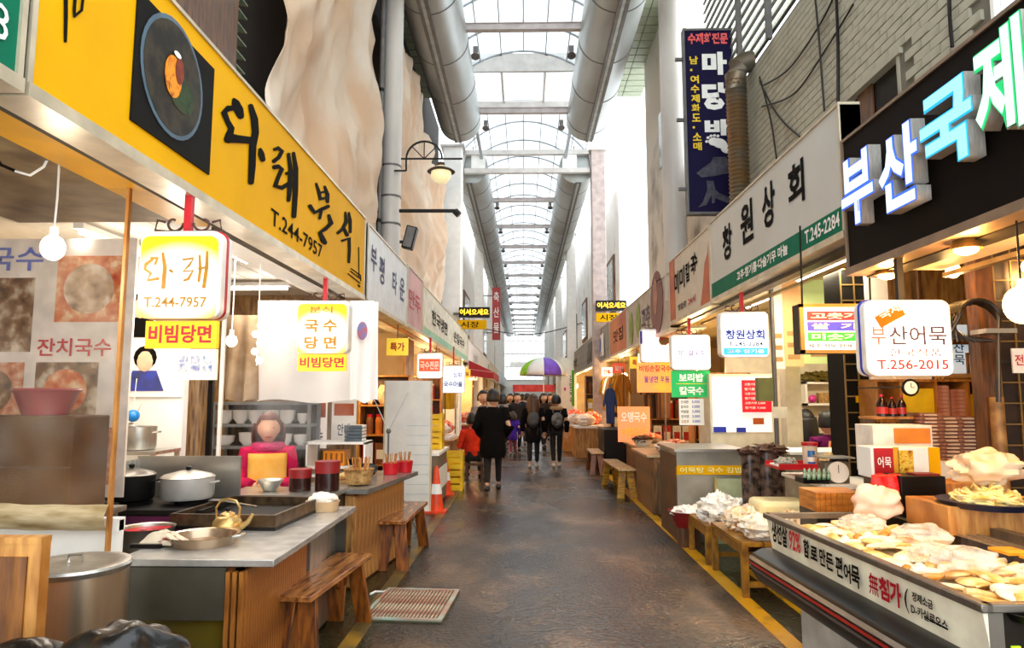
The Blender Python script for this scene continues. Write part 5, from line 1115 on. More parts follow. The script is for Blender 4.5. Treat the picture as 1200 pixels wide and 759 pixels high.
# white board and tripod
a, c = WZ(448, 601, 0), WZ(505, 601, 0); zt = WY(475, 446, a.y).z
t = thing('white_board', 'tall white paper-covered board standing past the second counter', 'board', ((a.x + c.x) / 2, a.y, 0)); wd = c.x - a.x
cbx(0, 0, 0, wd, .05, zt).build('panel', pm('white_paper', 'f2efe4', rough=.6, var=.05), t)
for x in (-wd / 2, wd / 2 - .02): bx(x, -.03, 0, x + .02, -.02, zt).build('edge_strip', pm('cream_tape', 'e0c8a0', rough=.6), t)
for k in range(8): cbx(.14, -.0265, .25 + .13 * k, .3, .003, .006).build('printed_rule', pm('pale_blue_print', 'b8c8c8'), t)
t = thing('folding_stand', 'thin black tripod stand in front of the white board', 'stand', (WZ(471, 605, 0).x, 8.1, 0)); z_ = WY(473, 505, 8.1).z
MB().tube([(0, 0, .45), (0, 0, z_)], .01).build('pole', iron_grey, t); MB().ball((0, 0, z_), .03).build('joint', iron_grey, t)
for a_ in (.3, 2.4, 4.5): MB().tube([(0, 0, .75), (.35 * math.cos(a_), .3 * math.sin(a_), 0)], .009).build('leg', iron_grey, t)
for s in (-1, 1): MB().tube([(0, 0, z_), (s * .22, .02, z_ + .45)], .006).build('arm', pm('pale_wire', 'c8c8c0'), t)
# cones
def cone(label, px, py, sc=1):
    p = WZ(px, py, 0); t = thing('traffic_cone', label, 'cone', p); om = pm('cone_orange', 'e8481a', rough=.45)
    cbx(0, 0, 0, .3, .3, .03).build('base', om, t); MB().lathe([(.11, .03), (.03, .62), (.02, .65), (0, .65)], 20).build('body', om, t); MB().lathe([(.085, .26), (.064, .4), (.06, .4), (.08, .26)], 20).build('reflective_band', white, t); t.scale = (sc,) * 3; return t
cone('orange traffic cone right beside the white board', 511, 600, .95); cone('orange traffic cone behind the one by the white board', 522, 580, .9)
# steam

# ================================================================ RIGHT STALLS
for i, (px, py, Y) in enumerate(((1040, 322, 4.35), (1132, 292, 3.5))):
    p = WY(px, py, Y); t = thing('spotlight', ['glowing spotlight under the black sign above the fish cake sign', 'glowing spotlight under the black sign nearer the camera'][i], 'lamp', (p.x, Y, p.z)); zt = kz0 - .02 - p.z
    MB().lathe([(.075, 0), (.06, .05), (.03, .08), (0, .09)], 18).build('shade', pm('brass_shade', 'a07a3a', rough=.35, metal=.6), t); MB().ball((0, 0, .0), .058, .058, .03, 14, 8).build('bulb', em('bulb_glow_warm', 'ffcf80', 16), t)
    MB().tube([(0, 0, .08), (0, 0, max(zt, .1))], .012).build('stem', iron, t)
    lamp('spot_light', (0, -.02, -.07), 15, 'ffb860', .05, t)
p = WY(1198, 357, 3.1); bulb('large round glowing bulb at the right edge', p.x, 3.1, p.z, 2.85, 14, 'ffbc60', .075, iron)
bulb('warm bulb over the far end of the fish cake case', 2.9, 4.6, 2.4, 2.85, 14, 'ffc878', .045, iron)
tube_lamp('fluorescent tube in the dried goods shop behind the navy lettered sign', 2.9, 6.6, 2.75, 1.2, 24, h='ffeecc')
tube_lamp('fluorescent tube over the red price poster', 3.0, 8.6, 2.75, 1.2, 26, h='fff0d8')
tube_lamp('fluorescent tube over the seated women', 4.1, 8.3, 2.75, 1.0, 22, 'x', h='ffeecc')
bulb('warm bulb over the package shelves', 3.7, 5.0, 2.5, 2.85, 15, 'ffc880', .045, iron)

# ---- refrigerated display case
DT = .86
fa = WZ(898, 601, DT); na = WZ(1150, 706, DT)
dx = na - fa; ang = math.atan2(na.x - fa.x, fa.y - na.y); Lc = (na - fa).length
t = thing('display_case', 'long stainless fish cake display case with lettered front in the right foreground', 'display case', (fa.x, fa.y, 0), ang)   # local +x into the stall, -y towards the camera
WD = .95; B = t
case_s = pm('case_steel', '7e766c', rough=.3, metal=.75, var=.15, scale=4, stretch=(1, 6, 1))
fixn(MB().hexa([(.03, -Lc, .64), (.05, -Lc, .64), (.05, 0, .64), (.03, 0, .64), (-.0, -Lc, DT - .02), (.02, -Lc, DT - .02), (.02, 0, DT - .02), (-.0, 0, DT - .02)]).build('front_panel', pm('cream_enamel', 'f4ead2', rough=.45), t))
bx(-.015, -Lc - .02, DT - .03, .03, .02, DT).build('front_rail', case_s, t, bevel=.005); bx(0, -Lc - .02, DT - .03, WD, -Lc + .02, DT).build('end_rail', case_s, t, bevel=.005); bx(0, -.02, DT - .03, WD, .02, DT).build('far_rail', case_s, t)
bx(WD - .03, -Lc, DT - .03, WD + .03, 0, DT + .02).build('back_rail', case_s, t)
for k in range(3): bx(WD - .2 + .05 * k, -Lc + .03, DT - .02, WD - .185 + .05 * k, -.03, DT - .01).build('slide_rail', steel, t)
bx(.05, -Lc, .3, WD, -Lc + .02, DT - .03).build('end_panel', pm('dark_end', '1c150c', rough=.6, spec=.2), t); bx(.02, -Lc - .003, .5, .07, -Lc + .0, DT - .03).build('end_strip', case_s, t)
bx(.05, -Lc + .02, .5, WD, -.02, .72).build('tray_floor', pm('tray_white', 'd8d0c0', rough=.4), t)
bx(.09, -Lc - .008, .66, .12, -Lc - .0, .72).build('green_glow_patch', em('yellowgreen_glow', 'b8e020', .3), t)  # emissive patch painting a yellow-green glow on the end panel, not a lamp
# bumper: black rounded belly with chrome and red lines
pr = [(.06, .66), (-.03, .655), (-.085, .63), (-.105, .585), (-.1, .53), (-.06, .47), (.03, .42), (.2, .37), (.2, .64)]
MY = Matrix(((1, 0, 0, 0), (0, 0, 1, 0), (0, 1, 0, 0), (0, 0, 0, 1)))
fixn(MB().prism(pr, -Lc - .01, .01, MY).build('bumper', pm('black_bumper', '0c0807', rough=.35, spec=.3), t))
fixn(MB().prism([(-.098, .612), (-.107, .598), (-.112, .598), (-.101, .618)], -Lc - .012, .012, MY).build('chrome_strip', pm('chrome', '77777a', rough=.3, metal=.8), t))
fixn(MB().prism([(-.106, .585), (-.111, .585), (-.111, .572), (-.106, .572)], -Lc - .012, .012, MY).build('red_strip', pm('red_strip', 'a02018', rough=.4), t))
fixn(MB().prism([(-.105, .56), (-.11, .56), (-.108, .545), (-.103, .545)], -Lc - .012, .012, MY).build('chrome_strip', MC['chrome'], t))
bx(.14, -Lc + .06, .02, .18, -.12, .42).build('base_panel', pm('base_grey', 'b4b4ae', rough=.45), t); bx(.14, -.12, .02, WD, -.1, .42).build('base_side', MC['base_grey'], t)
for y in (-Lc + .15, -.25): cbx(.25, y, 0, .08, .08, .03).build('foot', black, t)
bx(.138, -.75, .2, .1395, -.72, .22).build('badge', iron, t)
def ct(s, m, y0, z0, w_, h_, off=.03): # on the slanted front
    P = Vector((.03 - (z0 + h_ - .64) / .2 * .03 - .006, y0, z0)); text(s, m, t, P, w_, h_, 'right', offset=off)
caseM = Matrix.Translation(t.location) @ Matrix.Rotation(ang, 4, 'Z'); CI = caseM.inverted()
def cly(px, py):   # where a ray meets the lettered front: (distance along the case, height)
    o_ = CI @ Vector((0, 0, CAMH)); d_ = CI.to_3x3() @ ray(px, py); k_ = (.012 - o_.x) / d_.x; p_ = o_ + d_ * k_; return p_.y, p_.z
def cpx(s, m, xa, xb, yt, yb, off=.03):
    (ya_, za_), (yb2, zb_) = cly(xa, (yt + yb) / 2), cly(xb, (yt + yb) / 2); xm = (xa + xb) / 2; zt_, zl = cly(xm, yt)[1], cly(xm, yb)[1]
    ct(s, m, ya_, zl, ya_ - yb2, zt_ - zl, off)
for a_ in (('생선살', ink, 908, 926, 612, 638, .03), ('92%', MC['red_ink'], 928, 941, 623, 646, .03), ('함', ink, 944.5, 951, 632, 653, .04), ('로', ink, 952, 960, 640, 656, .04), ('만', ink, 963, 970, 643, 663, .03), ('든', ink, 970.5, 979, 648, 668, .03), ('편', ink, 982, 990, 652, 676, .03), ('어', ink, 991, 999, 660, 682, .03), ('묵', ink, 1000, 1010, 663, 688, .03), ('無', pm('crimson_ink', 'a01020', spec=.1), 1021, 1032, 672, 697, .015), ('첨', pm('crimson_ink', 'a01020'), 1033, 1045, 677, 703, .04), ('가', pm('crimson_ink', 'a01020'), 1046, 1059, 682, 710, .04), ('(', ink, 1063, 1068, 689, 717, .0), ('정제소금', ink, 1072, 1096, 698, 709, .025), ('D-카실로오스', ink, 1069, 1111, 717, 729, .025), ('ㅡ', ink, 1083, 1110, 729, 730.5, 0)): cpx(*a_)
caseM = Matrix.Translation(t.location) @ Matrix.Rotation(ang, 4, 'Z')
# fish cakes: things
fc_m = [food('fishcake_gold', ['fbeecb', 'f0cf86', 'd79a3c', 'fff5de'], 9, .35, .3), food('fishcake_pale', ['fffaf0', 'fbecc8', 'f0d294'], 7, .35, .3), food('fishcake_brown', ['e8bc6c', 'c47f2c', 'f6dca2'], 9, .35, .3)]
shapes = {
 'patty': (MB().ball((0, 0, .014), .07, .055, .016, 14, 6, .15, 2), 'oval fried fish cake patty'),
 'stick': (MB().tube([(-.08, 0, .016), (-.04, .004, .02), (.04, -.004, .02), (.08, 0, .016)], [.013, .018, .018, .013], 8), 'rolled fish cake stick'),
 'sheet': (MB().grid(lambda u, v: (-.07 + .14 * u, -.05 + .1 * v, .01 + .014 * math.sin(u * PI) + .006 * math.sin(v * 7)), 6, 5), 'flat sheet of fish cake'),
 'ball': (MB().ball((0, 0, .024), .026, .026, .024, 10, 7, .15, 3), 'fried fish ball'),
}
proto = {}
for k, (mb, lab) in shapes.items():
    for j, mm in enumerate(fc_m): proto[(k, j)] = mb.mesh('body', mm)
random.seed(3)
nf = 0
ys = -.09
zone = [('patty', 0), ('sheet', 1), ('stick', 0), ('patty', 1), ('sheet', 0), ('ball', 2), ('stick', 1), ('patty', 2)]
row = 0
seenlab = {}
while ys > -Lc + .1:
    xs = .1; kind, j0 = zone[row % 8]
    while xs < WD - .24:
        hx = math.sin(PI * min(1, (xs) / (WD - .1))); zc = .73 + .07 * hx + .02 * noise.noise(Vector((xs * 5, ys * 4, 1)))
        k_, j = kind, random.choice([j0, 1, 0])
        P = caseM @ Vector((xs + random.uniform(-.01, .01), ys + random.uniform(-.015, .015), zc))
        lab = {'patty': 'oval fried fish cake patty in the display case', 'stick': 'rolled golden fish cake stick in the display case', 'sheet': 'flat folded fish cake sheet in the display case', 'ball': 'small round fried fish ball in the display case'}[k_]
        lab += ', %s, %s' % (('far third', 'middle third', 'near third')[min(2, int(-ys / Lc * 3))], 'street side' if xs < .35 else 'stall side')
        o = bpy.data.objects.new('fish_cake', proto[(k_, j)]); COL.objects.link(o); o.location = P
        o.rotation_euler = (random.uniform(-.25, .25), random.uniform(-.25, .25), random.uniform(0, 6.28) if k_ != 'stick' else ang + random.uniform(-.3, .3)); tag(o, lab, 'fish cake', {'patty': 'fish cake patties in the case', 'stick': 'fish cake sticks in the case', 'sheet': 'fish cake sheets in the case', 'ball': 'fish balls in the case'}[k_])
        nf += 1; xs += {'patty': .1, 'stick': .12, 'sheet': .115, 'ball': .055}[k_]
    ys -= {'patty': .095, 'stick': .045, 'sheet': .09, 'ball': .055}[kind]; row += 1
o = MB().grid(lambda u, v: (.06 + (WD - .26) * u, -.03 - (Lc - .06) * v, .70 + .085 * math.sin(PI * min(1, u * .9 + .05)) + .012 * noise.noise(Vector((u * 9, v * 22, 3)))), 24, 60).build('loose_fish_cakes', fc_m[1]); o.matrix_world = caseM
tag(o, 'bed of loose chopped fish cake filling the display case tray', 'fish cake', None, 'stuff')
pkm = thin('misty_bag', 'fbf4e8', .45, rough=.25, noisy=.25, scale=9)
for i, (u, v, s) in enumerate(((.42, -.3, 1), (.55, -.62, 1.1), (.4, -1.15, 1.1), (.6, -1.45, 1.2), (.35, -1.0, .8))):
    P = caseM @ Vector((u, v, .82)); t2 = thing('plastic_bag', 'misty clear bag of fish cakes in the case, ' + ['nearest the far end', 'second from the far end', 'in the middle', 'toward the near end', 'smallest one in the middle'][i], 'bag', P); MB().ball((0, 0, .03), .12 * s, .1 * s, .05 * s, 30, 20, .35, 2.2, i).build('bag', pkm, t2)
for i, (v, u) in enumerate(((-1.02, .7), (-1.18, .72))):
    P = caseM @ Vector((u, v, .85)); t2 = thing('orange_label', ['orange price card on the case rails, farther one', 'orange price card on the case rails, nearer one'][i], 'label', P, ang); cbx(0, 0, 0, .11, .13, .012).build('card', pm('orange_card', 'f0a010', rough=.5), t2); text('1,000', MC['brown_ink'], t2, (-.04, .0, .014), .08, .002)
P = caseM @ Vector((.14, -1.78, .8)); t2 = thing('black_dish', 'black oval dish in the near corner of the case', 'dish', P, ang); MB().lathe([(0, 0), (.05, 0), (.08, .03), (.07, .03), (0, .01)], 20, None, .8, 1.2).build('dish', black, t2)
P = caseM @ Vector((.27, -1.86, .82)); t2 = thing('price_card', 'small tan price card near the black oval dish', 'card', P, 0); cbx(0, 0, 0, .09, .006, .07).build('card', pm('tan_card', 'c89858', rough=.6), t2); text('5,000', ink, t2, (-.035, -.006, .03), .07, .025)
P = caseM @ Vector((.05, -.04, .8))

# ---- behind the case
def cart(name, label, cat, px0, py0, px1, py1, Y, dep, m, z=None, **k):
    a, c = WY(px0, py1, Y), WY(px1, py0, Y); zb = a.z if z is None else z
    t = thing(name, label, cat, ((a.x + c.x) / 2, Y, zb)); bx((a.x - c.x) / 2, 0, 0, (c.x - a.x) / 2, dep, c.z - zb).build('body', m, t, bevel=k.get('bevel', .004)); return t, c.x - a.x, c.z - zb
t = thing('work_table', 'steel work table behind the fish cake case', 'table', (3.15, 4.45, 0)); cbx(0, 0, .8, 1.45, .9, .04).build('top', ply, t); cbx(0, 0, .1, 1.35, .8, .7).build('cabinet', steel_dark, t)
t, wd, ht = cart('black_box', 'black box standing behind the fish cake case', 'box', 1058, 558, 1108, 600, 4.15, .2, black, .842); bx(-wd / 2 + .1, .02, ht, wd / 2 - .02, .12, ht + .012).build('flap', pm('red_flap', '7a1a14'), t)
t = thing('yellow_tray', 'yellow plastic tray in front of the black box', 'tray', (2.45, 4.08, .842)); cbx(0, 0, 0, .3, .1, .03).build('tray', yellow, t)
t, wd, ht = cart('wood_box', 'plain wooden box right of the black box', 'box', 1109, 566, 1163, 592, 4.25, .25, ply, .842)
# carton display with photo
t, wd, ht = cart('gift_carton', 'white and red gift carton with a food photo, leaning above the red pouches', 'box', 1022, 524, 1100, 560, 4.4, .18, white)
cbx(-wd * .32, -.005, 0.01, wd * .28, .006, ht * .92).build('red_panel', red, t); text('어묵', white, t, (-wd * .42, -.012, ht * .35), wd * .2, ht * .35); cbx(wd * .0, -.005, .01, wd * .22, .006, ht * .85).build('food_photo', food('stew_print', ['3a2a10', 'c88a20', 'e8c850', '6a3a10'], 26), t); cbx(wd * .42, -.005, 0, wd * .16, .006, ht).build('yellow_panel', yellow, t)
cbx(-wd * .14, -.005, .01, wd * .08, .006, ht * .95).build('gold_panel', pm('gold_panel', 'd89a20'), t)
t, wd, ht = cart('white_carton', 'open white carton with an orange inside behind the gift carton', 'box', 1024, 498, 1092, 523, 4.65, .25, pm('carton_white', 'ece4d8'), WY(1050, 560, 4.4).z + .0)
cbx(wd * .15, -.006, ht - .12, wd * .6, .01, .1).build('orange_lining', pm('carton_orange', 'd8801c'), t)
# red pouches
for i, (px, lab) in enumerate(((1034, 'left red and pink snack pouch beneath the gift carton'), (1050, 'right red and pink snack pouch beneath the gift carton'))):
    a = WY(px, 600, 4.2); t = thing('snack_pouch', lab, 'pouch', (a.x, 4.22, .9)); hh = WY(px, 557, 4.2).z - .9; fixn(MB().grid(lambda u, v: (-.045 + .09 * u, -.03 * math.sin(PI * u) * math.sin(PI * v) ** .5, hh * v), 6, 8).build('front', food('pouch_print', ['c01820', 'e04038', 'f0b0a0'], 8, .25, 0), t, solid=.02))
t = thing('pouch_ledge', 'pale ledge under the snack pouches', 'shelf', (2.62, 4.33, 0)); cbx(0, 0, .86, .35, .25, .035).build('board', white, t); cbx(0, .0, 0, .3, .2, .86).build('support', steel_dark, t)
t = thing('plastic_bag', 'pinkish crumpled plastic bag heaped at the far end of the case', 'bag', (WY(1028, 590, 4.12).x, 4.12, .87)); MB().ball((0, 0, .07), .14, .1, .1, 36, 24, .3, 1.8, 11).build('bag', pm('pink_plastic', 'f0c4a8', rough=.25, h2='f8e8d8', scale=6, bump=.5), t)
# wooden slatted box (955-1010)
t, wd, ht = cart('slatted_box', 'orange wooden slatted box behind the case', 'box', 957, 577, 1012, 600, 4.9, .3, wood('orange_wood', 'b5651c', 'e89a3c', (1, 1, 6)), None)
for k in range(8): cbx(-wd / 2 + .03 + k * (wd - .06) / 7, -.01, 0, .012, .015, ht).build('slat', MC['orange_wood'], t)
t2 = thing('box_stand', 'grey stand under the orange slatted box', 'stand', (t.location.x, 5.05, 0)); cbx(0, 0, 0, wd, .3, t.location.z - .002).build('body', steel_dark, t2)
# right: noodle tray
t, wd, ht = cart('serving_tray', 'long wooden tray shelf at the right edge behind the case', 'tray', 1112, 594, 1290, 612, 3.65, .4, ply, .84)
a = WY(1185, 592, 3.5)
t = thing('noodle_tray', 'dark blue tray heaped with yellow noodles at the right edge', 'tray', (a.x + .03, 3.72, WY(1185, 598, 3.6).z)); MB().lathe([(0, 0), (.2, 0), (.24, .035), (.22, .035), (0, .01)], 24).build('tray', pm('navy_tray', '141a3c', rough=.4), t)
nd = food('noodle', ['f0c868', 'fbe4a0', 'd8a040'], 12); q = MB()
random.seed(5)
for k in range(90):
    a_ = random.uniform(0, 6.28); r_ = random.uniform(.02, .16); z_ = .03 + .1 * (1 - r_ / .2) * random.uniform(.3, 1)
    q.tube([(r_ * math.cos(a_ + j * .5) + .01 * math.sin(j * 3 + k), r_ * math.sin(a_ + j * .5), z_ + .02 * math.sin(j * 1.7 + k)) for j in range(6)], .009, 5)
o = q.build('noodles', nd, t); o['kind'] = 'stuff'
t3 = thing('plastic_bag', 'tan translucent plastic bag on top of the noodle tray', 'bag', (a.x + .06, 3.76, t.location.z + .14)); MB().ball((0, 0, .06), .17, .13, .09, 36, 24, .45, 2.2, 21).build('bag', pm('tan_plastic', 'd8b488', rough=.3, h2='f0dcc0', scale=6, bump=.6), t3)
t3 = thing('tray_support', 'wooden support under the noodle tray', 'stand', (a.x + .1, 3.9, 0)); cbx(0, 0, 0, .35, .2, t.location.z - .002).build('body', dark_wood, t3)
# package stacks
pkb = pm('brown_package', '6a3a2c', rough=.3, h2='a07464', scale=18, stretch=(1, 1, 5)); pkl = pm('package_label', 'c8b8a8', rough=.4)
Yp = 5.25
t = thing('package_table', 'pale table carrying the brown packages', 'table', (WY(1117, 540, Yp).x, Yp + .2, 0)); zt = WY(1110, 540, Yp).z; cbx(0, 0, zt - .15, .64, .5, .15).build('top', white, t); cbx(0, 0, 0, .6, .45, zt - .15).build('body', steel_dark, t)
cols = [(1094, 538, 486), (1117, 538, 488), (1139, 538, 492)]
pkg = cbx(0, 0, 0, .16, .22, .024).mesh('wrapper', pkb); pkl_m = cbx(.0, -.112, .004, .09, .004, .012).mesh('label_strip', pkl)
nn = 0
ORD = ['lowest', 'second lowest', 'third lowest', 'fourth lowest', 'fifth lowest', 'sixth lowest', 'seventh lowest', 'eighth lowest', 'ninth lowest', 'tenth lowest', 'eleventh lowest', 'twelfth lowest', 'thirteenth lowest', 'fourteenth lowest', 'fifteenth lowest']
for ci, (px, yb_, yt_) in enumerate(cols):
    x = WY(px, 500, Yp).x; z = zt + .001; k = 0; zmax = WY(px, yt_, Yp).z
    while z < zmax:
        t = thing('packet', 'flat brown packet, %s of the %s stack on the pale table' % (ORD[k], ['left', 'middle', 'right'][ci]), 'packet', (x + random.uniform(-.008, .008), Yp + .14 + random.uniform(-.01, .01), z), random.uniform(-.05, .05), 'brown packets, %s stack' % ['left', 'middle', 'right'][ci])
        part('wrapper', pkg, t); part('label_strip', pkl_m, t); z += .0275; k += 1
# shelves at back with packets and bottles
Yh = 5.9
xa, xb = WY(1028, 470, Yh).x, WY(1160, 470, Yh).x; z0, z1 = WY(1100, 492, Yh).z, WY(1100, 447, Yh).z
t = thing('wall_shelf', 'wooden pigeonhole shelf behind the brown packages', 'shelf', ((xa + xb) / 2, Yh + .15, 0)); hw = (xb - xa) / 2
for z in (z0 - .02, z1): cbx(0, 0, z, 2 * hw, .3, .02).build('shelf_board', ply, t)
for px in (1028, 1057, 1098, 1136, 1160): cbx(WY(px, 470, Yh).x - (xa + xb) / 2, 0, z0 - .02, .02, .3, z1 - z0 + .02).build('divider', ply, t)
cbx(0, .14, z0, 2 * hw, .01, z1 - z0).build('back_panel', ply, t)
for x in (-hw, hw): cbx(x, 0, 0, .04, .28, z0).build('leg', dark_wood, t)
pinkp = pm('pink_package', 'b86a5a', rough=.35, h2='e0b8a8', scale=14); pm2 = cbx(0, 0, 0, .12, .2, .03).mesh('wrapper', pinkp)
for ci, px in enumerate((1107, 1126)):
    for k in range(9 if ci == 0 else 8):
        t = thing('packet', 'pink packet, %s of the %s pile in the wooden pigeonhole shelf' % (ORD[k], ['left', 'right'][ci]), 'packet', (WY(px, 470, Yh).x, Yh + .13, z0 + .001 + k * .0325), 0, 'pink packets, %s pile' % ['left', 'right'][ci]); part('wrapper', pm2, t)
t, wd, ht = cart('yellow_box', 'bright yellow box in the right pigeonhole', 'box', 1138, 462, 1157, 489, Yh + .02, .2, yellow, z0 + .001)
t, wd, ht = cart('yellow_box', 'pale yellow printed bag in the left pigeonhole', 'bag', 1060, 455, 1094, 489, Yh + .02, .2, food('yellow_print', ['e8d838', 'f4ecc0', '4a5a2a', 'f0e088'], 9), z0 + .001)
# bottles
def bottle(label, x, y, z, h, r, m, cap, lab, group=None):
    t = thing('sauce_bottle', label, 'bottle', (x, y, z), group=group); MB().lathe([(0, 0), (r, 0), (r, h * .55), (r * .75, h * .7), (r * .35, h * .85), (r * .35, h * .93), (0, h * .93)], 18).build('body', m, t)
    MB().lathe([(r * .42, h * .9), (r * .42, h), (0, h)], 14).build('cap', cap, t); MB().lathe([(r * 1.01, h * .12), (r * 1.02, h * .12), (r * 1.02, h * .42), (r * 1.01, h * .42)], 18).build('paper_label', lab, t); return t
t = thing('bottle_shelf', 'narrow shelf carrying three dark sauce bottles', 'shelf', (WY(1046, 488, 5.35).x, 5.45, 0)); zb = WY(1046, 488, 5.35).z; cbx(0, 0, zb - .02, .34, .18, .02).build('board', ply, t)
for x in (-.15, .15): cbx(x, 0, 0, .025, .15, zb - .02).build('leg', dark_wood, t)
for px, h, r, lb in ((1036, .17, .042, 'largest'), (1048, .15, .03, 'middle, slim'), (1059, .16, .034, 'right')): bottle('dark sauce bottle with a red label on the narrow shelf, %s one' % lb, WY(px, 480, 5.4).x, 5.43, zb + .001, h, r, pm('soy_dark', '2a0e0a', rough=.15), red, pm('red_label', 'c83428', rough=.4))
# round clock / dial
p = WY(1067, 454, 5.2); t = thing('wall_clock', 'small round black clock above the sauce bottles', 'clock', p); MX = Matrix.Rotation(PI / 2, 4, 'X')
MB().lathe([(0, -.02), (.062, -.02), (.066, 0), (.056, .012), (.05, .006), (.0, .006)], 24, MX).build('rim', black, t); MB().lathe([(0, .0065), (.049, .0065), (.0, .008)], 24, MX).build('face', white, t); bx(-.002, -.012, 0, .002, -.0095, .035).build('hand', black, t); bx(0, -.012, -.002, .025, -.0095, .002).build('hand', black, t)
bx(-.01, .0, .0, .01, .8, .012).build('bracket', iron, t)
t = thing('weighing_scale', 'grey kitchen scale with a round white dial on the goods table', 'scale', (WY(984, 553, 5.65).x, 5.7, WY(984, 567, 5.65).z)); s_ = .085
cbx(0, .06, 0, .2, .14, .17).build('body', pm('scale_grey', '6a6454', rough=.4, metal=.3), t, bevel=.01); MB().lathe([(0, 0), (.085, 0), (.085, .02), (.075, .02), (0, .018)], 28, Matrix.Translation((0, -.01, .09)) @ MX).build('dial', white, t); bx(-.002, -.034, .085, .002, -.031, .15).build('needle', black, t)
cbx(0, .06, .17, .04, .04, .03).build('neck', iron, t); cbx(0, .06, .2, .26, .22, .012).build('pan', steel, t)
t = thing('goods_table', 'table of dried goods carrying the scale and the red tray', 'table', (2.15, 5.75, 0)); zt = WY(984, 567, 5.65).z
t.location = (2.68, 6.05, 0); cbx(0, 0, zt - .03, .56, .95, .028).build('top', white, t); cbx(0, 0, .0, .52, .9, zt - .035).build('body', pm('pale_cabinet', '9a927e', rough=.5), t)
t, wd, ht = cart('bottle_crate', 'black crate of small green-capped bottles on the goods table', 'crate', 942, 560, 972, 573, 5.66, .18, black, zt)
for i in range(5):
    for j in range(2): MB().lathe([(0, .04), (.014, .04), (.014, .09), (.007, .105), (.007, .12), (0, .12)], 8).build('bottle', pm('green_glass', '3f7a4a', rough=.2, h2='c8e0c8', scale=30), t, loc=(-wd / 2 + .025 + i * (wd - .05) / 4, -.05 + .08 * j, 0))
t = thing('red_tray', 'long red tray shelf above the bottle crate', 'tray', (WY(945, 548, 6.1).x + .03, 6.25, WY(945, 550, 6.1).z)); cbx(0, 0, 0, .55, .35, .02).build('tray', red, t); 
for b_ in ((-.275, -.175, .02, .275, -.165, .05), (-.275, .165, .02, .275, .175, .05)): bx(*b_).build('rim', red, t)
for x in (-.24, .24): cbx(x, .1, zt - t.location.z, .02, .02, t.location.z - zt).build('leg', steel_dark, t)
zr = t.location.z + .021; xr = t.location.x
t = thing('blue_can', 'small blue can standing on the red tray', 'can', (xr + .05, 6.18, zr)); MB().lathe([(0, 0), (.03, 0), (.03, .13), (.027, .135), (0, .135)], 16).build('body', pm('blue_can_paint', '1e6ab8', rough=.3), t); MB().lathe([(.0302, .04), (.0306, .04), (.0306, .08), (.0302, .08)], 16).build('band', white, t)
t = thing('pink_tub', 'cream tub with a red lid behind the blue can', 'tub', (xr + .1, 6.33, zr)); MB().lathe([(0, 0), (.06, 0), (.065, .17), (0, .17)], 18).build('body', cream, t); MB().lathe([(.07, .17), (.07, .2), (0, .2)], 18).build('lid', red, t)
t = thing('seaweed_pack', 'open pack of dried grey anchovies on the red tray', 'pack', (xr - .15, 6.25, zr)); MB().ball((0, 0, .03), .1, .08, .04, 14, 8, .6, 5, 3).build('contents', food('anchovy', ['3a3a38', 'a8a49a', '6a6458'], 40), t); cbx(0, 0, 0, .22, .2, .015).build('tray', white, t)
t = thing('ginger_bag', 'clear bag of pale roots on the red tray right of the blue can', 'bag', (xr + .2, 6.2, zr)); MB().ball((0, 0, .05), .07, .06, .06, 14, 8, .5, 4, 9).build('contents', food('roots', ['e8d8a8', 'c0a060', 'f4ecd0'], 30), t)
# dark jars of seaweed
sw = food('dried_seaweed', ['120d0a', '3a241c', '6a4a3c', '1a1210'], 40, .5, 1)
for i, (px, py0, py1, w_) in enumerate(((886, 530, 575, .2), (908, 527, 577, .28))):
    Y = 6.75; a, c = WY(px, py1, Y), WY(px, py0, Y); t = thing('seaweed_sack', ['clear sack of dark dried seaweed, left one beside the steel counter', 'wider clear sack of dark dried seaweed, right one'][i], 'sack', (a.x, Y + .1, 0)); MB().lathe([(0, .5), (w_ / 2, .5), (w_ * .52, a.z + .05), (w_ * .5, c.z - .03), (0, c.z)], 18, None, 1, .8).build('sack', pm('seaweed_clear_sack', '1a1210', rough=.2, h2='6a564c', scale=16), t); MB().ball((0, 0, c.z), w_ * .55, w_ * .45, .05, 16, 8, .9, 6, i).build('seaweed', sw, t)
    cbx(0, 0, 0, w_, w_, .5).build('crate', dark_wood, t)

# ---- stainless counter with yellow tape, R2 far
Y = 7.6
a, c = WY(794, 580, Y), WY(872, 527, Y)
t = thing('steel_counter', 'stainless counter with a yellow printed band, facing the walkway', 'counter', ((a.x + c.x) / 2, Y + .45, 0)); wd = c.x - a.x
cbx(0, 0, 0, wd, .9, c.z - .02).build('body', pm('counter_steel', 'a09e94', rough=.35, metal=.6, var=.25, scale=3), t); cbx(0, 0, c.z - .02, wd + .06, .96, .03).build('top', steel, t)
yb_ = WY(830, 556, Y).z; cbx(0, -.455, yb_, wd, .006, .1).build('yellow_band', yellow, t); text('어묵탕 국수 김밥', pm('pale_yellow_ink', 'f8f0a0'), t, (-wd / 2 + .03, -.462, yb_ + .02), wd - .06, .06)
bx(-wd / 2 - .006, -.45, yb_ - .02, -wd / 2, .4, yb_ + .08).build('yellow_band', yellow, t); bx(-wd / 2 - .008, -.2, yb_ - .3, -wd / 2, 0, yb_ - .15).build('yellow_card', yellow, t)
dpl = cbx(0, 0, 0, .012, .1, c.z - .06).mesh('plank', dark_wood)
for k in range(8): part('plank', dpl, t, (-wd / 2 - .003, -.39 + .11 * k, 0))
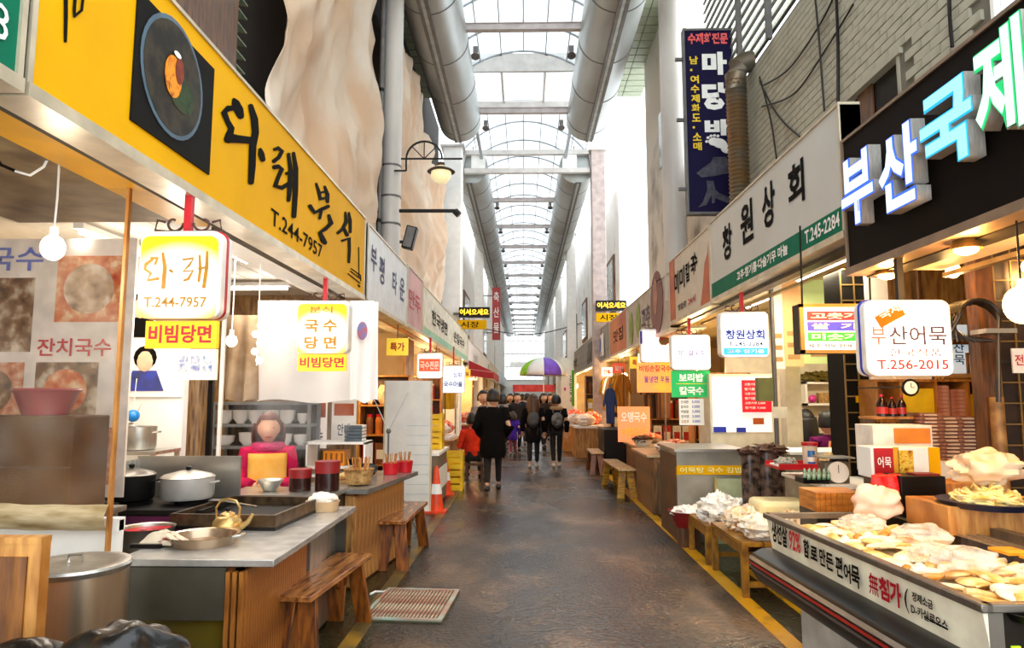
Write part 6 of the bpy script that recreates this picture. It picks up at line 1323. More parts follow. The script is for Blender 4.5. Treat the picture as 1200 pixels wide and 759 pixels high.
p = WY(856, 578, 7.5); t = thing('green_board', 'pale green board leaning on the steel counter', 'board', (p.x, 7.5, 0)); cbx(0, 0, 0, .3, .02, WY(856, 561, 7.5).z).build('board', pm('pale_green_board', 'a8b08c', rough=.5), t, rot=(R(-5), 0, 0)); MB().tube([(-.18, -.03, 0), (-.16, -.02, .7)], .008).build('pole', yellow, t)

# low goods tables with bowls
def low_table(label, x, y, sx, sy, h):
    t = thing('low_table', label, 'table', (x, y, 0)); w1 = wood('ochre_wood', '6a4412', 'b8821e', (2, 8, 2))
    n = 4
    for k in range(n): cbx(-sx / 2 + sx / n * (k + .5), 0, h - .03, sx / n - .012, sy, .03).build('slat', w1, t)
    for a_ in (-1, 1):
        for b_ in (-1, 1): cbx(a_ * (sx / 2 - .03), b_ * (sy / 2 - .03), 0, .05, .05, h - .03).build('leg', w1, t)
        cbx(a_ * (sx / 2 - .03), 0, h - .1, .03, sy - .1, .06).build('side_rail', w1, t)
    cbx(0, -sy / 2 + .03, .08, sx - .1, .03, .04).build('stretcher', w1, t)
    return t
low_table('low ochre wooden table of dried goods right behind the display case', 2.04, 5.95, .7, .9, .42)
low_table('low wooden table of dried goods, farther one by the steel counter', 1.98, 6.88, .6, .7, .36)
def bowl(label, x, y, z, r, h, m, food_m, lump=.5, fh=.08, name='goods_bowl', seed=0, fn_='contents'):
    lump *= .7
    t = thing(name, label, 'bowl', (x, y, z)); MB().lathe([(0, 0), (r * .6, 0), (r, h), (r * 1.06, h + .004), (r * .97, h - .004), (0, h * .5)], 26).build('bowl', m, t)
    MB().ball((0, 0, h), r * .93, r * .93, fh, 36, 24, lump, 4.5, seed).build(fn_, food_m, t); return t
wh = pm('white_bowl', 'e4e4e0', rough=.3, var=.04)
sq = food('dried_squid', ['f4f0e8', 'fffdf6', 'd8ccb8'], 30, .6, 1); ginger = food('dried_roots', ['d8964c', 'f4d8a8', 'fbeeda', 'c07a30'], 14, .5, .8); pinkf = food('pink_shrimp', ['f0c0a8', 'fbe8dc', 'e0987c'], 30, .6, 1)
T1 = .422
bowl('white bowl of pale dried slices at the near corner of the low table', 1.9, 5.67, T1, .17, .09, wh, food('pale_slices', ['f8ecd4', 'fdf6e8', 'e8cc98'], 16), .4, .1, seed=1)
bowl('white bowl of orange dried roots beside the display case', 2.2, 5.74, T1, .17, .09, wh, ginger, .6, .11, seed=2)
bowl('white bowl of dried roots in the middle of the near low table', 1.88, 6.05, T1, .16, .08, wh, ginger, .6, .11, seed=3)
t = thing('noodle_pack', 'long clear pack of pale yellow noodles on the near low table', 'pack', (2.24, 6.15, T1)); cbx(0, 0, 0, .46, .36, .24).build('wrapper', pm('noodle_wrap', 'f4e2a0', rough=.25, h2='fbf2c8', scale=30, stretch=(1, 12, 12), bump=.2), t, bevel=.04); cbx(-.232, 0, .03, .004, .2, .12).build('end_label', blackm, t)
t = thing('yellow_pack', 'small yellow packet in front of the noodle pack', 'packet', (2.06, 5.93, T1)); cbx(0, -.02, .0, .09, .05, .16).build('wrapper', pm('lemon_pack', 'f0e030', rough=.3, h2='3a8a40', scale=12), t)
T2 = .362
t = thing('goods_bowl', 'dark red basin of dried fish by the steel counter', 'bowl', (1.72, 7.38, 0)); MB().lathe([(0, .2), (.13, .2), (.2, .36), (.21, .365), (.19, .36), (0, .24)], 26).build('basin', pm('dark_red_basin', '8a1c1c', rough=.35), t); MB().ball((0, 0, .34), .17, .17, .08, 20, 12, .5, 4, 4).build('contents', sq, t); cbx(0, 0, 0, .2, .2, .2).build('crate', dark_wood, t)
bowl('wide bowl heaped with white shredded squid', 1.88, 6.8, T2, .2, .09, steel, sq, .7, .16, seed=5)
bowl('bowl of pinkish dried shrimp next to the shredded squid', 2.15, 6.65, T2, .15, .08, red, pinkf, .5, .1, seed=6)
bowl('small bowl of dried fish behind the shrimp', 2.15, 7.02, T2, .13, .08, wh, sq, .5, .1, seed=7)
for i, (x, y) in enumerate(((2.6, 5.4), (2.64, 5.62))):
    t = thing('glass_jar', ['clear jar with grey lid on the crate behind the noodle pack', 'second clear jar behind the noodle pack'][i], 'jar', (x, y - .32, .5 if 0 else .5)); MB().lathe([(0, 0), (.06, 0), (.065, .12), (.05, .14), (0, .14)], 16).build('body', pm('smoky_jar', '8a847a', rough=.2), t); MB().lathe([(.052, .14), (.052, .165), (0, .165)], 16).build('lid', steel, t)
t = thing('jar_crate', 'grey crate carrying the two clear jars', 'crate', (2.62, 5.2, 0)); cbx(0, 0, 0, .25, .55, .498).build('body', steel_dark, t)

# ---- middle of the right side: poster stand, white shelf, pillars, hoses
Y = 8.9
a, c = WY(833, 508, Y), WY(905, 438, Y)
t = thing('refrigerator_counter', 'bright white glass-fronted refrigerator with blue goods under the navy lettered sign', 'refrigerator', ((a.x + c.x) / 2, Y + .3, 0)); wd = c.x - a.x
cbx(0, 0, 0, wd, .6, c.z).build('cabinet', cream, t); cbx(0, -.303, a.z + .02, wd - .06, .006, c.z - a.z - .06).build('lit_front', em('fridge_glow', 'fff2ea', .4), t)
cbx(-wd * .36, -.308, a.z + .02, wd * .2, .01, .07).build('blue_crate', pm('blue_crate', '2438b0', rough=.4), t); cbx(-.02, -.308, a.z + .02, .12, .01, .06).build('blue_crate', MC['blue_crate'], t); cbx(wd * .25, -.308, a.z + .12, .14, .01, .08).build('print', org, t)
a, c = WY(872, 483, 8.8), WY(905, 445, 8.8)
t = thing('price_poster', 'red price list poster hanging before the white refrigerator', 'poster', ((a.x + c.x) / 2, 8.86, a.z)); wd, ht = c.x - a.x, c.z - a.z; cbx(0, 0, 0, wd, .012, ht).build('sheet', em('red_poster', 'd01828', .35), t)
for k in range(6): text('고춧가루 5,000' if k % 2 == 0 else '참기름 7,000', white, t, (-wd * .42, -.012, ht * (.82 - .145 * k)), wd * .7, ht * .085)
t['label'] = 'red price list poster hanging before the white refrigerator'
t = thing('open_shelf', 'ribbed cream cabinet below the red poster', 'cabinet', (WY(860, 520, 7.9).x, 8.0, 0))
bpy.data.objects.remove(t)
p = WY(912, 450, 7.3)
t = thing('steel_pole', 'thin steel pole with a green meter box and a small plate', 'pole', (p.x, 7.4, 0)); MB().cyl((0, 0, 0), (0, 0, 2.85), .025, n=10).build('pole', iron_grey, t); cbx(-.12, -.02, WY(912, 470, 7.3).z, .16, .1, .25).build('meter_box', pm('olive_box', '6a6a38', rough=.5), t); cbx(.02, -.05, WY(912, 490, 7.3).z, .16, .01, .12).build('plate', yellow if 0 else cream, t)
for nm, lab, px, Y, r_, m_ in (('pillar', 'cream square pillar right of the steel pole', 926, 8.2, .09, cream), ('pillar', 'gridded dark metal pillar between the seated women and the sauce bottles', 1002, 6.4, .17, None), ('pillar', 'white pillar behind the fish cake sign', 1027, 6.3, .1, white)):
    p = WY(px, 450, Y); t = thing(nm, lab, 'pillar', (p.x, Y, 0))
    if m_: cbx(0, 0, 0, 2 * r_, 2 * r_, 2.85).build('shaft', m_, t)
    else:
        cbx(0, 0, 0, 2 * r_, 2 * r_, 2.85).build('shaft', blackm, t)
        for k in range(19): cbx(0, -r_ - .006, .1 + .145 * k, 2 * r_, .01, .012).build('grid_bar', pm('gold_bar', '8a7040', rough=.4, metal=.4), t)
        for x in (-r_, -.05, .06, r_): cbx(x, -r_ - .008, 0, .012, .012, 2.85).build('grid_bar', MC['gold_bar'], t)
        for k, (x, z) in enumerate(((.05, 1.75), (-.06, 1.5), (.08, 1.2), (-.05, 1.05), (.02, .85))): cbx(x, -r_ - .02, z, .06, .012, .06).build('pinned_card', [white, yellow, cream][k % 3], t)
# menu cloth strips hanging
a, c = WY(905, 434, 7.9), WY(945, 388, 7.9)
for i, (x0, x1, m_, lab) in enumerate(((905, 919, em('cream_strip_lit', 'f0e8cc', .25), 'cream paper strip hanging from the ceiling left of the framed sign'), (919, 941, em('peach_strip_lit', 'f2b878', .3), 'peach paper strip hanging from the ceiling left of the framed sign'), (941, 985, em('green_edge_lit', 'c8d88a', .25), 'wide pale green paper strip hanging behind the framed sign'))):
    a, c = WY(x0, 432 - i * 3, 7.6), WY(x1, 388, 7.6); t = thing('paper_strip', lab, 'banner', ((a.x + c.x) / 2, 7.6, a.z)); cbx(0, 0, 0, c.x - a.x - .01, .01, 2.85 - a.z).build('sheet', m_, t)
    for k in range(3): cbx(0, -.008, .08 + .13 * k, (c.x - a.x) * .6, .004, .05).build('print_line', pm('faint_print', 'c8985c'), t)
# picture and shelf behind seated women
a, c = WY(948, 475, 9.9), WY(990, 447, 9.9)
t = thing('wall_cabinet', 'white open wall cabinet above the seated women', 'cabinet', ((a.x + c.x) / 2, 10.0, a.z)); wd, ht = c.x - a.x, c.z - a.z
for b_ in ((-wd / 2, 0, 0, wd / 2, .18, .03), (-wd / 2, 0, ht - .03, wd / 2, .18, ht), (-wd / 2, 0, 0, -wd / 2 + .03, .18, ht), (wd / 2 - .03, 0, 0, wd / 2, .18, ht)): bx(*b_).build('cabinet_side', white, t)
bx(-wd / 2, .17, 0, wd / 2, .18, ht).build('back', cream, t)
t = thing('pink_jar', 'pink jar in the wall cabinet', 'jar', (a.x + .1, 9.95, a.z + .032)); MB().ball((0, .06, .06), .06, .05, .06).build('body', pm('pink_glaze', 'd03a90', rough=.3), t)
for i, px in enumerate((968, 981)):
    t = thing('basket', ['tan basket in the middle of the wall cabinet', 'tan basket at the right of the wall cabinet'][i], 'basket', (WY(px, 470, 9.95).x, 10.06, a.z + .032)); cbx(0, 0, 0, .14, .1, .15).build('basket', wk, t)
t = thing('dried_plant', 'dark leafy bundle on top of the wall cabinet', 'plant', (WY(966, 443, 9.95).x, 10.06, a.z + ht + .002)); MB().ball((0, 0, .07), .3, .08, .07, 18, 10, .9, 5, 3).build('leaves', food('dark_leaves', ['2a2c14', '6a5a1c', '1a1a10'], 20), t)
t = thing('calendar', 'tall white paper notice right of the wall cabinet', 'notice', (WY(983, 420, 10.15).x, 10.16, WY(983, 430, 10.15).z)); cbx(0, 0, 0, .3, .01, .25).build('sheet', white, t)
# hose bundle on the near right post
p = WY(1165, 420, 4.75)
t = thing('timber_post', 'dark iron post wrapped with wires at the right', 'post', (p.x, 4.85, 0)); cbx(0, 0, 0, .12, .12, 2.85).build('shaft', dark_wood, t); MB().cyl((-.0, -.09, 0), (0, -.09, 1.55), .045, n=12).build('bracket_pipe', pm('rusty_pipe', '7a5a34', rough=.5, metal=.3, h2='b08a54', scale=10), t)
t = thing('hose_bundle', 'bundle of looped black hoses hanging from a hook by the iron post', 'hose', (WY(1140, 400, 4.6).x, 4.6, WY(1140, 480, 4.6).z)); ztp = WY(1140, 352, 4.6).z - t.location.z
hm_ = pm('black_hose', '1c1613', rough=.35)
for k in range(9):
    r_ = .13 + .012 * k; MB().tube([(-.18 + .035 * k, -.02 * k * .3, .45)] + [(.02 + r_ * math.cos(a_), .015 * k - .05, ztp - r_ * .9 + r_ * .9 * math.sin(a_)) for a_ in [PI - PI * j / 10 for j in range(11)]] + [(.02 + r_ * .9, .015 * k - .05, .5), (.02 + r_ * .7, .015 * k - .05, .05 + .03 * (k % 3))], .012, 7).build('hose', hm_, t)
cbx(.12, -.03, .5, .2, .16, .03).build('strap', steel, t); bx(.0, .0, ztp - .03, .02, .12, ztp - .01).build('hook', iron, t)
# iron grid wall at far right
Y = 4.95; a = WY(1168, 300, Y).x
t = thing('grid_panel', 'dark panel with a brass wire grid behind the iron post', 'panel', (a + .75, Y + .1, 0)); cbx(0, 0.04, 0, 1.5, .03, 2.8).build('backing', pm('dark_board', '1e130c', rough=.7, h2='3a2616'), t)
for k in range(12): cbx(-.72 + .13 * k, 0, 0, .012, .012, 2.8).build('grid_wire', MC['gold_bar'], t)
for k in range(18): cbx(0, -.012, .15 + .15 * k, 1.5, .01, .01).build('grid_wire', MC['gold_bar'], t)
a, c = WY(1187, 437, 4.6), WY(1235, 408, 4.6)
t = thing('small_notice', 'small white notice with red letters at the right edge', 'notice', ((a.x + c.x) / 2, 4.6, a.z)); wd, ht = c.x - a.x, c.z - a.z; cbx(0, 0, 0, wd, .012, ht).build('sheet', white, t); text('전화주문', rink, t, (-wd * .46, -.012, ht * .3), wd * .9, ht * .45); bx(-.01, .012, ht * .5, .01, .4, ht * .5 + .02).build('bracket', iron, t)
MB().tube([(0, 0, 0), (0, 0, -.35)], .004).build('cord', white, t)
# framed picture + white window strip behind hose
a, c = WY(1138, 440, 6.15), WY(1157, 408, 6.15)
t = thing('picture_frame', 'wooden framed blue picture above the pigeonhole shelf', 'picture', ((a.x + c.x) / 2, 6.2, z1 + .022)); wd = .16; ht = c.z - a.z
cbx(0, 0, 0, wd, .02, ht).build('picture_frame_border', wood('frame_wood', '6a3a1c', 'a8703c'), t); cbx(0, -.012, .02, wd - .04, .004, ht - .04).build('image', food('blue_image', ['7aa8d8', 'd8e4f0', '3a5a70'], 6), t)
t = thing('paper_stack', 'rolled brown paper bundle on top of the pigeonhole shelf', 'roll', (WY(1128, 445, 6.0).x, 6.02, z1 + .022)); 
for k in range(3): MB().cyl((-.16, .0 + .05 * k, .025), (.14, .05 * k - .03, .03), .024, n=10).build('roll', pm('kraft_paper', 'a8804c', rough=.7), t)
bx(-.5, .12, .0, -.18, .16, .12).build('white_papers', white, t)
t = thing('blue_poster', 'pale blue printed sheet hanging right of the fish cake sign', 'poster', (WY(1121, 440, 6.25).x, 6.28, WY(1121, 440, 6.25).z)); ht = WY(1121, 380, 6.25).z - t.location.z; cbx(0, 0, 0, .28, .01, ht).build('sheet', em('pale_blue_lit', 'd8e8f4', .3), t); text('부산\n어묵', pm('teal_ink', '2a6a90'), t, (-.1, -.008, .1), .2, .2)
t = thing('wall_bar', 'horizontal timber bar across the shop behind the hoses', 'beam', (WY(1130, 403, 6.05).x, 6.1, WY(1130, 403, 6.05).z)); cbx(0, 0, 0, .7, .04, .05).build('bar', dark_wood, t)
for x in (-.33, .33): cbx(x, 0, .05, .03, .03, 2.84 - t.location.z - .05).build('hanger', dark_wood, t)
t = thing('back_board', 'warm timber back wall behind the pigeonhole shelf', 'panel', (4.2, 6.5, 0)); cbx(0, 0, 0, 1.55, .04, 2.84).build('board', wood('shop_back', '7a5a34', 'b99562', (5, 1, 1)), t)

# ---- right benches, stalls further on
A = (WZ(725, 549, .45) + WZ(745, 551, .45)) / 2
a1, a2, a3 = WZ(728, 549, .45), WZ(743, 549.5, .45), WZ(708, 537.5, .45)
bench('yellow wooden bench on the right, nearer one, before the wooden stall counter', (a2.x - .1, a2.y, 0), (a3.x + .1, a3.y, 0), .26, .45, wood('pale_bench_top', 'b88a58', 'e8cfa0', (8, 1, 8), .25), wood('yellow_bench', '8a5c0c', 'd8a020', (2, 2, 8)))
a2, a3 = WZ(706, 530, .45), WZ(692, 525, .45)
bench('brown wooden bench on the right, the farther one', (a2.x - .1, a2.y, 0), (a3.x + .05, a3.y, 0), .26, .45, MC['pale_bench_top'], bench_wood)
def stallcounter(label, x, y, sx, sy, h, m, topm):
    t = thing('stall_counter', label, 'counter', (x, y, 0)); cbx(0, 0, 0, sx, sy, h - .03).build('body', m, t); cbx(-.03, 0, h - .03, sx + .1, sy + .04, .03).build('top', topm, t)
    n = int(sy / .14); pmh = cbx(0, 0, .02, .016, .12, h - .08).mesh('plank', m)
    for k in range(n): part('plank', pmh, t, (-sx / 2 - .006, -sy / 2 + .07 + .14 * k, 0))
    n = int(sx / .14); pmh = cbx(0, 0, .02, .12, .016, h - .08).mesh('plank', m)
    for k in range(n): part('plank', pmh, t, (-sx / 2 + .07 + .14 * k, -sy / 2 - .006, 0))
    return t
wood_d = wood('counter_brown', '4a2e18', 'a07040', (5, 5, 1)); topl = pm('pale_counter_top', 'c8b08c', rough=.3, h2='a08058')
stallcounter('wooden stall counter between the yellow bench and the steel counter', 2.05, 9.9, .68, 1.3, .78, wood_d, topl)
stallcounter('wooden stall counter behind the yellow bench', 2.16, 11.6, .66, 1.6, .78, wood_d, topl)
t = thing('dark_fridge', 'grey metal cabinet at the near end of the wooden stall counter', 'cabinet', (2.0, 8.95, 0)); cbx(0, 0, .08, .5, .35, .62).build('body', pm('fridge_grey', '5a5a58', rough=.35, metal=.4), t); cbx(0, -.18, .42, .48, .01, .28).build('white_panel', white, t)
for x in (-.2, .2): cbx(x, 0, 0, .03, .3, .08).build('foot', black, t)
t = thing('black_table', 'table under a black cloth beyond the right benches', 'table', (2.1, 14.6, 0)); cbx(0, 0, 0, .95, 1.2, .88).build('cloth', black, t, bevel=.02); cbx(0, 0, .88, .97, 1.22, .02).build('top', steel_dark, t)
for i, (x, y) in enumerate(((1.95, 9.5), (2.2, 10.1), (1.9, 11.1), (2.15, 11.7))):
    bowl(['steel bowl of pink food on the wooden stall counter', 'white bowl of food farther along the wooden stall counter', 'bowl of dark food behind the yellow bench', 'bowl of red food at the far stall counter'][i], x, y, .782, .17, .09, [steel, wh, wh, steel][i], [pinkf, food('rice_cake', ['d03020', 'e87848', 'fbe0c8'], 22), food('dark_food', ['2a1a10', '6a3a20'], 20), food('rice_cake', ['d03020'], 2)][i], .4, .07, seed=20 + i)
a, c = WY(721, 505, 12.3), WY(757, 476, 12.3)
t = thing('food_menu', 'orange lit menu board standing on the far wooden counter', 'menu', ((a.x + c.x) / 2, 11.95, .782)); wd, ht = c.x - a.x, c.z - .78; cbx(0, 0, .0, wd, .02, ht).build('board', em('orange_lit', 'f08050', .6), t); text('오뎅국수', white, t, (-wd * .4, -.015, ht * .55), wd * .8, ht * .3, offset=.03); text('비빔김밥', yi, t, (-wd * .4, -.015, ht * .15), wd * .8, ht * .25)
a, c = WY(772, 478, 10.6), WY(790, 462, 10.6)
# warm lights deep in the stalls both sides
for i, (x, y, pw) in enumerate(((2.9, 11.5, 60), (2.8, 14.5, 60), (2.7, 18.5, 70), (2.7, 23, 80), (2.6, 28, 80), (2.6, 34, 90), (2.5, 42, 90), (-2.7, 10.5, 40), (-2.7, 14.5, 60), (-2.6, 18, 60), (-2.6, 23, 80), (-2.5, 28, 80), (-2.5, 35, 90), (-2.5, 44, 90))):
    bulb('warm glowing bulb over the %s stalls, %s from the camera' % ('right' if x > 0 else 'left', ['first', 'second', 'third', 'fourth', 'fifth', 'sixth', 'seventh'][i % 7]), x, y, 2.1, 2.79 if x > 0 else (2.73 if y < 20 else 2.735), pw * 1.15, 'ffd090', .09)

# ================================================================ FARTHER STALLS
def garment(label, x, y, z, h, m, rz=0, wd=.42, rail=True, group=None):
    t = thing('hanging_garment', label, 'garment', (x, y, z), rz, group)
    pr = [(-wd * .3, 0), (wd * .3, 0), (wd * .34, h * .6), (wd * .5, h * .45), (wd * .56, h * .55), (wd * .36, h * .92), (.05, h), (-.05, h), (-wd * .36, h * .92), (-wd * .56, h * .55), (-wd * .5, h * .45), (-wd * .34, h * .6)]
    fixn(MB().prism(pr, -.04, .04, Matrix.Rotation(PI / 2, 4, 'X')).build('cloth', m, t, bevel=.02)); MB().tube([(0, 0, h - .02), (0, 0, h + .05), (.02, 0, h + .08)], .006, 5).build('hook', iron_grey, t); return t
def gm(n, h): return pm('garment_' + n, h, rough=.85, var=.35, scale=5, stretch=(6, 6, .5))
def rail(label, x, y0, y1, z):
    t = thing('clothes_rail', label, 'rail', (x, (y0 + y1) / 2, 0)); MB().cyl((0, -(y1 - y0) / 2, z), (0, (y1 - y0) / 2, z), .015, n=8).build('bar', iron_grey, t)
    for s in (-1, 1): MB().cyl((0, s * ((y1 - y0) / 2 - .02), 0), (0, s * ((y1 - y0) / 2 - .02), z), .015, n=8).build('upright', iron_grey, t)
rail('clothes rail at the near right clothes stall', 2.5, 12.2, 14.0, 2.2); rail('clothes rail at the far right clothes stall', 2.35, 16.2, 20.5, 2.2)
for i, (nm, hx, y) in enumerate((('brown', '5a3a22', 12.4), ('dark_brown', '3a2616', 12.8), ('tan', 'a0703c', 13.2), ('coffee', '6a4020', 13.6))): garment('long %s coat on the near clothes rail of the right side' % nm.replace('_', ' '), 2.5, y, 1.15, .95, gm(nm, hx), .3)
for i, (nm, hx) in enumerate((('orange', 'e88a1c'), ('gold', 'd8a020'), ('amber', 'c8781c'), ('beige', 'e0c090'), ('white', 'ece4d8'), ('mustard', 'c89a18'), ('brown', '5a3a22'))): garment('%s garment on the far clothes rail of the right side' % nm, 2.35, 16.4 + .6 * i, 1.2, .9, gm(nm, hx), .2)
for i, (nm, hx, x, y, z) in enumerate((('blue_jeans', '3a4a7a', 1.95, 15.6, .95), ('grey', '8a8c90', 2.0, 16.0, .95))): garment('%s folded over a stand by the black cloth table' % ['blue trousers', 'grey jacket'][i], x, y, z, .8, gm(nm, hx), .2, .3)
t = thing('clothes_stand', 'stand holding the blue trousers and grey jacket', 'stand', (2.0, 15.8, 0)); MB().cyl((0, 0, 0), (0, 0, 1.85), .02, n=8).cyl((0, -.35, 1.84), (0, .35, 1.84), .015, n=8).build('stand', iron_grey, t); 
def goods_table(label, x, y, sx, sy, h, cloth, tops):
    t = thing('goods_table', label, 'table', (x, y, 0)); cbx(0, 0, h - .04, sx, sy, .04).build('top', ply, t); cbx(0, 0, .0, sx - .06, sy - .06, h - .045).build('skirt', cloth, t)
    k = 0
    for (dx_, dy_, r_, hh, mm, lab) in tops:
        q = thing('produce_heap', lab, 'goods', (x + dx_, y + dy_, h + .003)); cbx(0, 0, 0, r_ * 1.9, r_ * 1.9, .05).build('tray', white, q); MB().lathe([(0, .03), (r_ * .9, .05), (r_ * .7, .05 + hh * .5), (r_ * .35, .05 + hh * .85), (0, .05 + hh)], 18).build('base', mm, q) if 0 else MB().ball((0, 0, .05 + hh * .5), r_ * .88, r_ * .88, hh * .5, 18, 12, .35, 4, x + y + k).build('heap', mm, q); k += 1
bright = food('bright_goods', ['f8ecd8', 'f0c090', 'fff8f0', 'd89858'], 14); redg = food('red_goods', ['c82820', 'f07050', 'f8d8c0'], 14)
goods_table('goods table with a red cloth past the women on the right', 1.75, 18.5, .9, 1.4, .75, ply, [(-.15, -.4, .3, .3, bright, 'heap of pale goods on the far right goods table, near end'), (.1, .3, .3, .35, redg, 'heap of red and pale goods on the far right goods table')])
goods_table('orange crate table beside the two walking women', 1.45, 20.5, .7, 1.2, .7, pm('orange_crate_cloth', 'c87a30', rough=.6, h2='e0a050'), [(0, -.2, .3, .3, bright, 'heap of pale goods beside the two walking women')])
goods_table('goods table far on the right', 1.8, 24.5, .9, 2.0, .75, red, [(0, -.5, .4, .3, redg, 'red heap on the far right table'), (0, .4, .4, .3, bright, 'pale heap on the far right table')])
# left far
t = thing('counter_table', 'white-topped low counter beside the orange cones', 'table', (-1.55, 10.2, 0)); cbx(0, 0, .74, .75, 1.3, .04).build('top', white, t); cbx(0, 0, .04, .68, 1.2, .7).build('body', pm('grey_wood', '6a5a48', rough=.6, h2='8a7a64', stretch=(5, 5, 1)), t); cbx(.36, 0, .25, .01, 1.0, .3).build('white_panel', white, t)
def crate(label, x, y, z, m, sx=.42, sy=.32, sz=.26):
    t = thing('plastic_crate', label, 'crate', (x, y, z)); th = .02
    for k in range(3):
        z0 = k * sz / 3 + .01
        for b_ in ((-sx / 2, -sy / 2, z0, sx / 2, -sy / 2 + th, z0 + sz / 4), (-sx / 2, sy / 2 - th, z0, sx / 2, sy / 2, z0 + sz / 4), (-sx / 2, -sy / 2 + th, z0, -sx / 2 + th, sy / 2 - th, z0 + sz / 4), (sx / 2 - th, -sy / 2 + th, z0, sx / 2, sy / 2 - th, z0 + sz / 4)): bx(*b_).build('slat', m, t)
    for a_ in (-1, 1):
        for c_ in (-1, 1): cbx(a_ * (sx / 2 - .02), c_ * (sy / 2 - .02), 0, .045, .045, sz).build('corner_post', m, t)
    cbx(0, 0, 0, sx - .02, sy - .02, .01).build('bottom', m, t); return t
ycr = pm('yellow_plastic', 'f0c000', rough=.4)
crate('yellow plastic crate on the white-topped low counter', -1.42, 10.3, .782, ycr); crate('yellow plastic crate standing higher, on the other yellow crate', -1.42, 10.3, 1.045, ycr); crate('yellow crate on the floor behind the cones', -1.25, 11.7, 0, ycr, .45, .35, .35); crate('second yellow crate stacked behind the cones', -1.25, 11.7, .352, ycr, .45, .35, .3)
t = thing('red_sack', 'row of dark red jars on the low counter', 'jar', (-1.72, 10.0, .782)); 
for k in range(3): MB().lathe([(0, 0), (.06, 0), (.065, .2), (0, .22)], 14).build('jar', pm('brick_jar', '8a3428', rough=.4), t, loc=(-.12 + .13 * k, 0, 0))
# awning
Y0, Y1_ = s4b + .4, s4b + 5
t = thing('red_awning', 'dark red fabric awning on the left beyond the pale signs', 'awning', (-1.69, Y0, 2.3)); rdm = pm('awning_red', 'a81c22', rough=.7)
fixn(MB().hexa([(0, 0, .35), (.0, 0, .37), (.0, 4.4, .37), (.0, 4.4, .35), (.75, 0, 0), (.75, 0, .02), (.75, 4.4, .02), (.75, 4.4, 0)]).build('top', rdm, t)); bx(.74, 0, -.2, .76, 4.4, .02).build('valance', rdm, t)
for y in (0, 2.2, 4.38): MB().tube([(0, y, .1), (.75, y, .0)], .012).build('arm', white, t)
fixn(MB().prism([(0, .36), (.75, 0), (.75, -.2), (0, -.1)], 0, .01, Matrix(((1, 0, 0, 0), (0, 0, -1, 0), (0, 1, 0, 0), (0, 0, 0, 1)))).build('side', rdm, t))
for i, (nm, hx, y) in enumerate((('yellow', 'e8b81c', 16.9), ('gold', 'd8a020', 17.4), ('beige', 'e0c090', 17.9), ('white', 'ece4d8', 18.4))): garment('%s garment hanging at the left clothes stall' % nm, -1.9, y, 1.25, .85, gm(nm, hx), -.2)
rail('clothes rail of the left clothes stall', -1.9, 16.5, 19.0, 2.19)
for i, (x, y) in enumerate(((-1.75, 14.0), (-1.8, 21.5), (-1.7, 25.5))):
    goods_table('goods table on the left, %s' % ['behind the yellow crates', 'beyond the clothes rail', 'farthest away'][i], x, y, .8, 1.6, .72, [ply, red, ply][i], [(0, -.35, .32, .3, [bright, redg, bright][i], 'heap of goods on the left goods table %s, near end' % ['behind the yellow crates', 'beyond the clothes rail', 'farthest away'][i]), (0, .35, .32, .3, [redg, bright, redg][i], 'heap of goods on the left goods table %s, far end' % ['behind the yellow crates', 'beyond the clothes rail', 'farthest away'][i])])
t = thing('side_board', 'tan timber wall board behind the hanging signs on the left', 'panel', (-2.1, 12.4, 0)); cbx(0, 0, 1.0, .04, .9, 1.6).build('board', ply, t); cbx(0, 0, 0, .04, .9, 1.0).build('base', dark_wood, t)
# umbrella
p = WY(637, 440, 26); R_ = 28 / F * 26
t = thing('market_umbrella', 'open umbrella with green, white and purple panels over the far walkway', 'umbrella', (p.x, 26, 0)); zc = p.z
cols_u = [pm('lime_canvas', '8fd01c', rough=.6), white, pm('violet_canvas', '7a50c8', rough=.6), white]
top = WY(637, 419, 26).z; n = 8
for k in range(n):
    a0 = 2 * PI * k / n + PI; a1 = a0 + 2 * PI / n
    def fn(u, v, a0=a0, a1=a1):
        a_ = a0 + (a1 - a0) * u; r_ = R_ * (1.0 if u in (0, 1) else .97) * math.sin(v * PI / 2); return (r_ * math.cos(a_), r_ * math.sin(a_), zc + (top - zc) * math.cos(v * PI / 2))
    MB().grid(fn, 4, 8).build('canopy_panel', cols_u[k % 4], t, solid=.01)
MB().cyl((0, 0, 0), (0, 0, top + .05), .025, n=8).build('pole', white, t); cbx(0, 0, 0, .4, .4, .1).build('base', iron_grey, t)
for k in range(n): a0 = 2 * PI * k / n; MB().tube([(0, 0, zc + .1), (R_ * .95 * math.cos(a0), R_ * .95 * math.sin(a0), zc)], .01, 5).build('rib', iron_grey, t)
p = WY(628, 452, 28.5); t = thing('red_canopy', 'low red and pink canopy below and behind the umbrella', 'canopy', (p.x - .1, 28.6, 0)); zz = p.z
cbx(0, 0, zz, 1.7, 1.2, .04).build('roof', red, t); cbx(0, -.6, zz - .25, 1.7, .02, .27).build('valance', pm('pink_red_cloth', 'c81c3c', rough=.6, h2='f06050', scale=3), t)
for x in (-.8, .8):
    for y in (-.55, .55): MB().cyl((x, y, 0), (x, y, zz), .02, n=8).build('post', iron_grey, t)
t = thing('upright_banner', 'white upright banner with green and pink marks behind the umbrella', 'banner', (WY(665, 460, 27).x, 27, .9)); cbx(0, 0, 0, .5, .03, 2.2).build('cloth', white, t); cbx(.22, -.02, .3, .1, .01, 1.4).build('green_band', pm('leaf_green', '4aa81c'), t); text('김\n밥\n국\n수', ink, t, (.08, -.02, .4), .12, 1.1); cbx(-.1, -.02, .9, .07, .01, .12).build('pink_mark', pm('magenta_mark', 'c81c8c'), t)
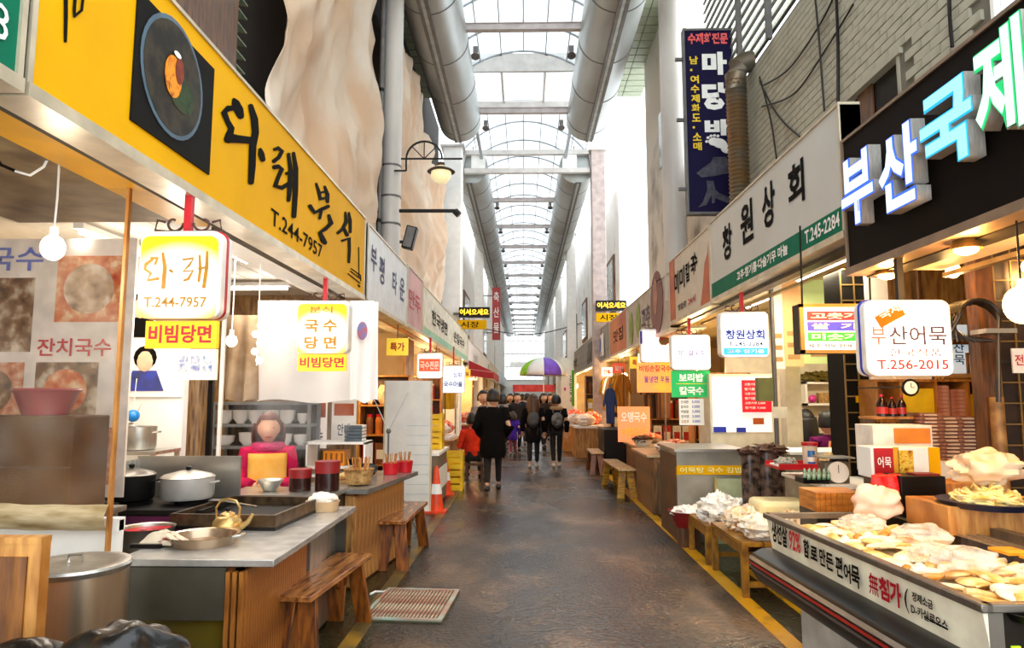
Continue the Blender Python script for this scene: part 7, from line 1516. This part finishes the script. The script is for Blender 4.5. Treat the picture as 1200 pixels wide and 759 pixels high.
cbx(0, 0, -.9, .06, .03, .9).build('pole', iron_grey, t)

# ================================================================ PEOPLE
def skinmesh(J, E, name, m, parent, sub=2):
    names = list(J); idx = {n: i for i, n in enumerate(names)}
    me = bpy.data.meshes.new(name); me.from_pydata([J[n][0] for n in names], [(idx[a], idx[c]) for a, c in E], [])
    o = bpy.data.objects.new(name, me); COL.objects.link(o)
    md = o.modifiers.new('skin', 'SKIN'); md.use_smooth_shade = True
    for i, n in enumerate(names):
        r = J[n][1]; r = (r, r) if not isinstance(r, tuple) else r; me.skin_vertices[0].data[i].radius = r
    me.skin_vertices[0].data[0].use_root = True
    s = o.modifiers.new('sub', 'SUBSURF'); s.levels = sub; s.render_levels = sub
    nm = bpy.data.meshes.new_from_object(o.evaluated_get(bpy.context.evaluated_depsgraph_get()))
    bpy.data.objects.remove(o); nm.name = name
    return nm
def person(label, x, y, rz, H=1.65, pose='walk', stride=.28, coat='111010', legs_c='0c0c0e', hair='1a120e', hairlen='short', shoes='151515', coatlen=.45, arms='down', z0=0, skin='d8a484', bulk=1.0, backpack=None, extra=None, name='person', ref=None, headturn=0):
    "built facing local -Y"
    t = thing(name, label, 'person', (x, y, z0), rz)
    sk = pm('skin_' + skin, skin, rough=.5, var=.06); cm = pm('coat_' + coat, coat, rough=.85, var=.3, bump=.3, spec=.1); lm = pm('trousers_' + legs_c, legs_c, rough=.8, var=.2); hm = pm('hair_' + hair, hair, rough=.5, var=.3, stretch=(10, 10, 1)); shm = pm('shoe_' + shoes, shoes, rough=.5)
    s = H; V = lambda a, b_, c: Vector((a * s, b_ * s, c * s))
    if pose == 'sit':
        ph = .27; pel = V(0, 0, ph); hipL, hipR = V(-.05, 0, ph - .01), V(.05, 0, ph - .01); kL, kR = V(-.06, -.24, ph + .01), V(.06, -.24, ph + .01); aL, aR = V(-.06, -.25, .045), V(.06, -.25, .045)
    else:
        ph = .52; pel = V(0, 0, ph); hipL, hipR = V(-.05, 0, ph - .02), V(.05, 0, ph - .02); st = stride / 2
        kL, kR = V(-.052, -st * .75, .285), V(.052, st * .1, .28); aL, aR = V(-.05, -st, .045), V(.05, st * 1.1, .06)
    b = ph
    ch = V(0, .0, b + .17); nk = V(0, 0, b + .30); hd = V(0, -.01, b + .40)
    shL, shR = V(-.105, .0, b + .27), V(.105, 0, b + .27)
    if arms == 'down': eL, eR = V(-.145, .03, b + .11), V(.145, -.02, b + .11); wL, wR = V(-.15, -.01, b - .03), V(.15, -.07, b - .02)
    elif arms == 'pockets': eL, eR = V(-.17, .04, b + .11), V(.17, .04, b + .11); wL, wR = V(-.11, -.05, b + .02), V(.11, -.05, b + .02)
    else: eL, eR = V(-.14, -.03, b + .11), V(.14, -.03, b + .11); wL, wR = V(-.07, -.15, b + .1), V(.07, -.17, b + .09)
    J = {'pel': (pel, (.075 * s, .055 * s)), 'ch': (ch, (.08 * s, .055 * s)), 'nk0': (V(0, 0, b + .265), .045 * s), 'nk': (nk, .03 * s), 'hd': (V(0, -.005, b + .33), .03 * s),
         'shL': (shL, .036 * s), 'shR': (shR, .036 * s), 'eL': (eL, .024 * s), 'eR': (eR, .024 * s), 'wL': (wL, .015 * s), 'wR': (wR, .015 * s),
         'hipL': (hipL, .048 * s), 'hipR': (hipR, .048 * s), 'kL': (kL, .033 * s), 'kR': (kR, .033 * s), 'aL': (aL, .021 * s), 'aR': (aR, .021 * s)}
    E = [('pel', 'ch'), ('ch', 'nk0'), ('nk0', 'nk'), ('nk', 'hd'), ('nk0', 'shL'), ('nk0', 'shR'), ('shL', 'eL'), ('shR', 'eR'), ('eL', 'wL'), ('eR', 'wR'), ('pel', 'hipL'), ('pel', 'hipR'), ('hipL', 'kL'), ('hipR', 'kR'), ('kL', 'aL'), ('kR', 'aR')]
    bodyme = skinmesh(J, E, 'body', sk, t, 1)
    # head, hands with five fingers merged into the body mesh
    bm = bmesh.new(); bm.from_mesh(bodyme)
    q = MB(); hr = .066 * s
    vs = []; 
    nn, mm = 18, 14; base = len(q.v)
    def headp(i, k):
        p_ = PI * i / mm; a_ = 2 * PI * k / nn; d = Vector((math.sin(p_) * math.sin(a_), -math.sin(p_) * math.cos(a_), math.cos(p_)))
        x_, y_, z_ = d.x * .062, d.y * .078, d.z * .09
        if d.z < 0: x_ *= 1 + .35 * d.z * abs(d.z); y_ *= 1 + .12 * d.z
        if d.y < -.85 and -.35 < d.z < .15: y_ -= .012 * (1 - abs(d.z + .1) * 3)
        if abs(d.x) > .93 and abs(d.z) < .25: x_ *= 1.12
        return hd + Vector((x_, y_, z_)) * (s * .9)
    q.add([headp(i, k) for i in range(mm + 1) for k in range(nn)], [(i * nn + k, (i + 1) * nn + k, (i + 1) * nn + (k + 1) % nn, i * nn + (k + 1) % nn) for i in range(mm) for k in range(nn)])
    for wv, ev, sx in ((wL, eL, 1), (wR, eR, -1)):
        d = (wv - ev).normalized(); a_ = d.cross(Vector((0, 1, 0))); a_ = a_.normalized() if a_.length > .1 else Vector((1, 0, 0)); up = a_.cross(d)
        pc_ = wv + d * .03 * s; q.ball(pc_, .018 * s, .014 * s, .026 * s, 10, 6)
        for f_ in range(4):
            o_ = a_ * (f_ - 1.5) * .0095 * s; L_ = (.042, .047, .044, .034)[f_] * s; p0 = pc_ + o_ + d * .018 * s
            q.tube([p0, p0 + d * L_ * .55 + up * .004 * s, p0 + d * L_ * .9 + up * .016 * s], [.0055 * s, .005 * s, .004 * s], 6)
        p0 = pc_ + a_ * .015 * s * sx; q.tube([p0, p0 + (a_ * sx * .8 + d) * .018 * s, p0 + (a_ * sx * .5 + d) * .036 * s + up * .006 * s], [.007 * s, .006 * s, .0045 * s], 6)
    me2 = q.mesh('x', sk); bm.from_mesh(me2); bmesh.ops.recalc_face_normals(bm, faces=bm.faces); bm.to_mesh(bodyme); bm.free()
    bodyme.materials.clear(); bodyme.materials.append(sk)
    for p_ in bodyme.polygons: p_.use_smooth = True
    part('body', bodyme, t)
    # face
    f = MB(); 
    for sx in (-1, 1): f.ball(hd + Vector((sx * .024, -.066, .008)) * s * .9, .0085 * s, .005 * s, .0055 * s, 8, 6)
    f.build('eyes', ink, t); MB().ball(hd + Vector((0, -.0665, -.047)) * s * .9, .018 * s, .007 * s, .006 * s, 10, 6).build('mouth', pm('lip_red', 'b03a3a', rough=.4), t)
    # hair
    hq = MB()
    def hairp(u, v):
        a_ = -PI * .12 + (PI * 1.24) * 1.0 * u if False else 2 * PI * u; p_ = (PI * .62) * v
        fr = max(0, -math.sin(a_ + 0) ) 
        d = Vector((math.sin(p_) * math.cos(a_), math.sin(p_) * math.sin(a_), math.cos(p_)))
        if d.y < -.15: p2 = min(p_, PI * .27); d = Vector((math.sin(p2) * math.cos(a_), math.sin(p2) * math.sin(a_), math.cos(p2)))
        return hd + Vector((d.x * .071, d.y * .086 + .004, d.z * .099 + .002)) * s * .92 * (1 + .02 * noise.noise(d * 9))
    hq.grid(hairp, 22, 12)
    if hairlen in ('long', 'bob'):
        Lh = .25 if hairlen == 'long' else .13
        def lh(u, v):
            a_ = -.15 + (PI + .3) * u; r_ = .072 * (1 + .25 * math.sin(v * PI * .8)) * (1 - .15 * v); return hd + Vector((math.cos(a_) * r_ * 1.05, math.sin(a_) * r_ * 1.05 + .006 + .02 * v, .03 - Lh * v + .005 * math.sin(a_ * 9))) * s
        hq.grid(lh, 16, 10)
    o = hq.build('hair', hm, t, solid=.012)
    # trousers
    g = 1.12
    JT = {'pel': (pel - V(0, 0, .01), (.082 * s, .062 * s)), 'hipL': (hipL, .056 * s), 'hipR': (hipR, .056 * s), 'kL': (kL, .041 * s), 'kR': (kR, .041 * s), 'aL': (aL + (kL - aL) * .08, .031 * s), 'aR': (aR + (kR - aR) * .08, .031 * s)}
    m_ = skinmesh(JT, [('pel', 'hipL'), ('pel', 'hipR'), ('hipL', 'kL'), ('hipR', 'kR'), ('kL', 'aL'), ('kR', 'aR')], 'trousers', lm, t, 1); m_.materials.clear(); m_.materials.append(lm); part('trousers', m_, t)
    for a_, dz in ((aL, 0), (aR, 0)):
        c = Vector((a_.x, a_.y, max(a_.z - .025 * s, .018)))
        MB().ball(c + Vector((0, -.03 * s, 0)), .03 * s, .08 * s, .03 * s, 12, 8).build('shoe', shm, t)
    # coat
    bk = bulk; hem = b - coatlen * .35 * (1 if pose != 'sit' else .1)
    prof = [(.085, .07, hem), (.098, .08, hem + .04), (.092, .075, b + .02), (.09, .07, b + .1), (.1, .075, b + .18), (.105, .07, b + .245), (.085, .058, b + .285), (.045, .045, b + .305), (.036, .04, b + .315)]
    q = MB(); nn = 26; vs = []; fs = []
    for rx, ry, z in prof:
        for k in range(nn): a_ = 2 * PI * k / nn; vs.append(Vector((rx * math.cos(a_) * bk, ry * math.sin(a_) * bk + .004, z)) * s)
    for i in range(len(prof) - 1):
        for k in range(nn): fs.append((i * nn + k, i * nn + (k + 1) % nn, (i + 1) * nn + (k + 1) % nn, (i + 1) * nn + k))
    fs.append(tuple(reversed(range(nn)))); q.add(vs, fs); q.build('coat', cm, t)
    for sh_, e_, w_ in ((shL, eL, wL), (shR, eR, wR)):
        pts = [sh_ + (Vector((0, 0, b + .25)) * s - sh_) * .3, sh_, sh_ + (e_ - sh_) * .5, e_, e_ + (w_ - e_) * .55, w_ + (e_ - w_) * .03]
        MB().tube(pts, [.04 * s * bk, .046 * s * bk, .041 * s * bk, .037 * s * bk, .032 * s * bk, .027 * s * bk], 12).build('sleeve', cm, t)
    if backpack:
        bpm = pm('backpack_' + backpack, backpack, rough=.6, h2='8a8a88' if backpack != '3a3a3c' else None, scale=7)
        o = MB().ball((0, .105 * s, (b + .14) * s), .085 * s, .05 * s, .11 * s, 16, 10).build('backpack', bpm, t); MB().ball((0, .15 * s, (b + .1) * s), .05 * s, .02 * s, .045 * s, 12, 8).build('pocket', bpm, o)
        for sx in (-1, 1): MB().tube([(sx * .05 * s, .08 * s, (b + .24) * s), (sx * .06 * s, .02 * s, (b + .315) * s), (sx * .065 * s, -.07 * s, (b + .22) * s), (sx * .08 * s, .02 * s, (b + .08) * s)], .011 * s, 6).build('strap', bpm, t)
    if extra: extra(t, s, b, V)
    return t
pp = WZ(578, 573, 0)
def scarf(c, nm='fur_collar'):
    return lambda t, s, b, V: MB().tube([(.07 * s * math.cos(a_), .06 * s * math.sin(a_) + .01, (b + .3) * s) for a_ in [2 * PI * k / 14 for k in range(15)]], .028 * s, 8).build(nm, pm(nm + c, c, rough=.95, bump=1, scale=40), t)
person('person in a bulky long black coat walking away in the middle of the lane', pp.x, 11.6, PI, 1.66, coat='0d0b0b', legs_c='0a0a0c', arms='pockets', bulk=1.38, coatlen=.55, stride=.3)
pp = WZ(625, 548, 0)
person('person with long brown hair, black coat and dark backpack walking away, left of the pair', WY(625, 520, 15.3).x, 15.3, PI, 1.6, coat='100e10', hair='4a2c18', hairlen='long', backpack='3a3a3c', shoes='b0a8a0', coatlen=.5, stride=.16, bulk=1.1)
person('person in a black jacket with fur collar and patterned backpack, right of the pair', WY(652, 520, 15.4).x, 15.4, PI + .1, 1.58, coat='121012', hair='15100e', backpack='2a2a2a', shoes='c0b8b0', coatlen=.05, stride=.14, bulk=1.15, extra=scarf('b89468'))
person('person with a face turned to the camera behind the black-coated walker', WY(566, 480, 13.6).x, 13.6, .3, 1.66, coat='8a8078', legs_c='2a2a30', hair='1a120e', arms='front', stride=.15)
person('person in dark clothes and a red vest sitting on a stool at the left stalls', WY(553, 500, 13.0).x, 13.0, PI + .5, 1.6, pose='sit', coat='e03a20', legs_c='14141a', arms='front', z0=.03)
t = thing('stool', 'low stool under the person in the red vest', 'stool', (WY(553, 500, 13.0).x + .05, 13.05, 0)); cbx(0, 0, .28, .36, .36, .04).build('seat', dark_wood, t)
for x in (-.14, .14):
    for y in (-.14, .14): cbx(x, y, 0, .04, .04, .28).build('leg', dark_wood, t)
for i, (px, Y, rz, c, hl, lab) in enumerate(((606, 19.5, .2, '2a2624', 'short', 'in a dark coat coming toward the camera under the umbrella'), (618, 22, PI, '2c2e4a', 'short', 'in a navy coat far down the lane'), (598, 23, 0, '4a3a30', 'bob', 'in a brown coat far down the lane'), (637, 21, .4, '3a2c24', 'bob', 'in a dark brown coat beside the umbrella pole'), (612, 26, PI, '1c1c20', 'short', 'in black far behind the lane crowd'), (589, 21.5, PI, 'b09a88', 'bob', 'in a pale coat at the left far stalls'), (645, 25, 0, '5a4a40', 'short', 'in a taupe coat at the right far stalls'))):
    person('person ' + lab, WY(px, 480, Y).x, Y, rz, 1.64, coat=c, hairlen=hl, stride=.18, bulk=1.15, legs_c='1a1a20')
person('child in a violet jacket down the lane between the walkers', WY(601, 520, 18.3).x, 18.3, PI, 1.15, coat='4a2ca0', legs_c='8a3a50', hairlen='bob', hair='2a1a14', stride=.15, bulk=1.15)
person('person in a pinkish coat walking with the child', WY(588, 520, 19.6).x, 19.6, PI, 1.3, coat='a8606a', legs_c='7a3040', hairlen='bob', stride=.15, bulk=1.1)
# seated cook on the left
pc_ = WY(319, 520, 6.45)
def apron(t, s, b, V):
    q = MB().grid(lambda u, v: Vector(((-.1 + .2 * u), -.078 - .03 * math.sin(PI * u) - .0 * v, b + .27 - .3 * v)) * s, 8, 8); q.build('apron', pm('orange_apron', 'e8a030', rough=.7, h2='f0c060', scale=5), t, solid=.01)
    scarf('c83a70', 'scarf')(t, s, b, V)
person('person with auburn hair in a bright red, orange and purple outfit sitting behind the steam', pc_.x, 6.35, .35, 1.62, pose='sit', coat='c02050', legs_c='b01828', hair='6a2414', hairlen='bob', arms='front', z0=.17, bulk=1.15, extra=apron, skin='e0a888')
t = thing('stool', 'tall red-seated stool under the person with auburn hair', 'stool', (pc_.x, 6.38, 0)); cbx(0, 0, .45, .36, .36, .04).build('seat', red, t)
for x in (-.14, .14):
    for y in (-.14, .14): cbx(x, y, 0, .04, .04, .45).build('leg', iron_grey, t)
# two women sitting at the right
for i, (px, c, hl, lab) in enumerate(((946, '3a3a40', 'long', 'person with long black hair, back turned, seated left under the wall cabinet'), (968, '6a1c5a', 'short', 'person in a purple vest with orange piping, back turned, seated right under the wall cabinet'))):
    def piping(t, s, b, V, i=i):
        if i: 
            for sx in (-1, 1): MB().tube([(sx * .04 * s, .085 * s, (b + .27) * s), (sx * .075 * s, .1 * s, (b + .1) * s), (sx * .08 * s, .09 * s, b * s)], .009 * s, 6).build('piping', pm('peach_piping', 'f0a070'), t)
        else: MB().ball((-.1 * s, .02 * s, (b + .24) * s), .03 * s, .03 * s, .04 * s).build('pink_bow', pm('hot_pink', 'd02a90'), t)
    YY = 8.5 if i else 9.3; person(lab, WY(px + 3 * i - 1, 500, YY).x, YY, PI + (.15 if i else -.1), 1.6, pose='sit', coat=c, legs_c='2a2a2e', hair='0e0c0e', hairlen=hl, arms='front', z0=.16, bulk=1.0, extra=piping)
    t = thing('stool', 'stool under the seated person on the %s, below the wall cabinet' % ('right' if i else 'left'), 'stool', (WY(px, 500, YY).x, YY - .02, 0)); cbx(0, 0, .44, .34, .34, .04).build('seat', dark_wood, t)
    for x in (-.14, .14):
        for y in (-.14, .14): cbx(x, y, 0, .04, .04, .44).build('leg', dark_wood, t)
t = thing('table', 'pale counter table in front of the seated persons', 'table', (3.25, 7.6, 0)); cbx(0, 0, .0, .9, .6, .95).build('body', MC['pale_cabinet'], t); cbx(0, 0, .95, .95, .65, .03).build('top', white, t)
t = thing('dining_table', 'dark table the two seated persons sit at', 'table', (3.95, 10.0, 0)); cbx(0, 0, .7, 1.3, .3, .04).build('top', dark_wood, t)
for x in (-.6, .6): cbx(x, 0, 0, .05, .25, .7).build('leg', dark_wood, t)

# steam over the sauce jars
sm = bpy.data.materials.new('steam'); sm.use_nodes = True; nt = sm.node_tree; nt.nodes.remove(nt.nodes['Principled BSDF'])
vs_ = nt.nodes.new('ShaderNodeVolumeScatter'); tcx = nt.nodes.new('ShaderNodeTexCoord'); nz = nt.nodes.new('ShaderNodeTexNoise'); nz.inputs['Scale'].default_value = 2.2; gr = nt.nodes.new('ShaderNodeMapRange')
gr.inputs[1].default_value = .42; gr.inputs[2].default_value = .68; gr.inputs[3].default_value = 0; gr.inputs[4].default_value = .9
nt.links.new(tcx.outputs['Object'], nz.inputs[0]); nt.links.new(nz.outputs['Fac'], gr.inputs[0]); nt.links.new(gr.outputs[0], vs_.inputs['Density']); nt.links.new(vs_.outputs[0], nt.nodes['Material Output'].inputs['Volume'])
o = MB().ball((0, 0, 0), .5, .45, .55, 20, 12, .4, 2, 5).build('steam', sm, None, loc=(-2.0, 6.0, 1.55)); tag(o, 'white steam rising over the sauce jars', 'steam', None, 'stuff')

# ================================================================ STOCK SHELVES AND SMALL CLUTTER IN THE MIDDLE STALLS
random.seed(21)
def stock_shelf(where, x, y, L, h, n_tier, kinds):
    "open shelf facing the camera end of the street"
    t = thing('stock_shelf', 'open wooden stock shelf ' + where, 'shelf', (x, y, 0)); d = .34
    for k in range(n_tier): cbx(0, 0, h * (k + 1) / n_tier - .025, L, d, .025).build('shelf_board', ply, t)
    for xx in (-L / 2, L / 2): cbx(xx, 0, 0, .03, d, h).build('side', ply, t)
    cbx(0, d / 2, 0, L, .015, h).build('back', dark_wood, t)
    for k in range(n_tier - 1):
        z = h * (k + 1) / n_tier + .001; xx = -L / 2 + .14; kind, cols = kinds[k % len(kinds)]; gap = h / n_tier - .05; protos = {}
        while xx < L / 2 - .1:
            cn, hx = random.choice(cols)
            q = thing({'box': 'goods_box', 'jar': 'goods_jar', 'bag': 'goods_bag'}[kind], '%s %s on shelf %s' % (cn, {'box': 'carton', 'jar': 'jar', 'bag': 'plump bag'}[kind], where), kind, (x + xx, y - .02, z), 0, 'goods on the shelf ' + where)
            m_ = pm('goods_' + cn, hx, rough=.5, var=.25, scale=8)
            if cn not in protos:
                if kind == 'box': protos[cn] = [('carton', cbx(0, 0, 0, .17, .22, gap * .8).mesh('carton', m_)), ('label_panel', cbx(0, -.1115, gap * .2, .12, .003, gap * .35).mesh('label_panel', white if cn != 'white' else red))]
                elif kind == 'jar': protos[cn] = [('jar_body', MB().lathe([(0, 0), (.055, 0), (.06, .02), (.06, gap * .55), (.045, gap * .65), (0, gap * .65)], 14).mesh('jar_body', m_)), ('lid', MB().lathe([(.048, gap * .65), (.048, gap * .75), (0, gap * .75)], 14).mesh('lid', red if cn != 'red' else white))]
                else: protos[cn] = [('bag_body', MB().ball((0, 0, gap * .38), .085, .1, gap * .37, 14, 10, .3, 3, len(cn)).mesh('bag_body', m_))]
            for nm, me in protos[cn]: part(nm, me, q)
            xx += .2 if kind != 'jar' else .15
    return t
cA = [('white', 'f0ece4'), ('red', 'b82418'), ('yellow', 'e8b820'), ('brown', '7a4a28')]; cB = [('orange', 'e07a20'), ('cream', 'e8d8b0'), ('green', '4a7a30'), ('white', 'f0ece4')]; cC = [('red', 'b82418'), ('amber', 'b86a20'), ('brown', '7a4a28')]
stock_shelf('by the white-topped low counter', -2.25, 11.2, .8, 1.9, 4, [('box', cA), ('jar', cC), ('bag', cB)])
stock_shelf('past the yellow crates', -2.2, 14.95, .8, 2.0, 4, [('bag', cB), ('box', cA), ('jar', cC)])
stock_shelf('behind the left clothes rail', -2.85, 19.6, .8, 2.0, 4, [('box', cB), ('bag', cA), ('jar', cC)])
stock_shelf('behind the brown coats', 3.15, 14.6, 1.0, 2.2, 4, [('box', cA), ('jar', cC), ('bag', cB)])
stock_shelf('by the steel counter', 2.85, 10.1, .8, 1.9, 4, [('jar', cC), ('box', cB), ('bag', cA)])
stock_shelf('beyond the far right clothes rail', 2.5, 21.3, 1.2, 2.2, 4, [('bag', cB), ('box', cA), ('bag', cA)])
# hanging small price cards along the eaves
for i, (x, y, hx, s_) in enumerate(((-1.75, 9.4, 'f4d040', '특가'), (-1.75, 13.6, 'f0ece4', '국수'), (2.28, 12.8, 'f0ece4', '만두'), (2.28, 13.8, 'f4d040', '특가'), (2.28, 16.5, 'e85030', '할인'), (2.28, 18.8, 'f0ece4', '신발'), (-1.75, 20.4, 'f4d040', '과일'), (-1.75, 23.5, 'f0ece4', '떡'))):
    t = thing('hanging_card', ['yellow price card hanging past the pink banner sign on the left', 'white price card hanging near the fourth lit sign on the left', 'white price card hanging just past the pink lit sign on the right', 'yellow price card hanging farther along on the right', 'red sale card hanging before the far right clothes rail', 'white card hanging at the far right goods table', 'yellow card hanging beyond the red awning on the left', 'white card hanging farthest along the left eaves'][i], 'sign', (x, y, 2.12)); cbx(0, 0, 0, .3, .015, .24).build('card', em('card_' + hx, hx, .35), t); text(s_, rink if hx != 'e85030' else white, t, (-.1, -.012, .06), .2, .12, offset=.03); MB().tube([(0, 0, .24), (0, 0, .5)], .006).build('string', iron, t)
